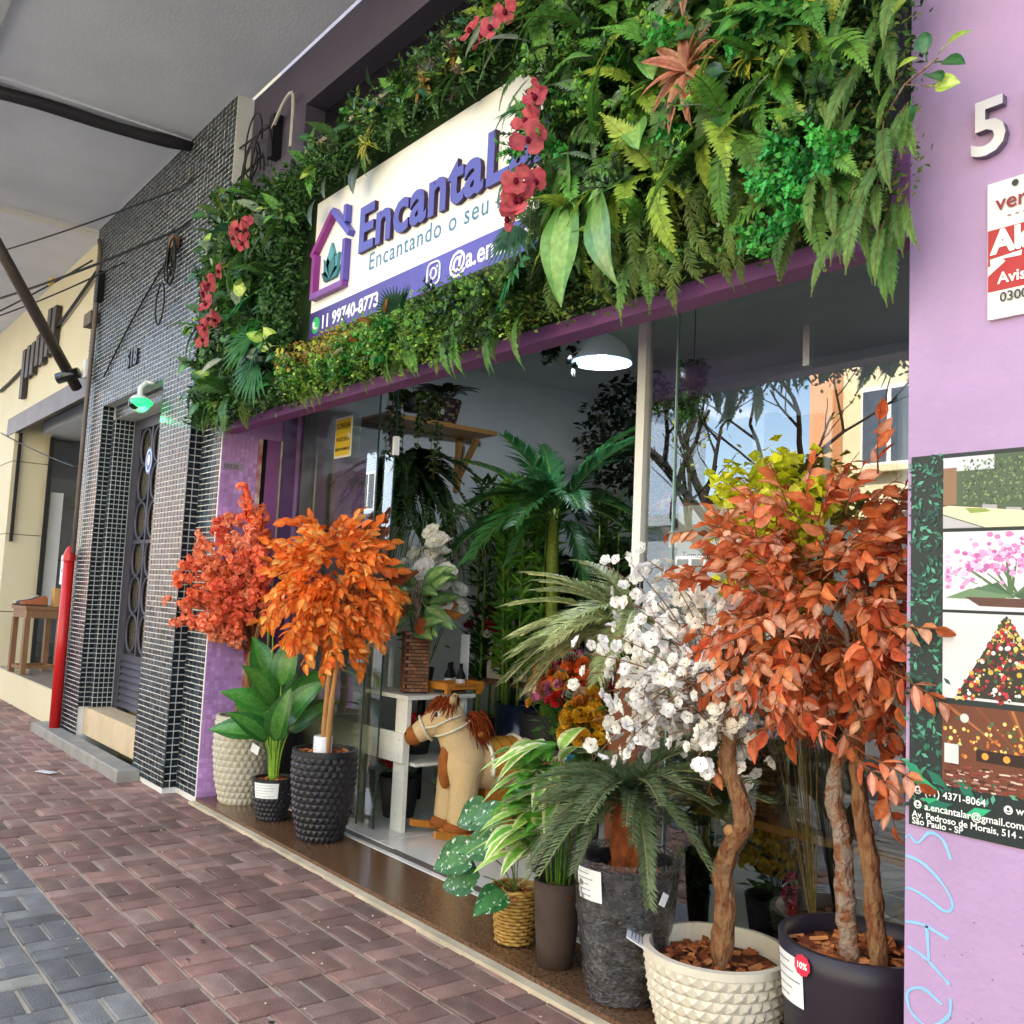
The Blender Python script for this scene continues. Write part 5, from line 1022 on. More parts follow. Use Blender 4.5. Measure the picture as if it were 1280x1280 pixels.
bouquet('red_shelf_flowers', 'red flowers lying on the lower shelf of the white bench', 'potted flowers', (-5.36, 1.0, .42), DKP, [(.08, 0), (.1, .1)], 10, ['#c02838', '#8a1424'], .05, (.16, .1), .14, 'ruffle', nl=6)
bouquet('leafy_floor_pot', 'dark pot of small green leaves under the white bench', 'potted plant', (-5.0, 1.05, .003), DKP, [(.09, 0), (.11, .24)], 0, ['#ffffff'], .03, (.14, .12), .2, nl=50, ll=.05)
# white lantern, tray and black bottles on the bench
t = thing('white_lantern', 'small white framed lantern on the left end of the bench', 'lantern', (-5.62, .82, .832), R(8))
for x in (-.07, .07):
    for y in (-.07, .07):
        m = MB(); m.bx(x - .012, x + .012, y - .012, y + .012, 0, .26); m.obj('post', WPT, t)
m = MB(); m.bx(-.09, .09, -.09, .09, .26, .28); m.box((0, 0, .31), (.16, .16, .06), None, .3); m.obj('lid', WPT, t); m = MB('#caa040'); m.lathe([(.03, 0), (.03, .09), (.001, .09)], 14); m.obj('candle', PAINTED, t)
t = thing('wooden_tray', 'small honey coloured wooden tray with feet on the white bench', 'tray', (-4.99 - .13, 1.12, .832), R(4))
m = MB(); m.bx(-.11, .11, -.15, .15, .03, .045); m.bx(-.115, -.1, -.155, .155, .03, .07); m.bx(.1, .115, -.155, .155, .03, .07); m.bx(-.1, .1, -.16, -.145, .03, .075); m.bx(-.1, .1, .145, .16, .03, .075); m.obj('tray_body', TRAYW, t)
for x in (-.09, .09):
    for y in (-.13, .13): m = MB(); m.box((x, y, .015), (.03, .03, .03)); m.obj('foot', TRAYW, t)
m = MB('#5a3410'); m.tube([(.117, -.09 + .18 * k / 40, .053 + .009 * math.sin(k * 1.35) * math.sin(k * .37 + 1)) for k in range(41)], .0022, 4); m.obj('burnt_scroll', PRINT, t)
for i, (x, y) in enumerate(((-5.28, 1.18), (-5.2, 1.22), (-5.34, 1.24))):
    m = MB('#101012'); m.lathe([(.001, 0), (.03, 0), (.032, .1), (.012, .14), (.012, .18), (.001, .18)], 14, (x, y, .832)); m.color('#d8d8d8'); m.lathe([(.0325, .03), (.0325, .08)], 14, (x, y, .832)); tag(m.obj('dark_bottle', PAINTED, smooth=True), ('small black bottle behind the tray, nearest the vase', 'small black bottle in the middle of the three behind the tray', 'small black bottle behind the tray, farthest back')[i], 'bottle', 'bottles on the bench')
m = MB('#dfe3e8'); m.bx(-5.33, -5.24, 1.30, 1.31, .832, 1.2); tag(m.obj('white_card_stand', PRINT), 'upright white card standing behind the brick vase', 'card')
# ------------------------------------------------------------------ rocking horse
PLUSH = mat('tan_plush', '#e2c89c', .95, .1, var=.22, vscale=30, bump=1, bscale=190, c2='#d2b282', detail=9); PLUSHB = mat('brown_plush', '#9a5c30', .95, .1, var=.18, vscale=16, bump=.9, bscale=130); MANE = mat('rust_mane', '#8a3c18', .9, .15, var=.3, vscale=30, bump=.9, bscale=150)
h = thing('rocking_horse', 'tan plush rocking horse with rust brown mane on the tiled shop floor', 'rocking horse', (-4.80, 1.08, .003), R(-8))
# heading of the horse is -y in its own frame
def remeshed(mb, name, mt, parent, vox=.011, it=6):
    me = mb.mesh(name, mt); o = bpy.data.objects.new(name, me); col.objects.link(o); md = o.modifiers.new('r', 'REMESH'); md.mode = 'VOXEL'; md.voxel_size = vox; sm = o.modifiers.new('s', 'SMOOTH'); sm.iterations = it; sm.factor = .5
    dg = bpy.context.evaluated_depsgraph_get(); ev = o.evaluated_get(dg); nm = bpy.data.meshes.new_from_object(ev); nm.name = name; bpy.data.objects.remove(o)
    nm.polygons.foreach_set('use_smooth', [True] * len(nm.polygons)); nm.materials.clear(); nm.materials.append(mt); return link(name, nm, parent)
B = MB()
B.ell((0, .12, .42), (.165, .27, .15), 20, 14); B.ell((0, -.08, .44), (.155, .15, .17), 18, 12); B.ell((0, .33, .43), (.15, .14, .15), 18, 12)
for sx in (-1, 1):
    B.tube([(sx * .085, -.10, .46), (sx * .09, -.12, .30), (sx * .09, -.13, .16), (sx * .09, -.14, .09)], [.10, .088, .085, .08], 14); B.tube([(sx * .09, .36, .42), (sx * .1, .40, .28), (sx * .1, .41, .16), (sx * .1, .40, .09)], [.10, .085, .078, .075], 14)
HT = R(-32)   # the head is turned towards its right
B.tube([(0, -.06, .46), (-.01, -.13, .58), (-.025, -.17, .66), (-.03, -.18, .72)], [.14, .115, .10, .095], 16)
hd = Vector((math.sin(HT), -math.cos(HT), 0)); hs_ = Vector((hd.y, -hd.x, 0)); hc = Vector((-.03, -.19, .715)); RH = Matrix((hs_, -hd, (0, 0, 1))).transposed()
B.ell(hc, (.085, .105, .10), 18, 12, RH)
B.tube([hc + hd * .02 + Vector((0, 0, .0)), hc + hd * .10 - Vector((0, 0, .05)), hc + hd * .17 - Vector((0, 0, .10)), hc + hd * .205 - Vector((0, 0, .125))], [.09, .076, .066, .052], 14)
remeshed(B, 'plush_body', PLUSH, h)
m = MB(); p = hc + hd * .205 - Vector((0, 0, .122)); m.ell(p, (.062, .058, .062), 16, 10, RH); mz = m.obj('muzzle', PLUSHB, h, True)
for sx in (-1, 1): m = MB('#2a1610'); m.ell(p + hs_ * sx * .03 + hd * .048 + Vector((0, 0, .012)), (.008, .008, .01), 8, 5); m.obj('nostril', PAINTED, mz, True)
m = MB(); m.ell(hc + hd * .085 + Vector((0, 0, .012)), (.042, .085, .05), 14, 8, RH @ Matrix.Rotation(R(38), 3, 'X')); m.obj('blaze', PLUSHB, h, True)
m = MB(); m.ell((0, -.205, .43), (.05, .05, .14), 14, 10); m.obj('chest_patch', PLUSHB, h, True)
for sx in (-1, 1):
    e_ = MB('#f0ece4'); q = hc + hd * .06 + hs_ * sx * .076 + Vector((0, 0, .02)); e_.ell(q, (.012, .018, .022), 12, 8, RH); eo = e_.obj('eye', PAINTED, h, True); e_ = MB('#18202c'); e_.ell(q + hs_ * sx * .006 + hd * .006, (.009, .013, .017), 10, 6, RH); e_.obj('pupil', PAINTED, eo, True)
    e_ = MB('#c8a06c'); b0 = hc + hs_ * sx * .055 + Vector((0, 0, .085)) - hd * .03; e_.tube([b0, b0 + Vector((0, 0, .035)) + hs_ * sx * .03, b0 + Vector((0, 0, .05)) + hs_ * sx * .065 + hd * .01], [.026, .022, .004], 8); e_.obj('ear', PLUSH, h, True)
    f_ = MB(); f_.ell((sx * .09, -.15, .075), (.082, .095, .05), 14, 8); f_.obj('hoof', PLUSHB, h, True); f_ = MB(); f_.ell((sx * .1, .395, .075), (.078, .085, .05), 14, 8); f_.obj('hoof', PLUSHB, h, True)
mn = MB()
random.seed(3)
for i in range(300):
    t_ = U(0, 1); base = hc + hd * (.05 - .11 * t_) + Vector((0, 0, .09)) if i < 170 else Vector((-.02 * U(0, 1), -.16 + .13 * U(0, 1), .76 - .22 * U(0, 1))) - hd * .06
    if i < 170: d = (hd * U(.2, 1.1) * (1 - t_) + hs_ * U(-1, 1) * .8 + Vector((0, 0, U(-.3, .25)))).normalized(); base = base + hs_ * U(-.03, .03); L = U(.07, .12)
    else: d = (hs_ * U(-1, 1) - hd * U(.2, .9) + Vector((0, 0, U(-.7, -.1)))).normalized(); L = U(.08, .13)
    mn.tube([base, base + d * L * .5 + Vector((0, 0, .006)), base + d * L + Vector((0, 0, -L * .55))], [.006, .0055, .002], 4, False)
mn.obj('mane', MANE, h, True)
rp = MB('#d8d4c8')
def ring(c, ax, r1_, r2_, n=24, tb_=.008): 
    ax = Vector(ax).normalized(); u = ax.orthogonal().normalized(); v = ax.cross(u); rp.tube([Vector(c) + u * r1_ * math.cos(a) + v * r2_ * math.sin(a) for a in [2 * math.pi * k / n for k in range(n + 1)]], tb_, 6, False)
ring(hc + hd * .135 - Vector((0, 0, .075)), (hd - Vector((0, 0, .6))), .081, .081); ring(Vector((-.03, -.16, .65)), (-.15, -.45, 1), .118, .118)
for sx in (-1, 1): rp.tube([hc + hd * .15 + hs_ * sx * .072 - Vector((0, 0, .07)), hc + hd * .07 + hs_ * sx * .092 - Vector((0, 0, .05)), hc - hd * .02 + hs_ * sx * .10 - Vector((0, 0, .0)), hc - hd * .08 + hs_ * sx * .07 + Vector((0, 0, .02))], .007, 6)
rp.obj('rope_bridle', mat('cotton_rope', '#d8cfb8', .9, .2, var=.1, bump=.5, bscale=200), h, True)
def strap(y0_, y1_, off, c_, nm, mt):
    m = MB(c_); n = 18
    for y in (y0_, (y0_ + y1_) / 2, y1_):
        for k in range(n + 1): a = math.pi * (k / n) * 1.15 - .08 * math.pi; m.v.append(((.165 + off) * math.cos(a), y, .425 + (.15 + off) * math.sin(a)))
    for r_ in range(2):
        for k in range(n): b0 = r_ * (n + 1) + k; m.face((b0, b0 + 1, b0 + n + 2, b0 + n + 1))
    return m.obj(nm, mt, h, True)
SAD = mat('saddle_cloth', '#c88e34', .8, .2, var=.1, vscale=12); CRM = mat('cream_cloth', '#dcd4c2', .85, .2, var=.08)
sdl = strap(.03, .27, .016, '#c88e34', 'saddle', SAD)
for y in (.028, .272): 
    tq = MB(); tq.tube([((.165 + .018) * math.cos(a), y, .425 + (.15 + .018) * math.sin(a)) for a in [math.pi * (k / 18) * 1.15 - .08 * math.pi for k in range(19)]], .015, 6); tq.obj('piping', CRM, sdl, True)
for y in (.11, .19):
    tq = MB(); tq.tube([((.165 + .017) * math.cos(a), y, .425 + (.15 + .017) * math.sin(a)) for a in [math.pi * (k / 18) * 1.15 - .08 * math.pi for k in range(19)]], .003, 5); tq.obj('seam', mat('seam_brown', '#8a5c20', .8, .2), sdl, True)
m = MB(); m.tube([(-.1, -.02, .62), (.1, -.02, .62)], .017, 10); m.obj('handle_bar', TRAYW, h, True)
for sx in (-1, 1):
    m = MB(); n = 14
    for k in range(n + 1):
        y = -.34 + .95 * k / n; z = .30 * ((y - .13) / .62) ** 2 * .28; m.v += [(sx * .17 - .015, y, z), (sx * .17 + .015, y, z), (sx * .17 + .015, y, z + .04), (sx * .17 - .015, y, z + .04)]
    for k in range(n):
        for q in range(4): m.face((k * 4 + q, k * 4 + (q + 1) % 4, k * 4 + 4 + (q + 1) % 4, k * 4 + 4 + q))
    m.face((0, 3, 2, 1)); m.face((n * 4, n * 4 + 1, n * 4 + 2, n * 4 + 3)); m.obj('rocker', TRAYW, h)
for y in (-.17, .1, .38): m = MB(); m.bx(-.2, .2, y - .03, y + .03, .03, .05); m.obj('cross_bar', TRAYW, h)
m = MB(); m.bx(-.05, .05, .05, .25, .05, .30); m.obj('support_block', TRAYW, h)
# ------------------------------------------------------------------ deeper in the shop
t = thing('side_table', 'black metal side table with a wooden top behind the horse', 'table', (-5.75, 2.05, 0), R(0))
m = MB(); m.bx(-.3, .35, -.22, .3, .82, .85); m.obj('table_top', mat('brown_top', '#6a4a30', .5, .35, var=.15), t)
for x in (-.28, .33):
    for y in (-.2, .28): m = MB(); m.bx(x - .012, x + .012, y - .012, y + .012, .003, .82); m.obj('leg', BLKM, t)
t = thing('framed_floral_panel', 'cream frame holding red and green pressed florals on the side table', 'picture', (-5.62, 1.95, .852), R(12))
m = MB(); m.bx(-.2, .2, -.01, .02, 0, .035); m.bx(-.2, .2, -.01, .02, .245, .28); m.bx(-.2, -.165, -.01, .02, .035, .245); m.bx(.165, .2, -.01, .02, .035, .245); m.obj('frame', mat('cream_frame', '#d8ccb0', .5, .3), t)
m = MB()
for k, c in enumerate(('#6a7c30', '#8a1a24', '#64782c', '#7a1420')): m.color(c); m.bx(-.165 + .0825 * k, -.085 + .0825 * k, .0, .015, .035, .245)
m.obj('moss_stripes', mat('moss_panel', '#ffffff', .95, .1, var=.4, vscale=60, attr=True, bump=.8), t)
bouquet('red_white_arrangement', 'arrangement of red and white flowers spilling over the side table', 'flowers', (-5.9, 2.0, .852), DKP, [(.06, 0), (.08, .12)], 34, ['#a01828', '#c02030', '#efe8e0', '#7a1020'], .05, (.26, .18), .42, 'mix', nl=20)
bouquet('white_table_blooms', 'white blooms lying before the cream frame', 'flowers', (-5.50, 1.86, .852), DKP, [(.03, 0), (.04, .03)], 9, ['#f0ece6', '#e6e0da', '#9a1828'], .035, (.16, .06), .07, 'ruffle', nl=8)
def bamboo(name, label, loc, h_, n, seed, c1, c2, pot, ph, pr_):
    random.seed(seed); t = thing(name, label, 'potted plant', loc); plain_pot(pr_, .015, 32, .05).obj('pot', pot, t, True)
    for i in range(n):
        x, y = U(-.13, .13), U(-.13, .13); m = MB('#7a9a3c'); q = [Vector((x * (1 + .5 * k), y * (1 + .5 * k), ph - .05 + (h_ - ph) * k)) for k in (0, .25, .5, .75, 1)]; m.tube(q, [.011, .01, .009, .007, .004], 6); m.obj('cane', FOL, t, True)
        lf = MB()
        for k in range(140):
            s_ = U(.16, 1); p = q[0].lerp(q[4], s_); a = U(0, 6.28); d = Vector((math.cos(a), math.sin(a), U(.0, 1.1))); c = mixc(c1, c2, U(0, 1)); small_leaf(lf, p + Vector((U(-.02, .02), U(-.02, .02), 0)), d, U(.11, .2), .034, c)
        lf.obj('leaf_tuft', FOL, t)
    return t
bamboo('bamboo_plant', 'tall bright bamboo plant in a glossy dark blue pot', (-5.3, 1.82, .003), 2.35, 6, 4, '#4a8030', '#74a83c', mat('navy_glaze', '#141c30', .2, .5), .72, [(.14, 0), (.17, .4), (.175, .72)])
bamboo('dark_bamboo', 'tall dark bamboo plant standing behind the rocking horse', (-5.95, 2.15 - .2, .003), 2.4, 5, 6, '#24401e', '#3a5c28', DKP, .55, [(.11, 0), (.14, .3), (.15, .55)])  # same bamboo with darker leaf greens
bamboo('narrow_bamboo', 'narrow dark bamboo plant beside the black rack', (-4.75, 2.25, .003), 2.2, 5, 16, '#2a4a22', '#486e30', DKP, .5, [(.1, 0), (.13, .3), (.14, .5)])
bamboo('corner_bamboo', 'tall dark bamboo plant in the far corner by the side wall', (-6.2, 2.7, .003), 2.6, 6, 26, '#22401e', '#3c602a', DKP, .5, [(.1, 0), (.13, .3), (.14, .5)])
# kentia palm
random.seed(14)
t = thing('kentia_palm', 'large palm with arching deep green fronds in the middle of the shop', 'potted palm', (-4.9, 1.72, .003))
plain_pot([(.13, 0), (.16, .4), (.17, .7)], .015, 32, .05).obj('pot', DKP, t, True)
m = MB('#8aa03c'); m.tube([(0, 0, .65), (.02, 0, 1.3), (0, 0, 1.75), (0, 0, 2.1)], [.045, .04, .042, .03], 10); m.obj('palm_stem', FOL, t, True)
kf = [frond_mb(L_, 34, .24, .026, '#356a3a', droop=dr, ang=48, tipc='#3a7040', stemc='#6a8a40', shape=3, vee=.2, pdroop=.25).mesh('palm_frond', FOL) for L_, dr in ((1.0, .35), (.9, .6), (.85, .9))]
for a, el, k, s_ in ((R(150), 1.5, 0, .95), (R(60), 1.8, 0, 1.0), (R(10), 1.1, 0, .95), (R(190), .75, 1, .95), (R(215), .15, 1, .95), (R(-30), .55, 1, .95), (R(-60), .9, 1, .8), (R(100), .9, 1, .9), (R(-10), -.1, 2, .75), (R(260), .7, 1, .75), (R(-90), .1, 2, .55), (R(235), .9, 0, .8)): link('palm_frond', kf[k], t, aim((0, 0, 2.0), (math.cos(a), math.sin(a), el), (0, 0, 1), s_))
for i in range(12): a = U(0, 6.28); link('palm_frond', random.choice(kf), t, aim((0, 0, 2.0), (math.cos(a), math.sin(a), U(.1, 1.6)), (0, 0, 1), U(.6, .95)))
# display shelving
t = thing('display_rack', 'black tiered rack of small vases and ornaments at the back of the shop', 'shelving', (-4.55, 2.75, 0))
for x in (-.75, .75):
    for y in (-.18, .18): m = MB(); m.bx(x - .02, x + .02, y - .02, y + .02, .003, 1.9); m.obj('upright', BLKM, t)
for z in (.35, .75, 1.15, 1.55, 1.88): m = MB(); m.bx(-.78, .78, -.2, .2, z, z + .025); m.obj('shelf', DWOOD, t)
orn_c = ['#a81c24', '#c8c4bc', '#3a5a80', '#d8d4cc', '#2a2a2a', '#8a6a30', '#506a40', '#b0b8c0', '#c86a30']
words = ['small red ornament', 'pale ceramic vase', 'blue glazed vase', 'white ceramic jar', 'black lacquer bowl', 'ochre clay jar', 'green glazed cup', 'silver grey tumbler', 'orange clay cup']
k = 0
for z, lv in ((.775, 'second'), (1.175, 'third'), (1.575, 'fourth')):
    for i in range(6):
        x = -5.2 + i * .24; m = MB(orn_c[k % 9]); r_ = U(.035, .06); hh = U(.09, .2); m.lathe([(.001, 0), (r_ * .7, 0), (r_, hh * .5), (r_ * .6, hh * .85), (r_ * .75, hh), (r_ * .6, hh)], 14, (x, 2.72, z)); tag(m.obj('ornament', PAINTED, smooth=True), '%s on the %s shelf of the black rack, %s from the wall' % (words[k % 9], lv, ('first', 'second', 'third', 'fourth', 'fifth', 'sixth')[i]), 'ornament', 'ornaments on the rack'); k += 1
bouquet('mixed_rose_bowl', 'low bowl of pink and orange roses on top of the rack', 'flowers', (-4.62, 2.6, 1.906), mat('tan_bowl', '#8a7a68', .6, .3), [(.08, 0), (.13, .1)], 26, ['#c890a0', '#d8643c', '#e0b8a8', '#a04878', '#e8c890'], .05, (.26, .16), .22, 'rose', nl=30)
m = MB('#c8d0d8'); m.box((-3.75, 1.75, 1.85), (.22, .006, .1), Matrix.Rotation(.2, 3, 'Z')); tag(m.obj('price_card', PRINT), 'pale blue price card held above the olive palm', 'price card')
m = MB('#c8d0d8'); m.box((-4.0, 2.3, 1.45), (.16, .006, .12)); tag(m.obj('shelf_card', PRINT), 'pale card hanging from the edge of the black rack', 'price card')
# ficus on a black plinth
t = thing('dark_ficus', 'dark leaved ficus tree in a black pot at the back', 'potted tree', (-5.15, 2.75, .003))
m = MB(); m.lathe([(.001, 0), (.16, 0), (.22, 1.95), (.2, 1.95), (.19, 1.85), (.001, 1.85)], 24); m.obj('pot', DKP, t, True)
trunk([(0, 0, 1.85), (.03, 0, 2.15), (0, 0, 2.45), (.02, 0, 2.8)], .035, .02, t, mat('ficus_bark', '#4a3022', .85, .2, var=.3)); trunk([(.05, 0, 1.85), (.03, 0, 2.1), (.06, 0, 2.4)], .022, .014, t, mat('ficus_bark', '#4a3022'))
fic = MB()
for i in range(2600):
    p = Vector((U(-1, 1), U(-1, 1), U(-1, 1)))
    if p.length > 1: continue
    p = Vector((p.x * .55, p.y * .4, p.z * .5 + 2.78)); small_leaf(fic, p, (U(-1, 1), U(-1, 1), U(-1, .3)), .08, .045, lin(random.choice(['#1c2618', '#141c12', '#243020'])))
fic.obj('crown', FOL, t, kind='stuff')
for i, (x, z) in enumerate(((-5.2, 2.05), (-4.55, 2.0), (-3.95, 2.1))):
    m = MB(); m.bx(x - .05, x + .05, 3.6, 3.69, z, z + 1.0); m.bx(x + .05, x + .42, 3.62, 3.69, z + .05, z + .95); tag(m.obj('wall_panel', mat('rustic_panel', '#3c2618', .8, .2, var=.4, vscale=20)), ('dark rustic wall panel behind the palm stem', 'dark rustic wall panel behind the ficus trunk', 'dark rustic wall panel beside the white window post')[i], 'wall panel', 'rustic wall panels')
# pendant lamp
pld = bpy.data.lights.new('lamp_bulb_light', 'POINT'); pld.energy = 10; pld.color = (.86, .93, 1); pld.shadow_soft_size = .05; plo = bpy.data.objects.new('lamp_bulb_light', pld); col.objects.link(plo)
t = thing('pendant_lamp', 'white enamel dome lamp hanging from the shop ceiling', 'lamp', (-4.36, 1.6, 2.98))
m = MB(); m.lathe([(.195, 0), (.2, .006), (.185, .05), (.15, .115), (.08, .165), (.03, .18), (.03, .2)], 36); m.obj('lamp_shade', mat('white_enamel', '#e8eef2', .3, .5, var=.02), t, True)
m = MB(); m.lathe([(.19, .004), (.17, .05), (.13, .11), (.06, .15), (.001, .155)], 36); m.obj('shade_lining', mat('enamel_lining', '#40607e', .4, .4), t, True)
m = MB(); m.ell((0, 0, .07), (.035, .035, .05), 12, 8); m.obj('bulb', mat('frosted_bulb', '#e8f2ff', .3, .4, emit=.6), t, True); m = MB(); m.tube([(0, 0, .2), (0, 0, .42)], .004, 6); m.obj('cord', BLKM, t); plo.parent = t; plo.location = (0, 0, .0)
def trailing(name, label, loc, n, L, cs, seed, sp=.16, cat='hanging plant', potm=None, ll=.05):
    random.seed(seed); t = thing(name, label, cat, loc); plain_pot([(.06, 0), (.085, .12)], .01, 22, .03).obj('pot', potm or DKP, t, True)
    for i in range(n):
        a = U(0, 6.28); k = U(.4, 1); m = MB('#4a5a30'); q = [Vector((.07 * math.cos(a), .07 * math.sin(a), .12)), Vector((sp * k * math.cos(a), sp * k * math.sin(a), .12)), Vector((sp * 1.1 * k * math.cos(a), sp * 1.1 * k * math.sin(a), .1 - L * k * .5)), Vector((sp * k * math.cos(a), sp * k * math.sin(a), .1 - L * k))]; q = pts_interp(q, 4); m.tube(q, .002, 3, False)
        for p in q:
            for j in range(3): d = Vector((U(-1, 1), U(-1, 1), U(-.9, .2))); small_leaf(m, p, d, ll * U(.7, 1.2), ll * .7, lin(random.choice(cs)))
        m.obj('vine', FOL, t)
    return t
t = trailing('hanging_pothos', 'trailing olive pothos hanging above the white orchids', (-5.72, 1.05, 2.75), 16, .55, ['#4a5a2c', '#5f6e34', '#39481f'], 8, .2); m = MB(); m.tube([(0, 0, .1), (0, 0, .65)], .003, 4); m.obj('hanger', BLKM, t)
t = trailing('hanging_ivy', 'long green ivy garland hanging beside the white window post', (-3.72, 1.75, 2.75), 12, .85, ['#3f6a2c', '#55803a', '#2c4a20'], 9, .08); m = MB(); m.tube([(0, 0, .1), (0, 0, .65)], .003, 4); m.obj('hanger', BLKM, t)
t = trailing('lamp_ivy', 'dark ivy vine trailing in front of the pendant lamp', (-4.55, 1.45, 3.2), 7, .4, ['#1a2216', '#222c1c'], 10, .16, ll=.07); m = MB(); m.tube([(0, 0, .1), (0, 0, .2)], .003, 4); m.obj('hanger', BLKM, t)
# wall shelf with basket pot
t = thing('wall_shelf', 'pine shelf with a diagonal bracket high on the white side wall', 'shelf', (-6.534, 1.85, 2.78))
m = MB(); m.bx(0, .38, -.75, .30, 0, .035); m.obj('board', PINE, t); m = MB(); m.bx(0, .05, .15, .19, -.45, -.001); m.obj('bracket_post', PINE, t); m = MB(); m.box((.15, .17, -.2), (.045, .035, .42), Matrix.Rotation(R(38), 3, 'Y')); m.obj('bracket_brace', PINE, t)
t = thing('basket_weave_pot', 'dark woven pot with drooping dark foliage on the pine wall shelf', 'potted plant', (-6.31, 1.72, 2.816))
m = MB()
for i in range(9):
    for j in range(22): a = 2 * math.pi * (j + .5 * (i % 2)) / 22; r_ = .09 + .045 * i / 9; m.color('#3a2c30' if (i + j) % 3 else '#8a7450'); m.box((r_ * math.cos(a), r_ * math.sin(a), .012 + i * .022), (.012, .03, .019), Matrix.Rotation(a, 3, 'Z'))
m.obj('woven_strands', PAINTED, t, kind='stuff'); m = MB(); m.lathe([(.001, 0), (.088, 0), (.132, .2), (.138, .205), (.12, .2), (.1, .15)], 26); m.obj('pot', mat('dark_basket', '#2a2024', .7, .3), t)
m = MB('#d8d8d4'); m.box((.09, -.09, .09), (.05, .004, .045), Matrix.Rotation(R(42), 3, 'Z')); m.obj('price_tag', PRINT, t)
dl = leaf_mb(.2, .09, '#1c2a18', '#2c3c22', curl=.5, n=6, stalk=.12).mesh('leaf', WAXY)
for i in range(14): a = 6.28 * i / 14; link('leaf', dl, t, aim((0, 0, .18), (math.cos(a), math.sin(a), .9), (0, 0, 1), U(.8, 1.1)))
random.seed(41)
# mossy green wall behind the pothos + long grasses
t = thing('weeping_grass', 'weeping dark green grass plant behind the white orchids', 'potted plant', (-5.85, 1.35, 1.55)); plain_pot([(.07, 0), (.09, .14)], .01, 20, .03).obj('pot', DKP, t, True); m = MB(); m.tube([(0, 0, -1.55), (0, 0, 0)], .03, 10); m.obj('stand', BLKM, t)
for i in range(60):
    a = U(0, 6.28); L = U(.35, .65); m = MB(mixc('#2c4a24', '#4a7034', U(0, 1))); q = pts_interp([(0, 0, .12), (L * .35 * math.cos(a), L * .35 * math.sin(a), .12 + L * .75), (L * .75 * math.cos(a), L * .75 * math.sin(a), .1 + L * .45), (L * .9 * math.cos(a), L * .9 * math.sin(a), -.05)], 2); m.tube(q, [.006, .006, .005, .005, .004, .003, .001], 3, False); m.obj('blade', FOL, t)
# dark hanging foliage that fills the corner behind the orchids
t = thing('hanging_fern_mass', 'dark bushy fern hanging in the corner behind the pothos', 'hanging plant', (-6.15, 1.25, 2.25)); plain_pot([(.09, 0), (.12, .16)], .01, 22, .03).obj('pot', DKP, t, True); m = MB(); m.tube([(0, 0, .14), (0, 0, 1.15)], .003, 4); m.obj('hanger', BLKM, t)
df = [frond_mb(.6, 26, .11, .035, '#1e3018', droop=d_, ang=65, tipc='#2c4422').mesh('fern_frond', FOL) for d_ in (.9, 1.3)]
for i in range(46): a = U(0, 6.28); link('fern_frond', random.choice(df), t, aim((0, 0, .15), (math.cos(a), math.sin(a), U(-.2, 1.0)), (0, 0, 1), U(.7, 1.25)))
t = thing('back_corner_fern', 'dark fern on a tall black stand between the bamboo and the wall', 'potted plant', (-5.7, 2.75, 1.5)); plain_pot([(.09, 0), (.12, .16)], .01, 22, .03).obj('pot', DKP, t, True); m = MB(); m.lathe([(.16, -1.497), (.03, -1.4), (.03, 0), (.001, 0)], 16); m.obj('stand', BLKM, t)
for i in range(40): a = U(0, 6.28); link('fern_frond', random.choice(df), t, aim((0, 0, .15), (math.cos(a), math.sin(a), U(-.2, 1.6)), (0, 0, 1), U(.7, 1.25)))
# olive sago palm in brown trunk vase, just inside
t = thing('olive_sago_palm', 'spreading olive green sago palm in a tall rust brown vase inside', 'potted palm', (-3.30, .93, .003))
m = MB(); m.lathe([(.001, 0), (.12, 0), (.15, .5), (.13, .9), (.11, 1.18), (.09, 1.18), (.08, 1.1)], 26, fn=lambda r, z, a, i: (r * (1 + .06 * noise.noise((3 * math.cos(a), 3 * math.sin(a), z * 4))), z)); m.obj('vase', mat('rust_wood', '#7a4420', .6, .35, var=.4, vscale=6, stretch=(1, 1, .25), bump=.4), t, True)
of = [frond_mb(.70, 60, .17, .0115, '#a6b47e', droop=d_, ang=55, tipc='#bcc68c', stemc='#ccc890', shape=3, vee=.2, pdroop=.3, base=.1).mesh('palm_frond', FOL) for d_ in (.5, .8, 1.0)]
for i in range(34):
    a = 2 * math.pi * i / 34 * 4.6 + U(-.1, .1); el = .2 + 1.0 * (i / 34); link('palm_frond', random.choice(of), t, aim((0, 0, 1.28), (math.cos(a), math.sin(a) * .8, el), (0, 0, 1), U(.8, 1.05)))
link('palm_frond', of[0], t, aim((-.02, 0, 1.3), (-.75, .1, 1.15), (0, 0, 1), 1.0))
for d_ in ((-.8, -.35, .5), (-.75, -.55, .3), (-.55, -.7, .6), (-.9, .05, .65), (-.65, -.45, .95), (-.35, -.8, .35), (-.8, -.2, .2), (-.5, -.6, .15)): link('palm_frond', random.choice(of), t, aim((-.02, -.02, 1.28), d_, (0, 0, 1), U(.85, 1.05)))
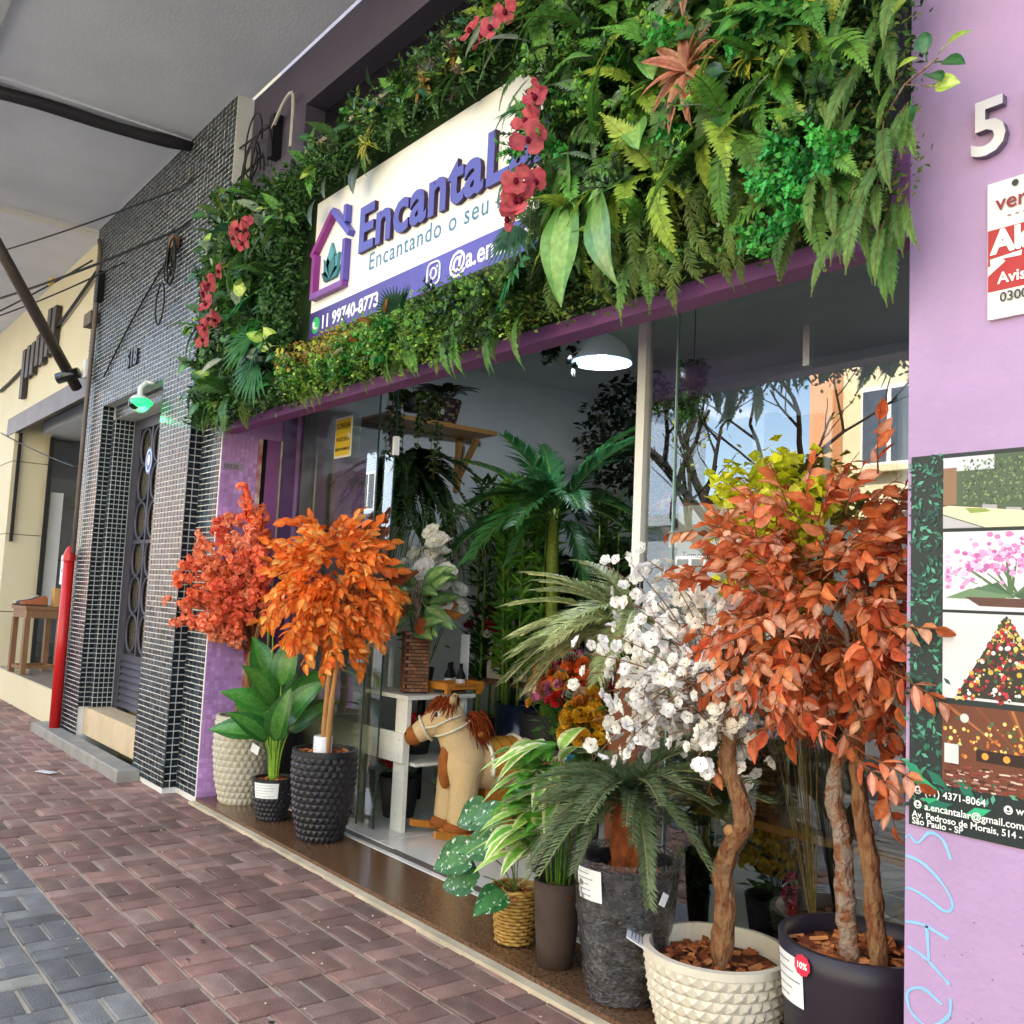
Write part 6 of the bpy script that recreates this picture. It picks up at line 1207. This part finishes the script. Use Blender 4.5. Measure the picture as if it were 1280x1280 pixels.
# dried flower stand and yellow blooms
bouquet('dried_flower_bunch', 'dense bunch of orange, red and pink dried flowers inside the doorway', 'flowers', (-4.12, 1.22, .003), DKP, [(.1, 0), (.14, .62)], 110, ['#d8602c', '#e0a040', '#a81c28', '#c8a890', '#c878a0', '#b8604c', '#8a9a8c', '#e8702c'], .048, (.27, .2), .55, 'mix', nl=40)
bouquet('bright_flower_bunch', 'low bunch of blue, white and red dried flowers below the orange bunch', 'flowers', (-3.98, 1.0, .003), DKP, [(.1, 0), (.13, .32)], 44, ['#4aa0b8', '#e0dcd0', '#c0503c', '#e0b040', '#b02430', '#a86858'], .038, (.2, .16), .3, 'mix', nl=24)
bouquet('yellow_rose_bunch', 'tall bunch of yellow roses beside the rust brown vase', 'flowers', (-3.62, .88, .003), DKP, [(.08, 0), (.1, .5)], 42, ['#e8b830', '#f0c848', '#e0a428', '#d88838'], .045, (.12, .1), .52, 'rose', nl=30)
# ------------------------------------------------------------------ right hand window display
t = thing('display_shelf', 'long honey wood shelf running behind the shop window', 'shelf', (0, 0, 0))
m = MB(); m.bx(-3.05, -1.45, .66, 1.05, .60, .63); m.obj('board', PINE, t)
for x in (-2.9, -2.2, -1.55): m = MB(); m.bx(x - .03, x + .03, .72, .98, .003, .598); m.obj('leg', DWOOD, t)
t = thing('green_glazed_vase', 'tall sage green glazed vase on the window shelf', 'vase', (-2.73, .84, .632))
m = MB(); m.lathe([(.001, 0), (.10, 0), (.125, .08), (.14, .3), (.15, .42), (.14, .42), (.13, .3)], 36); m.obj('vase_body', mat('sage_glaze', '#6f7a52', .3, .5, var=.2, vscale=7, stretch=(1, 1, .3)), t, True)
t = thing('stacked_stone_vase', 'square vase of stacked pale stone strips on the window shelf', 'vase', (-2.48, .80, .632), R(25))
m = MB(); m.box((0, 0, .17), (.17, .17, .34)); m.obj('vase_core', mat('vase_core', '#3c2e22', .8, .2), t); st = MB()
for r_ in range(19):
    for side in range(4):
        A = Matrix.Rotation(side * math.pi / 2, 3, 'Z'); x = -.088
        while x < .08: wv = U(.04, .08); x1 = min(.088, x + wv); st.color(random.choice(['#a8865c', '#8a6a44', '#bc9a70', '#75583a']), .12); c_ = A @ Vector(((x + x1) / 2, -.086 - U(0, .004), .009 + r_ * .0178)); st.box(c_, (x1 - x - .003, .014, .0145), A); x = x1
st.obj('stone_strips', PAINTED, t, kind='stuff')
t = thing('grey_display_pot', 'big tapered grey pot on the window shelf behind the red tree', 'pot', (-2.12, .86, .632)); plain_pot([(.12, 0), (.15, .2), (.175, .40)], .015, 36, .1).obj('pot_body', GREYP, t, True)
t = thing('dark_display_pot', 'dark tapered pot on the window shelf next to the pillar', 'pot', (-1.72, .86, .632)); plain_pot([(.12, 0), (.14, .2), (.16, .36)], .015, 36, .1).obj('pot_body', DKP, t, True)
t = thing('yellow_leaf_shrub', 'yellow round-leaved branches in a slim black pot behind the red tree', 'potted plant', (-2.02, .53, 0))
plain_pot([(.045, 0), (.06, .3)], .008, 24, .03).obj('pot', DKP, t, True)
for i in range(15):
    q = Vector((U(-.46, .0), U(-.12, .03), U(1.82, 2.16))); m = MB('#7a6a40'); pts = pts_interp(stemline((0, 0, .28), q, .02), 3); m.tube(pts[:-3], .0022, 4, False)
    for k in range(80): p = pts[int(U(.75, 1) * (len(pts) - 1))] + Vector((U(-.07, .07), U(-.06, .03), U(-.09, .05))); d = Vector((U(-1, 1), U(-1, 1), U(-1, .4))); small_leaf(m, p, d, .055, .055, lin(random.choice(['#e8e83a', '#d8d830', '#f4f060', '#b8c030'])))
    m.obj('leafy_branch', PETAL, t)
m = MB('#e8eaf0'); m.box((-2.66, .635, 1.68), (.30, .004, .42)); m.color('#3a3a3c'); m.add(text_mb('Temos flores', .045, 0, .001, 'CENTER', c='#3a3a40'), Matrix.Translation((-2.66, .631, 1.66)) @ STAND); m.add(text_mb('~', .06, 0, .001, 'CENTER', c='#3a3a40'), Matrix.Translation((-2.66, .631, 1.76)) @ STAND)
tag(m.obj('paper_notice', PRINT), 'white paper notice taped inside the window behind the blossoms', 'notice')
bouquet('yellow_mum_pot', 'black pot of yellow chrysanthemums on the floor under the window shelf', 'potted flowers', (-2.50, .98, .003), DKP, [(.1, 0), (.14, .26)], 26, ['#c8a828', '#d8bc3c'], .045, (.17, .12), .26, 'ruffle', nl=20)
bouquet('magenta_flower_pot', 'black pot of magenta flowers on the floor under the window shelf', 'potted flowers', (-2.30, .84, .003), DKP, [(.1, 0), (.13, .2)], 22, ['#b0204c', '#c83060', '#8a1838'], .03, (.15, .1), .2, 'petal', nl=16)
bouquet('yellow_daisy_pot', 'small pot of yellow daisies and greens left of the ivory pot, inside the glass', 'potted flowers', (-2.86, .82, .003), DKP, [(.08, 0), (.1, .22)], 18, ['#d8b42c', '#c8a020'], .028, (.15, .1), .3, 'petal', nl=40)
bouquet('window_greens', 'yellow blooms and greens on the shelf beside the sage vase', 'potted flowers', (-2.95, .86, .632), mat('green_pot', '#3c6a38', .5, .4), [(.05, 0), (.07, .1)], 14, ['#e0c030', '#d0a820'], .035, (.1, .1), .3, 'petal', nl=30)
# ------------------------------------------------------------------ signs, posters, cables, small things
random.seed(123)
# yellow camera notice on the glass
t = thing('yellow_notice', 'yellow camera warning notice stuck high on the glass door', 'sign', (0, 0, 0))
m = MB('#e6e2d0'); m.bx(-5.90, -5.665, .552, .555, 2.36, 2.64); m.obj('backing', PRINT, t); m = MB('#e0c022'); m.bx(-5.885, -5.68, .549, .5515, 2.375, 2.625); m.obj('yellow_field', PRINT, t)
for s_, sz, z in (('SORRIA', .058, 2.56), ('VOCÊ ESTÁ', .035, 2.475), ('SENDO FILMADO', .026, 2.41)): m = MB(); m.add(text_mb(s_, sz, 0, .001, 'CENTER', c='#2a2418'), Matrix.Translation((-5.782, .5475, z)) @ STAND); m.obj('lettering', PRINT, t)
m = MB('#f4f4f0'); m.disc((-5.70, .5472, 2.505), .017, 16, 'y'); m.color('#2a2418'); m.tube([(-5.708 + .016 * k / 6, .546, 2.503 - .006 * math.sin(math.pi * k / 6)) for k in range(7)], .0014, 4); m.disc((-5.706, .546, 2.511), .002, 8, 'y'); m.disc((-5.694, .546, 2.511), .002, 8, 'y'); m.obj('smiley', PRINT, t)
# numerals on the pillar
t = thing('house_numerals', 'silver raised house number on the lilac pillar', 'house number', (0, 0, 0))
NUM = mat('silver_numeral', '#c9c6cc', .35, .5, .5, var=.06); NUMS = mat('numeral_edge', '#7c7484', .5, .5, .4)
letters('514', -1.214, 2.70, .215, t, 'numeral', .012, .004, [NUM, NUMS], 1.05, -.002)
# estate agent board
t = thing('letting_board', 'white and red letting board fixed to the lilac pillar', 'sign', (0, 0, 0))
m = MB('#eeece6'); m.bx(-1.168, -.72, -.014, -.002, 2.243, 2.615); m.obj('panel', PRINT, t); m = MB('#b02a30'); m.bx(-1.166, -.722, -.0165, -.0142, 2.318, 2.485); m.obj('red_band', PRINT, t)
m = MB()
for s_, sz, x, z, c, b_ in (('ver', .06, -1.145, 2.535, '#8a2a34', .0008), ('Ala', .085, -1.155, 2.42, '#f6f4f0', .004), ('Aviso', .042, -1.14, 2.335, '#f6f4f0', .001), ('0300', .036, -1.135, 2.285, '#3a3a3c', .0006)):
    q = MB(); q.add(text_mb(s_, sz, 0, b_, c=c), Matrix.Translation((x, -.0185, z)) @ STAND); q.obj('lettering', PRINT, t)
m.color('#f2f0ea'); m.poly([(-1.160, -.018, 2.405), (-1.158, -.018, 2.382), (-1.125, -.018, 2.40), (-1.08, -.018, 2.398), (-1.078, -.018, 2.412)]); m.poly([(-1.165, -.0181, 2.36), (-1.165, -.0181, 2.385), (-1.125, -.0181, 2.398), (-1.12, -.0181, 2.392)]); m.color('#2c2c2e'); m.disc((-1.095, -.0185, 2.598), .009, 12, 'y'); m.color('#9a7a7c')
for k in range(6): m.bx(-1.115 + k * .02, -1.105 + k * .02, -.0182, -.018, 2.512, 2.516)
m.obj('arrow_mark', PRINT, t)
# large poster
t = thing('garden_poster', 'dark leafy poster with four photographs and contact lines on the pillar', 'poster', (0, 0, 0))
PX0, PX1, PZ0, PZ1 = -1.382, -.62, .897, 1.897
m = MB('#1e2a2c'); m.bx(PX0, PX1, -.006, -.002, PZ0, PZ1); m.obj('sheet', PRINT, t)
pl = MB(); Y0 = -.0075
def P2(u, v, k=0): return (PX0 + u * (PX1 - PX0), Y0 - .00012 * k, PZ1 - v * (PZ1 - PZ0))
for i in range(520):
    u = U(0, .125) if i < 440 else U(0, 1); v = U(.0, .97) if i < 440 else U(.87, .9)
    a = U(0, 6.28); L = U(.010, .028); W = L * U(.3, .5); pl.color(random.choice(['#2f6a52', '#3f8a6c', '#1f4a3e', '#58a084', '#24544c', '#1a3a3a'])); p = Vector(P2(u, v, i * .02)); d = Vector((math.cos(a), 0, math.sin(a))); x = Vector((-d.z, 0, d.x))
    pl.poly([p, p + d * L * .5 + x * W / 2, p + d * L, p + d * L * .5 - x * W / 2])
for i in range(10):
    a = U(2.4, 3.6); pl.color(random.choice(['#2fae7c', '#1f8a64', '#176a54'])); p = Vector(P2(U(.02, .6), U(.87, .99), 11 + i * .05)); d = Vector((math.cos(a), 0, math.sin(a))); x = Vector((-d.z, 0, d.x)); L = U(.05, .1); pl.poly([p, p + d * L * .5 + x * .014, p + d * L, p + d * L * .5 - x * .014])
pl.obj('printed_leaves', PRINT, t)
def rect(m, u0, v0, u1, v1, c, k=0): m.color(c); m.poly([P2(u0, v1, k), P2(u1, v1, k), P2(u1, v0, k), P2(u0, v0, k)])
ph = MB(); a_, b_ = .122, .98
rect(ph, a_, .012, b_, .205, '#4c5c48', 8); rect(ph, a_, .012, .3, .05, '#c8ccd4', 9); rect(ph, a_, .04, .17, .14, '#8a6a50', 10)
for i in range(1300): u = U(.19, b_ - .01); v = U(.02, .14); s_ = U(.003, .008); rect(ph, u, v, u + s_, v + s_ * .8, random.choice(['#3f5c3c', '#55704a', '#2f4a30', '#6f8a5c', '#7f9464']), 11 + i * .004)
ph.color('#e6cfae'); ph.poly([P2(a_, .145, 18), P2(a_ + .02, .142, 18), P2(.55, .175, 18), P2(.40, .203, 18), P2(.27, .203, 18), P2(a_, .165, 18)]); ph.color('#b8b4b8'); ph.poly([P2(a_, .168, 19), P2(.26, .203, 19), P2(a_, .203, 19)])
for k in range(4): ph.color('#a8a4a8'); ph.poly([P2(.26 + .08 * k, .142 + .01 * k, 17), P2(.31 + .08 * k, .145 + .01 * k, 17), P2(.31 + .08 * k, .158 + .01 * k, 17), P2(.26 + .08 * k, .154 + .01 * k, 17)])
ph.color('#8a9a4c'); ph.poly([P2(.20, .15, 20), P2(.27, .153, 20), P2(.29, .162, 20), P2(.22, .165, 20)])
ph.obj('garden_table_photo', PRINT, t)
ph = MB(); rect(ph, a_, .213, b_, .42, '#d8d4da', 8)
for i in range(10): ph.color('#4c6a44'); u = .36 + U(-.02, .02); w_ = U(-.2, .2); ph.poly([P2(u, .385, 9 + i * .05), P2(u + .012, .385, 9 + i * .05), P2(u + w_ + .006, .27 + abs(w_) * .3, 9 + i * .05), P2(u + w_, .27 + abs(w_) * .3, 9 + i * .05)])
for i in range(420): u = .36 + random.gauss(0, .13); v = .27 + random.gauss(0, .028) + abs(u - .36) * .22; r_ = U(.004, .010); ph.color(random.choice(['#c87ab0', '#d898c4', '#b860a0', '#e4b8d8', '#f0d8ea'])); p = P2(max(.14, u), min(.36, max(.222, v)), 10 + i * .01); ph.disc(p, r_, 7, 'y', r_ * .8)
for sg in (-1, 1):
    for k in range(4): ph.color(random.choice(['#4f6f52', '#3f5c44', '#6a8664'])); kk = 15 + k * .2 + (sg > 0) * .1; ph.poly([P2(.36, .38, kk), P2(.36 + sg * (.05 + .03 * k), .345 + .006 * k, kk), P2(.36 + sg * (.11 + .04 * k), .365 + .008 * k, kk), P2(.36 + sg * .05, .392, kk)])
ph.color('#5a3a34'); ph.poly([P2(.2, .385, 16), P2(.52, .388, 16), P2(.48, .41, 16), P2(.25, .408, 16)]); ph.obj('orchid_photo', PRINT, t)
ph = MB(); rect(ph, a_, .428, b_, .652, '#d4d0d2', 8); rect(ph, .5, .43, .98, .652, '#b8a890', 9); rect(ph, .62, .43, .98, .652, '#a8987e', 10)
ph.color('#2c2a24'); ph.poly([P2(.34, .43, 11), P2(.52, .645, 11), P2(.17, .645, 11)])
for i in range(420): v = U(.44, .65); w_ = (v - .43) * .8; u = .34 + U(-w_, w_); r_ = U(.002, .007); ph.color(random.choice(['#a82430', '#2c3a28', '#3a2a24', '#c03040', '#c8a848', '#d8c070', '#e8e0dc', '#7a1a24', '#3a5a34'])); ph.disc(P2(max(.13, u), v, 12 + i * .01), r_, 8, 'y')
ph.obj('festive_tree_photo', PRINT, t)
ph = MB(); rect(ph, a_, .667, b_, .88, '#6a3a28', 8)
for i in range(26): ph.color(random.choice(['#9a5a34', '#7c4428', '#b06c3c'])); u = U(a_, .9); ph.poly([P2(u, .668, 9 + i * .03), P2(u + .012, .668, 9 + i * .03), P2(.45 + (u - .45) * .4, .76, 9 + i * .03), P2(.445 + (u - .45) * .4, .76, 9 + i * .03)])
for i in range(420): u = U(a_ + .005, b_ - .02); v = U(.82, .878); s_ = U(.01, .028); rect(ph, u, v, u + s_, v + .004, random.choice(['#8a3a34', '#5a2a24', '#a87c6c', '#d8c0b0', '#6a2a2a', '#3a1c18']), 10 + i * .005)
for i in range(260): u = U(a_ + .01, b_ - .03); v = U(.70, .80); ph.color(random.choice(['#d88a3c', '#e8b050', '#b8602c', '#3f5a38', '#50704a', '#f0d080'])); ph.disc(P2(u, v, 13 + i * .01), U(.002, .006), 7, 'y')
rect(ph, .24, .775, .46, .805, '#2a1814', 17)
for k in range(3): ph.color('#e89a40'); ph.disc(P2(.27 + .07 * k, .79, 18), .009, 10, 'y')
rect(ph, .13, .77, .18, .82, '#c8d0cc', 17); ph.disc(P2(.2, .70, 18), .012, 10, 'y'); ph.obj('market_hall_photo', PRINT, t)
for s_, sz, u, v in (('(11) 4371-8064', .026, .06, .915), ('a.encantalar@gmail.com', .026, .06, .953), ('www.encantalar.com.br', .026, .37, .918), ('a.encantalar', .026, .46, .955), ('Av. Pedroso de Morais, 514 - Pinheiros, São Paulo', .024, .015, .977), ('São Paulo - SP', .024, .015, .995)): 
    p = P2(u, v, 26); tx = MB(); tx.add(text_mb(s_, sz, 0, .0004, c='#eef0ee'), Matrix.Translation(p) @ STAND); tx.obj('contact_line', PRINT, t)
for (u, v) in ((.035, .905), (.035, .943), (.345, .912), (.435, .95)): q = MB('#eef0ee'); q.disc(P2(u, v, 20), .011, 16, 'y'); q.color('#2a3434'); q.disc(P2(u, v - .002, 22), .004, 8, 'y'); q.bx(P2(u, v)[0] - .005, P2(u, v)[0] + .005, Y0 - .003, Y0 - .0028, P2(u, v)[2] - .007, P2(u, v)[2] - .004); q.obj('round_icon', PRINT, t)
# chalky cyan scrawl on the pillar
gr = MB('#8ec4ec'); 
def stroke(pts, w_=.005):
    P = pts_interp([Vector((-1.392 + .165 * u, -.0022, .885 - .56 * v)) for u, v in pts], 5)
    for i in range(len(P) - 1):
        d = (P[i + 1] - P[i]).normalized(); n = Vector((-d.z, 0, d.x)) * w_ * (.75 + .5 * noise.noise(P[i] * 40)); gr.poly([P[i] - n, P[i + 1] - n, P[i + 1] + n, P[i] + n])
stroke([(.75, .10), (.62, .02), (.40, .0), (.2, .06), (.05, .03), (.0, .05)]); stroke([(.0, .13), (.3, .15), (.62, .22), (.78, .30), (.66, .34), (.35, .30), (.08, .28), (.0, .29)])
stroke([(.0, .44), (.3, .43), (.72, .46)]); stroke([(.05, .55), (.35, .58), (.74, .66)]); stroke([(.36, .43), (.40, .58)]); stroke([(.75, .72), (.72, .80), (.4, .88), (.1, .84), (.05, .76), (.3, .72), (.62, .76)]); stroke([(.72, 1.1), (.7, 1.02), (.5, .98), (.25, 1.0), (.0, .98)])
tag(gr.obj('cyan_scrawl', PRINT), 'cyan hand-drawn graffiti letters down the lilac pillar', 'graffiti')
m = MB('#8a4a6a')
for i in range(16): x, z = U(-1.37, -1.0), U(.35, .7); m.disc((x, -.0015, z), U(.001, .0035), 7, 'y', U(.001, .002))
tag(m.obj('wall_marks', PRINT), 'small dark scuff marks on the lower lilac pillar', kind='stuff')
# ------------------------------------------------------------------ tiled building fittings
t = thing('dome_camera', 'white ball security camera with a green light above the iron door', 'camera', (-7.86, -.1, 2.83))
WPL = mat('white_plastic', '#e6e8e6', .35, .45, var=.03); BLG = mat('black_gloss', '#101214', .1, .6)
m = MB(); m.tube([(.0, .0, .24), (.0, -.06, .24), (.0, -.10, .19), (0, -.10, .1)], .022, 10); m.lathe([(.001, .0), (.04, 0), (.04, .02), (.001, .02)], 16, (0, -.02, .23)); m.obj('mount_arm', WPL, t, True)
m = MB(); m.ell((0, -.10, .06), (.085, .085, .075), 20, 12); m.obj('ball_housing', WPL, t, True)
d = (Vector((0, -2.5, 1.45)) - Vector((-7.86, -.1, 2.83))).normalized(); d = (d + Vector((-.5, -.35, .0))).normalized(); m = MB(); m.ell(Vector((0, -.10, .06)) + d * .06, (.048, .048, .048), 16, 10); m.obj('lens', BLG, t, True)
m = MB(); m.lathe([(.05, 0), (.088, .03), (.088, .05), (.06, .07)], 24, (.055, -.1, .02)); m.obj('light_ring', mat('green_led', '#30d078', .4, .4, emit=.35), t, True)
gld = bpy.data.lights.new('camera_led', 'POINT'); gld.energy = .22; gld.color = (.08, 1, .35); gld.shadow_soft_size = .02; glo = bpy.data.objects.new('camera_led', gld); col.objects.link(glo); glo.parent = t; glo.location = (.10, -.05, -.06)
t = thing('round_sticker', 'blue round sticker on the tiles below the ball camera', 'sticker', (-7.80, -.1, 2.43)); m = MB('#2a4a8a'); m.disc((0, -.008, 0), .085, 28, 'y', .11); m.color('#bcd4e8'); m.disc((0, -.0086, 0), .072, 28, 'y', .094); m.color('#2c4a90'); m.disc((0, -.0092, 0), .06, 28, 'y', .08); m.color('#f0e8ec'); m.disc((0, -.0098, .005), .025, 16, 'y', .045); m.obj('print', PRINT, t)
t = thing('bullet_camera', 'small black security camera on the corner of the tiled wall', 'camera', (-10.0, -.12, 3.44)); m = MB(); m.bx(.0, .12, -.03, .015, .0, .18); m.obj('mount_plate', WPL, t); m = MB(); m.tube([(.02, -.06, .05), (-.12, -.22, -.02)], .055, 12); m.obj('housing', BLG, t, True)
t = thing('red_pipe_guard', 'bright red round pipe guard standing on the stone plinth', 'pipe', (-9.78, -.165, .055))
m = MB(); m.tube([(0, 0, 0), (0, 0, 1.60)], .05, 18); m.obj('guard_tube', mat('red_enamel', '#c41a1c', .35, .5, var=.08, vscale=7), t, True); m = MB(); m.lathe([(.056, 1.57), (.056, 1.62), (.042, 1.67), (.018, 1.71), (.001, 1.715)], 18); m.obj('cap', mat('red_enamel', '#c41a1c'), t, True)
m = MB(); m.tube([(-9.72, -.15, 1.70), (-9.72, -.15, 3.0), (-9.71, -.14, 4.0), (-9.72, -.14, 4.65), (-9.85, -.13, 4.82)], .022, 8); tag(m.obj('conduit', mat('brown_conduit', '#6a5e56', .6, .4, var=.2, vscale=5), smooth=True), 'thin brown conduit running up from the red pipe guard', 'pipe')
t = thing('junction_box', 'small weathered cable box beside the conduit on the tiles', 'box', (-9.75, -.105, 3.95)); m = MB(); m.bx(-.25, 0, -.07, 0, 0, .13); m.obj('box', mat('weathered_box', '#6e6256', .7, .3, var=.3), t); m = MB(); m.bx(.05, .13, -.06, 0, .2, .5); m.obj('meter', BLKM, t)
def cable(label, P, r=.009, nm='cable'):
    m = MB(); m.tube(pts_interp(P, 6), r, 5, False); tag(m.obj(nm, BLKM), label, 'cable', 'overhead cables')
def sag(a, b, s, n=5): a, b = Vector(a), Vector(b); return [a.lerp(b, k / n) - Vector((0, 0, s * 4 * (k / n) * (1 - k / n))) for k in range(n + 1)]
cable('uppermost thin cable reaching the tiled wall below the canopy pipe', sag((-13.5, -1.5, 5.0), (-7.6, -.13, 4.62), .08), .008)
cable('thick cable sweeping up to the cluster on the tiled wall', sag((-14, -1.3, 4.6), (-7.55, -.13, 4.26), .1), .013)
cable('lower cable running from the conduit head to the street', sag((-13.5, -1.4, 4.2), (-8.9, -.13, 4.35), .1), .008)
cable('cable running along the tiled wall towards the green wall', sag((-9.3, -.12, 3.35), (-7.45, -.12, 4.15), -.06), .008)
cable('cable from the tiled wall to the dark wall above the green wall', sag((-7.6, -.13, 4.62), (-5.95, -.03, 4.60), .02), .008)
cable('double cable from the wall cluster across to the hook above the green wall', sag((-7.55, -.13, 4.26), (-6.1, -.03, 4.42), .03), .009)
cable('twisted cable along the cream fascia', sag((-15, -.03, 4.05), (-10.2, -.04, 4.62), .1), .02)
cable('thin cable crossing the cream shop doorway', sag((-14.5, -.05, 3.4), (-10.4, -.05, 2.6), .02), .007)
cable('cable with a yellow tag at the corner of the cream fascia', sag((-14, -1.0, 4.4), (-10.1, -.12, 4.68), .05), .01)
m = MB('#c8a030'); m.box((-10.9, -.32, 4.60), (.14, .03, .06)); tag(m.obj('cable_tag', PAINTED), 'small yellow tag on the cable by the cream fascia', 'tag')
t = thing('cable_cluster', 'tangle of black cable loops hanging on the tiled wall', 'cable', (-7.5, -.12, 4.0)); 
for i in range(6):
    m = MB(); r1_ = U(.06, .16); cx, cz = U(-.12, .08), U(-.35, .2); m.tube([(cx + r1_ * math.cos(a) * .7, -.015 - .01 * i, cz + r1_ * 1.2 * math.sin(a)) for a in [k * .33 for k in range(20)]], .007, 5, False); m.obj('loop', BLKM, t)
m = MB(); m.bx(-.06, .06, -.05, 0, .1, .2); m.obj('connector', mat('tan_connector', '#6a5444', .7, .3), t)
t = thing('cable_hook', 'iron bracket with looped cables on the dark wall above the greenery', 'bracket', (-5.95, -.0, 4.25))
m = MB(); m.bx(-.04, .04, -.05, .018, .1, .4); m.obj('bracket', BLKM, t)
for i in range(5):
    m = MB(); r1_ = U(.1, .22); cx, cz = U(-.35, -.05), U(-.05, .3); m.tube([(cx + r1_ * .8 * math.cos(a), -.03 - .012 * i, cz + r1_ * 1.3 * math.sin(a)) for a in [k * .33 for k in range(18)]], .006, 5, False); m.obj('loop', BLKM, t)
m = MB(); m.tube(pts_interp([(.0, -.04, .3), (.2, -.05, .42), (.33, -.05, .40), (.34, -.05, .05)], 4), .012, 6); m.obj('pale_cable', mat('pale_cable', '#b0aca4', .5, .4), t)
# ------------------------------------------------------------------ shoe display
OAK = mat('oak_stool', '#7c5838', .5, .35, var=.2, vscale=6, stretch=(6, 6, 1))
t = thing('display_stool', 'tall square wooden stool in the cream shop doorway', 'stool', (-12.62, .22, .312), R(8))
m = MB(); m.bx(-.23, .23, -.23, .23, .76, .80); m.bx(-.21, .21, -.21, .21, .66, .759); m.obj('seat', OAK, t)
for x in (-.19, .19):
    for y in (-.19, .19): m = MB(); m.bx(x - .03, x + .03, y - .03, y + .03, 0, .66); m.obj('leg', OAK, t)
for y in (-.19, .19): m = MB(); m.bx(-.16, .16, y - .015, y + .015, .06, .10); m.obj('stretcher', OAK, t)
for x in (-.19, .19): m = MB(); m.bx(x - .015, x + .015, -.16, .16, .065, .10); m.obj('stretcher', OAK, t)
def shoe(c, label, loc, rz, sole='#2a1c14'):
    t = thing('leather_shoe', label, 'shoe', loc, rz, 'shoes on the stool'); m = MB(c)
    S_p = [(-.13, .03, .09), (-.10, .045, .115), (-.05, .043, .10), (.0, .042, .075), (.05, .046, .058), (.1, .046, .05), (.14, .038, .042), (.165, .02, .032)]; n = 12
    for (x, w_, hh) in S_p:
        for k in range(n): a = math.pi * k / (n - 1); m.v.append((w_ * math.cos(a), -x, .015 + hh * math.sin(a)))
    for i in range(len(S_p) - 1):
        for k in range(n - 1): m.face((i * n + k, i * n + k + 1, (i + 1) * n + k + 1, (i + 1) * n + k))
    m.face(range(n)); m.face(range((len(S_p) - 1) * n, len(S_p) * n)); m.obj('upper', PAINTED, t, True)
    m = MB(sole); pts = [(w_ + .006, -x) for x, w_, h_ in S_p]; pts = pts + [(-a, b) for a, b in reversed(pts)]; k = len(pts); m.v = [(x, y, 0) for x, y in pts] + [(x, y, .018) for x, y in pts]; m.face(range(k - 1, -1, -1)); m.face(range(k, 2 * k))
    for i in range(k): m.face((i, (i + 1) % k, k + (i + 1) % k, k + i))
    m.obj('sole', PAINTED, t)
shoe('#b8a888', 'cream suede shoe, farthest of three on the wooden stool', (-12.74, .12, 1.113), R(-20)); shoe('#3c4450', 'slate leather shoe between two others on the wooden stool', (-12.62, .13, 1.113), R(-20)); shoe('#8a4a24', 'tan leather shoe, nearest of three on the wooden stool', (-12.49, .15, 1.113), R(-20), '#3a2010')
m = MB('#c09660'); m.bx(-.07, .07, -.03, .03, 0, .22); o = m.obj('shoe_box', mat('kraft_board', '#b88c54', .8, .2, var=.08)); o.location = (-12.46, .36, 1.113); tag(o, 'upright kraft box with a bow behind the tan shoe', 'box')
t = thing('price_placard', 'white price placard standing behind the shoes', 'sign', (-12.35, .42, 1.113), R(20)); m = MB('#eceef0'); m.bx(-.1, .1, -.004, .004, .27, .62); m.bx(-.01, .01, -.004, .004, 0, .27); m.add(text_mb('VERÃO', .05, 0, .001, 'CENTER', c='#3a3a3c'), Matrix.Translation((0, -.006, .54)) @ STAND); m.add(text_mb('119,90', .06, 0, .002, 'CENTER', c='#222222'), Matrix.Translation((0, -.006, .42)) @ STAND); m.obj('card', PRINT, t)
m = MB('#d8dadc'); m.box((-8.0, -.62, -.024), (.16, .07, .004), Matrix.Rotation(.5, 3, 'Z')); tag(m.obj('scrap_of_paper', PRINT), 'scrap of white paper lying on the pavement by the stone plinth', 'paper')
m = MB('#8a7a44'); small_leaf(m, (-5.75, -.98, -.02), (1, .2, .1), .07, .03, lin('#a08a50'), (0, 0, 1)); tag(m.obj('fallen_leaf', PETAL), 'single dry fallen leaf in the middle of the red pavers', 'leaf')
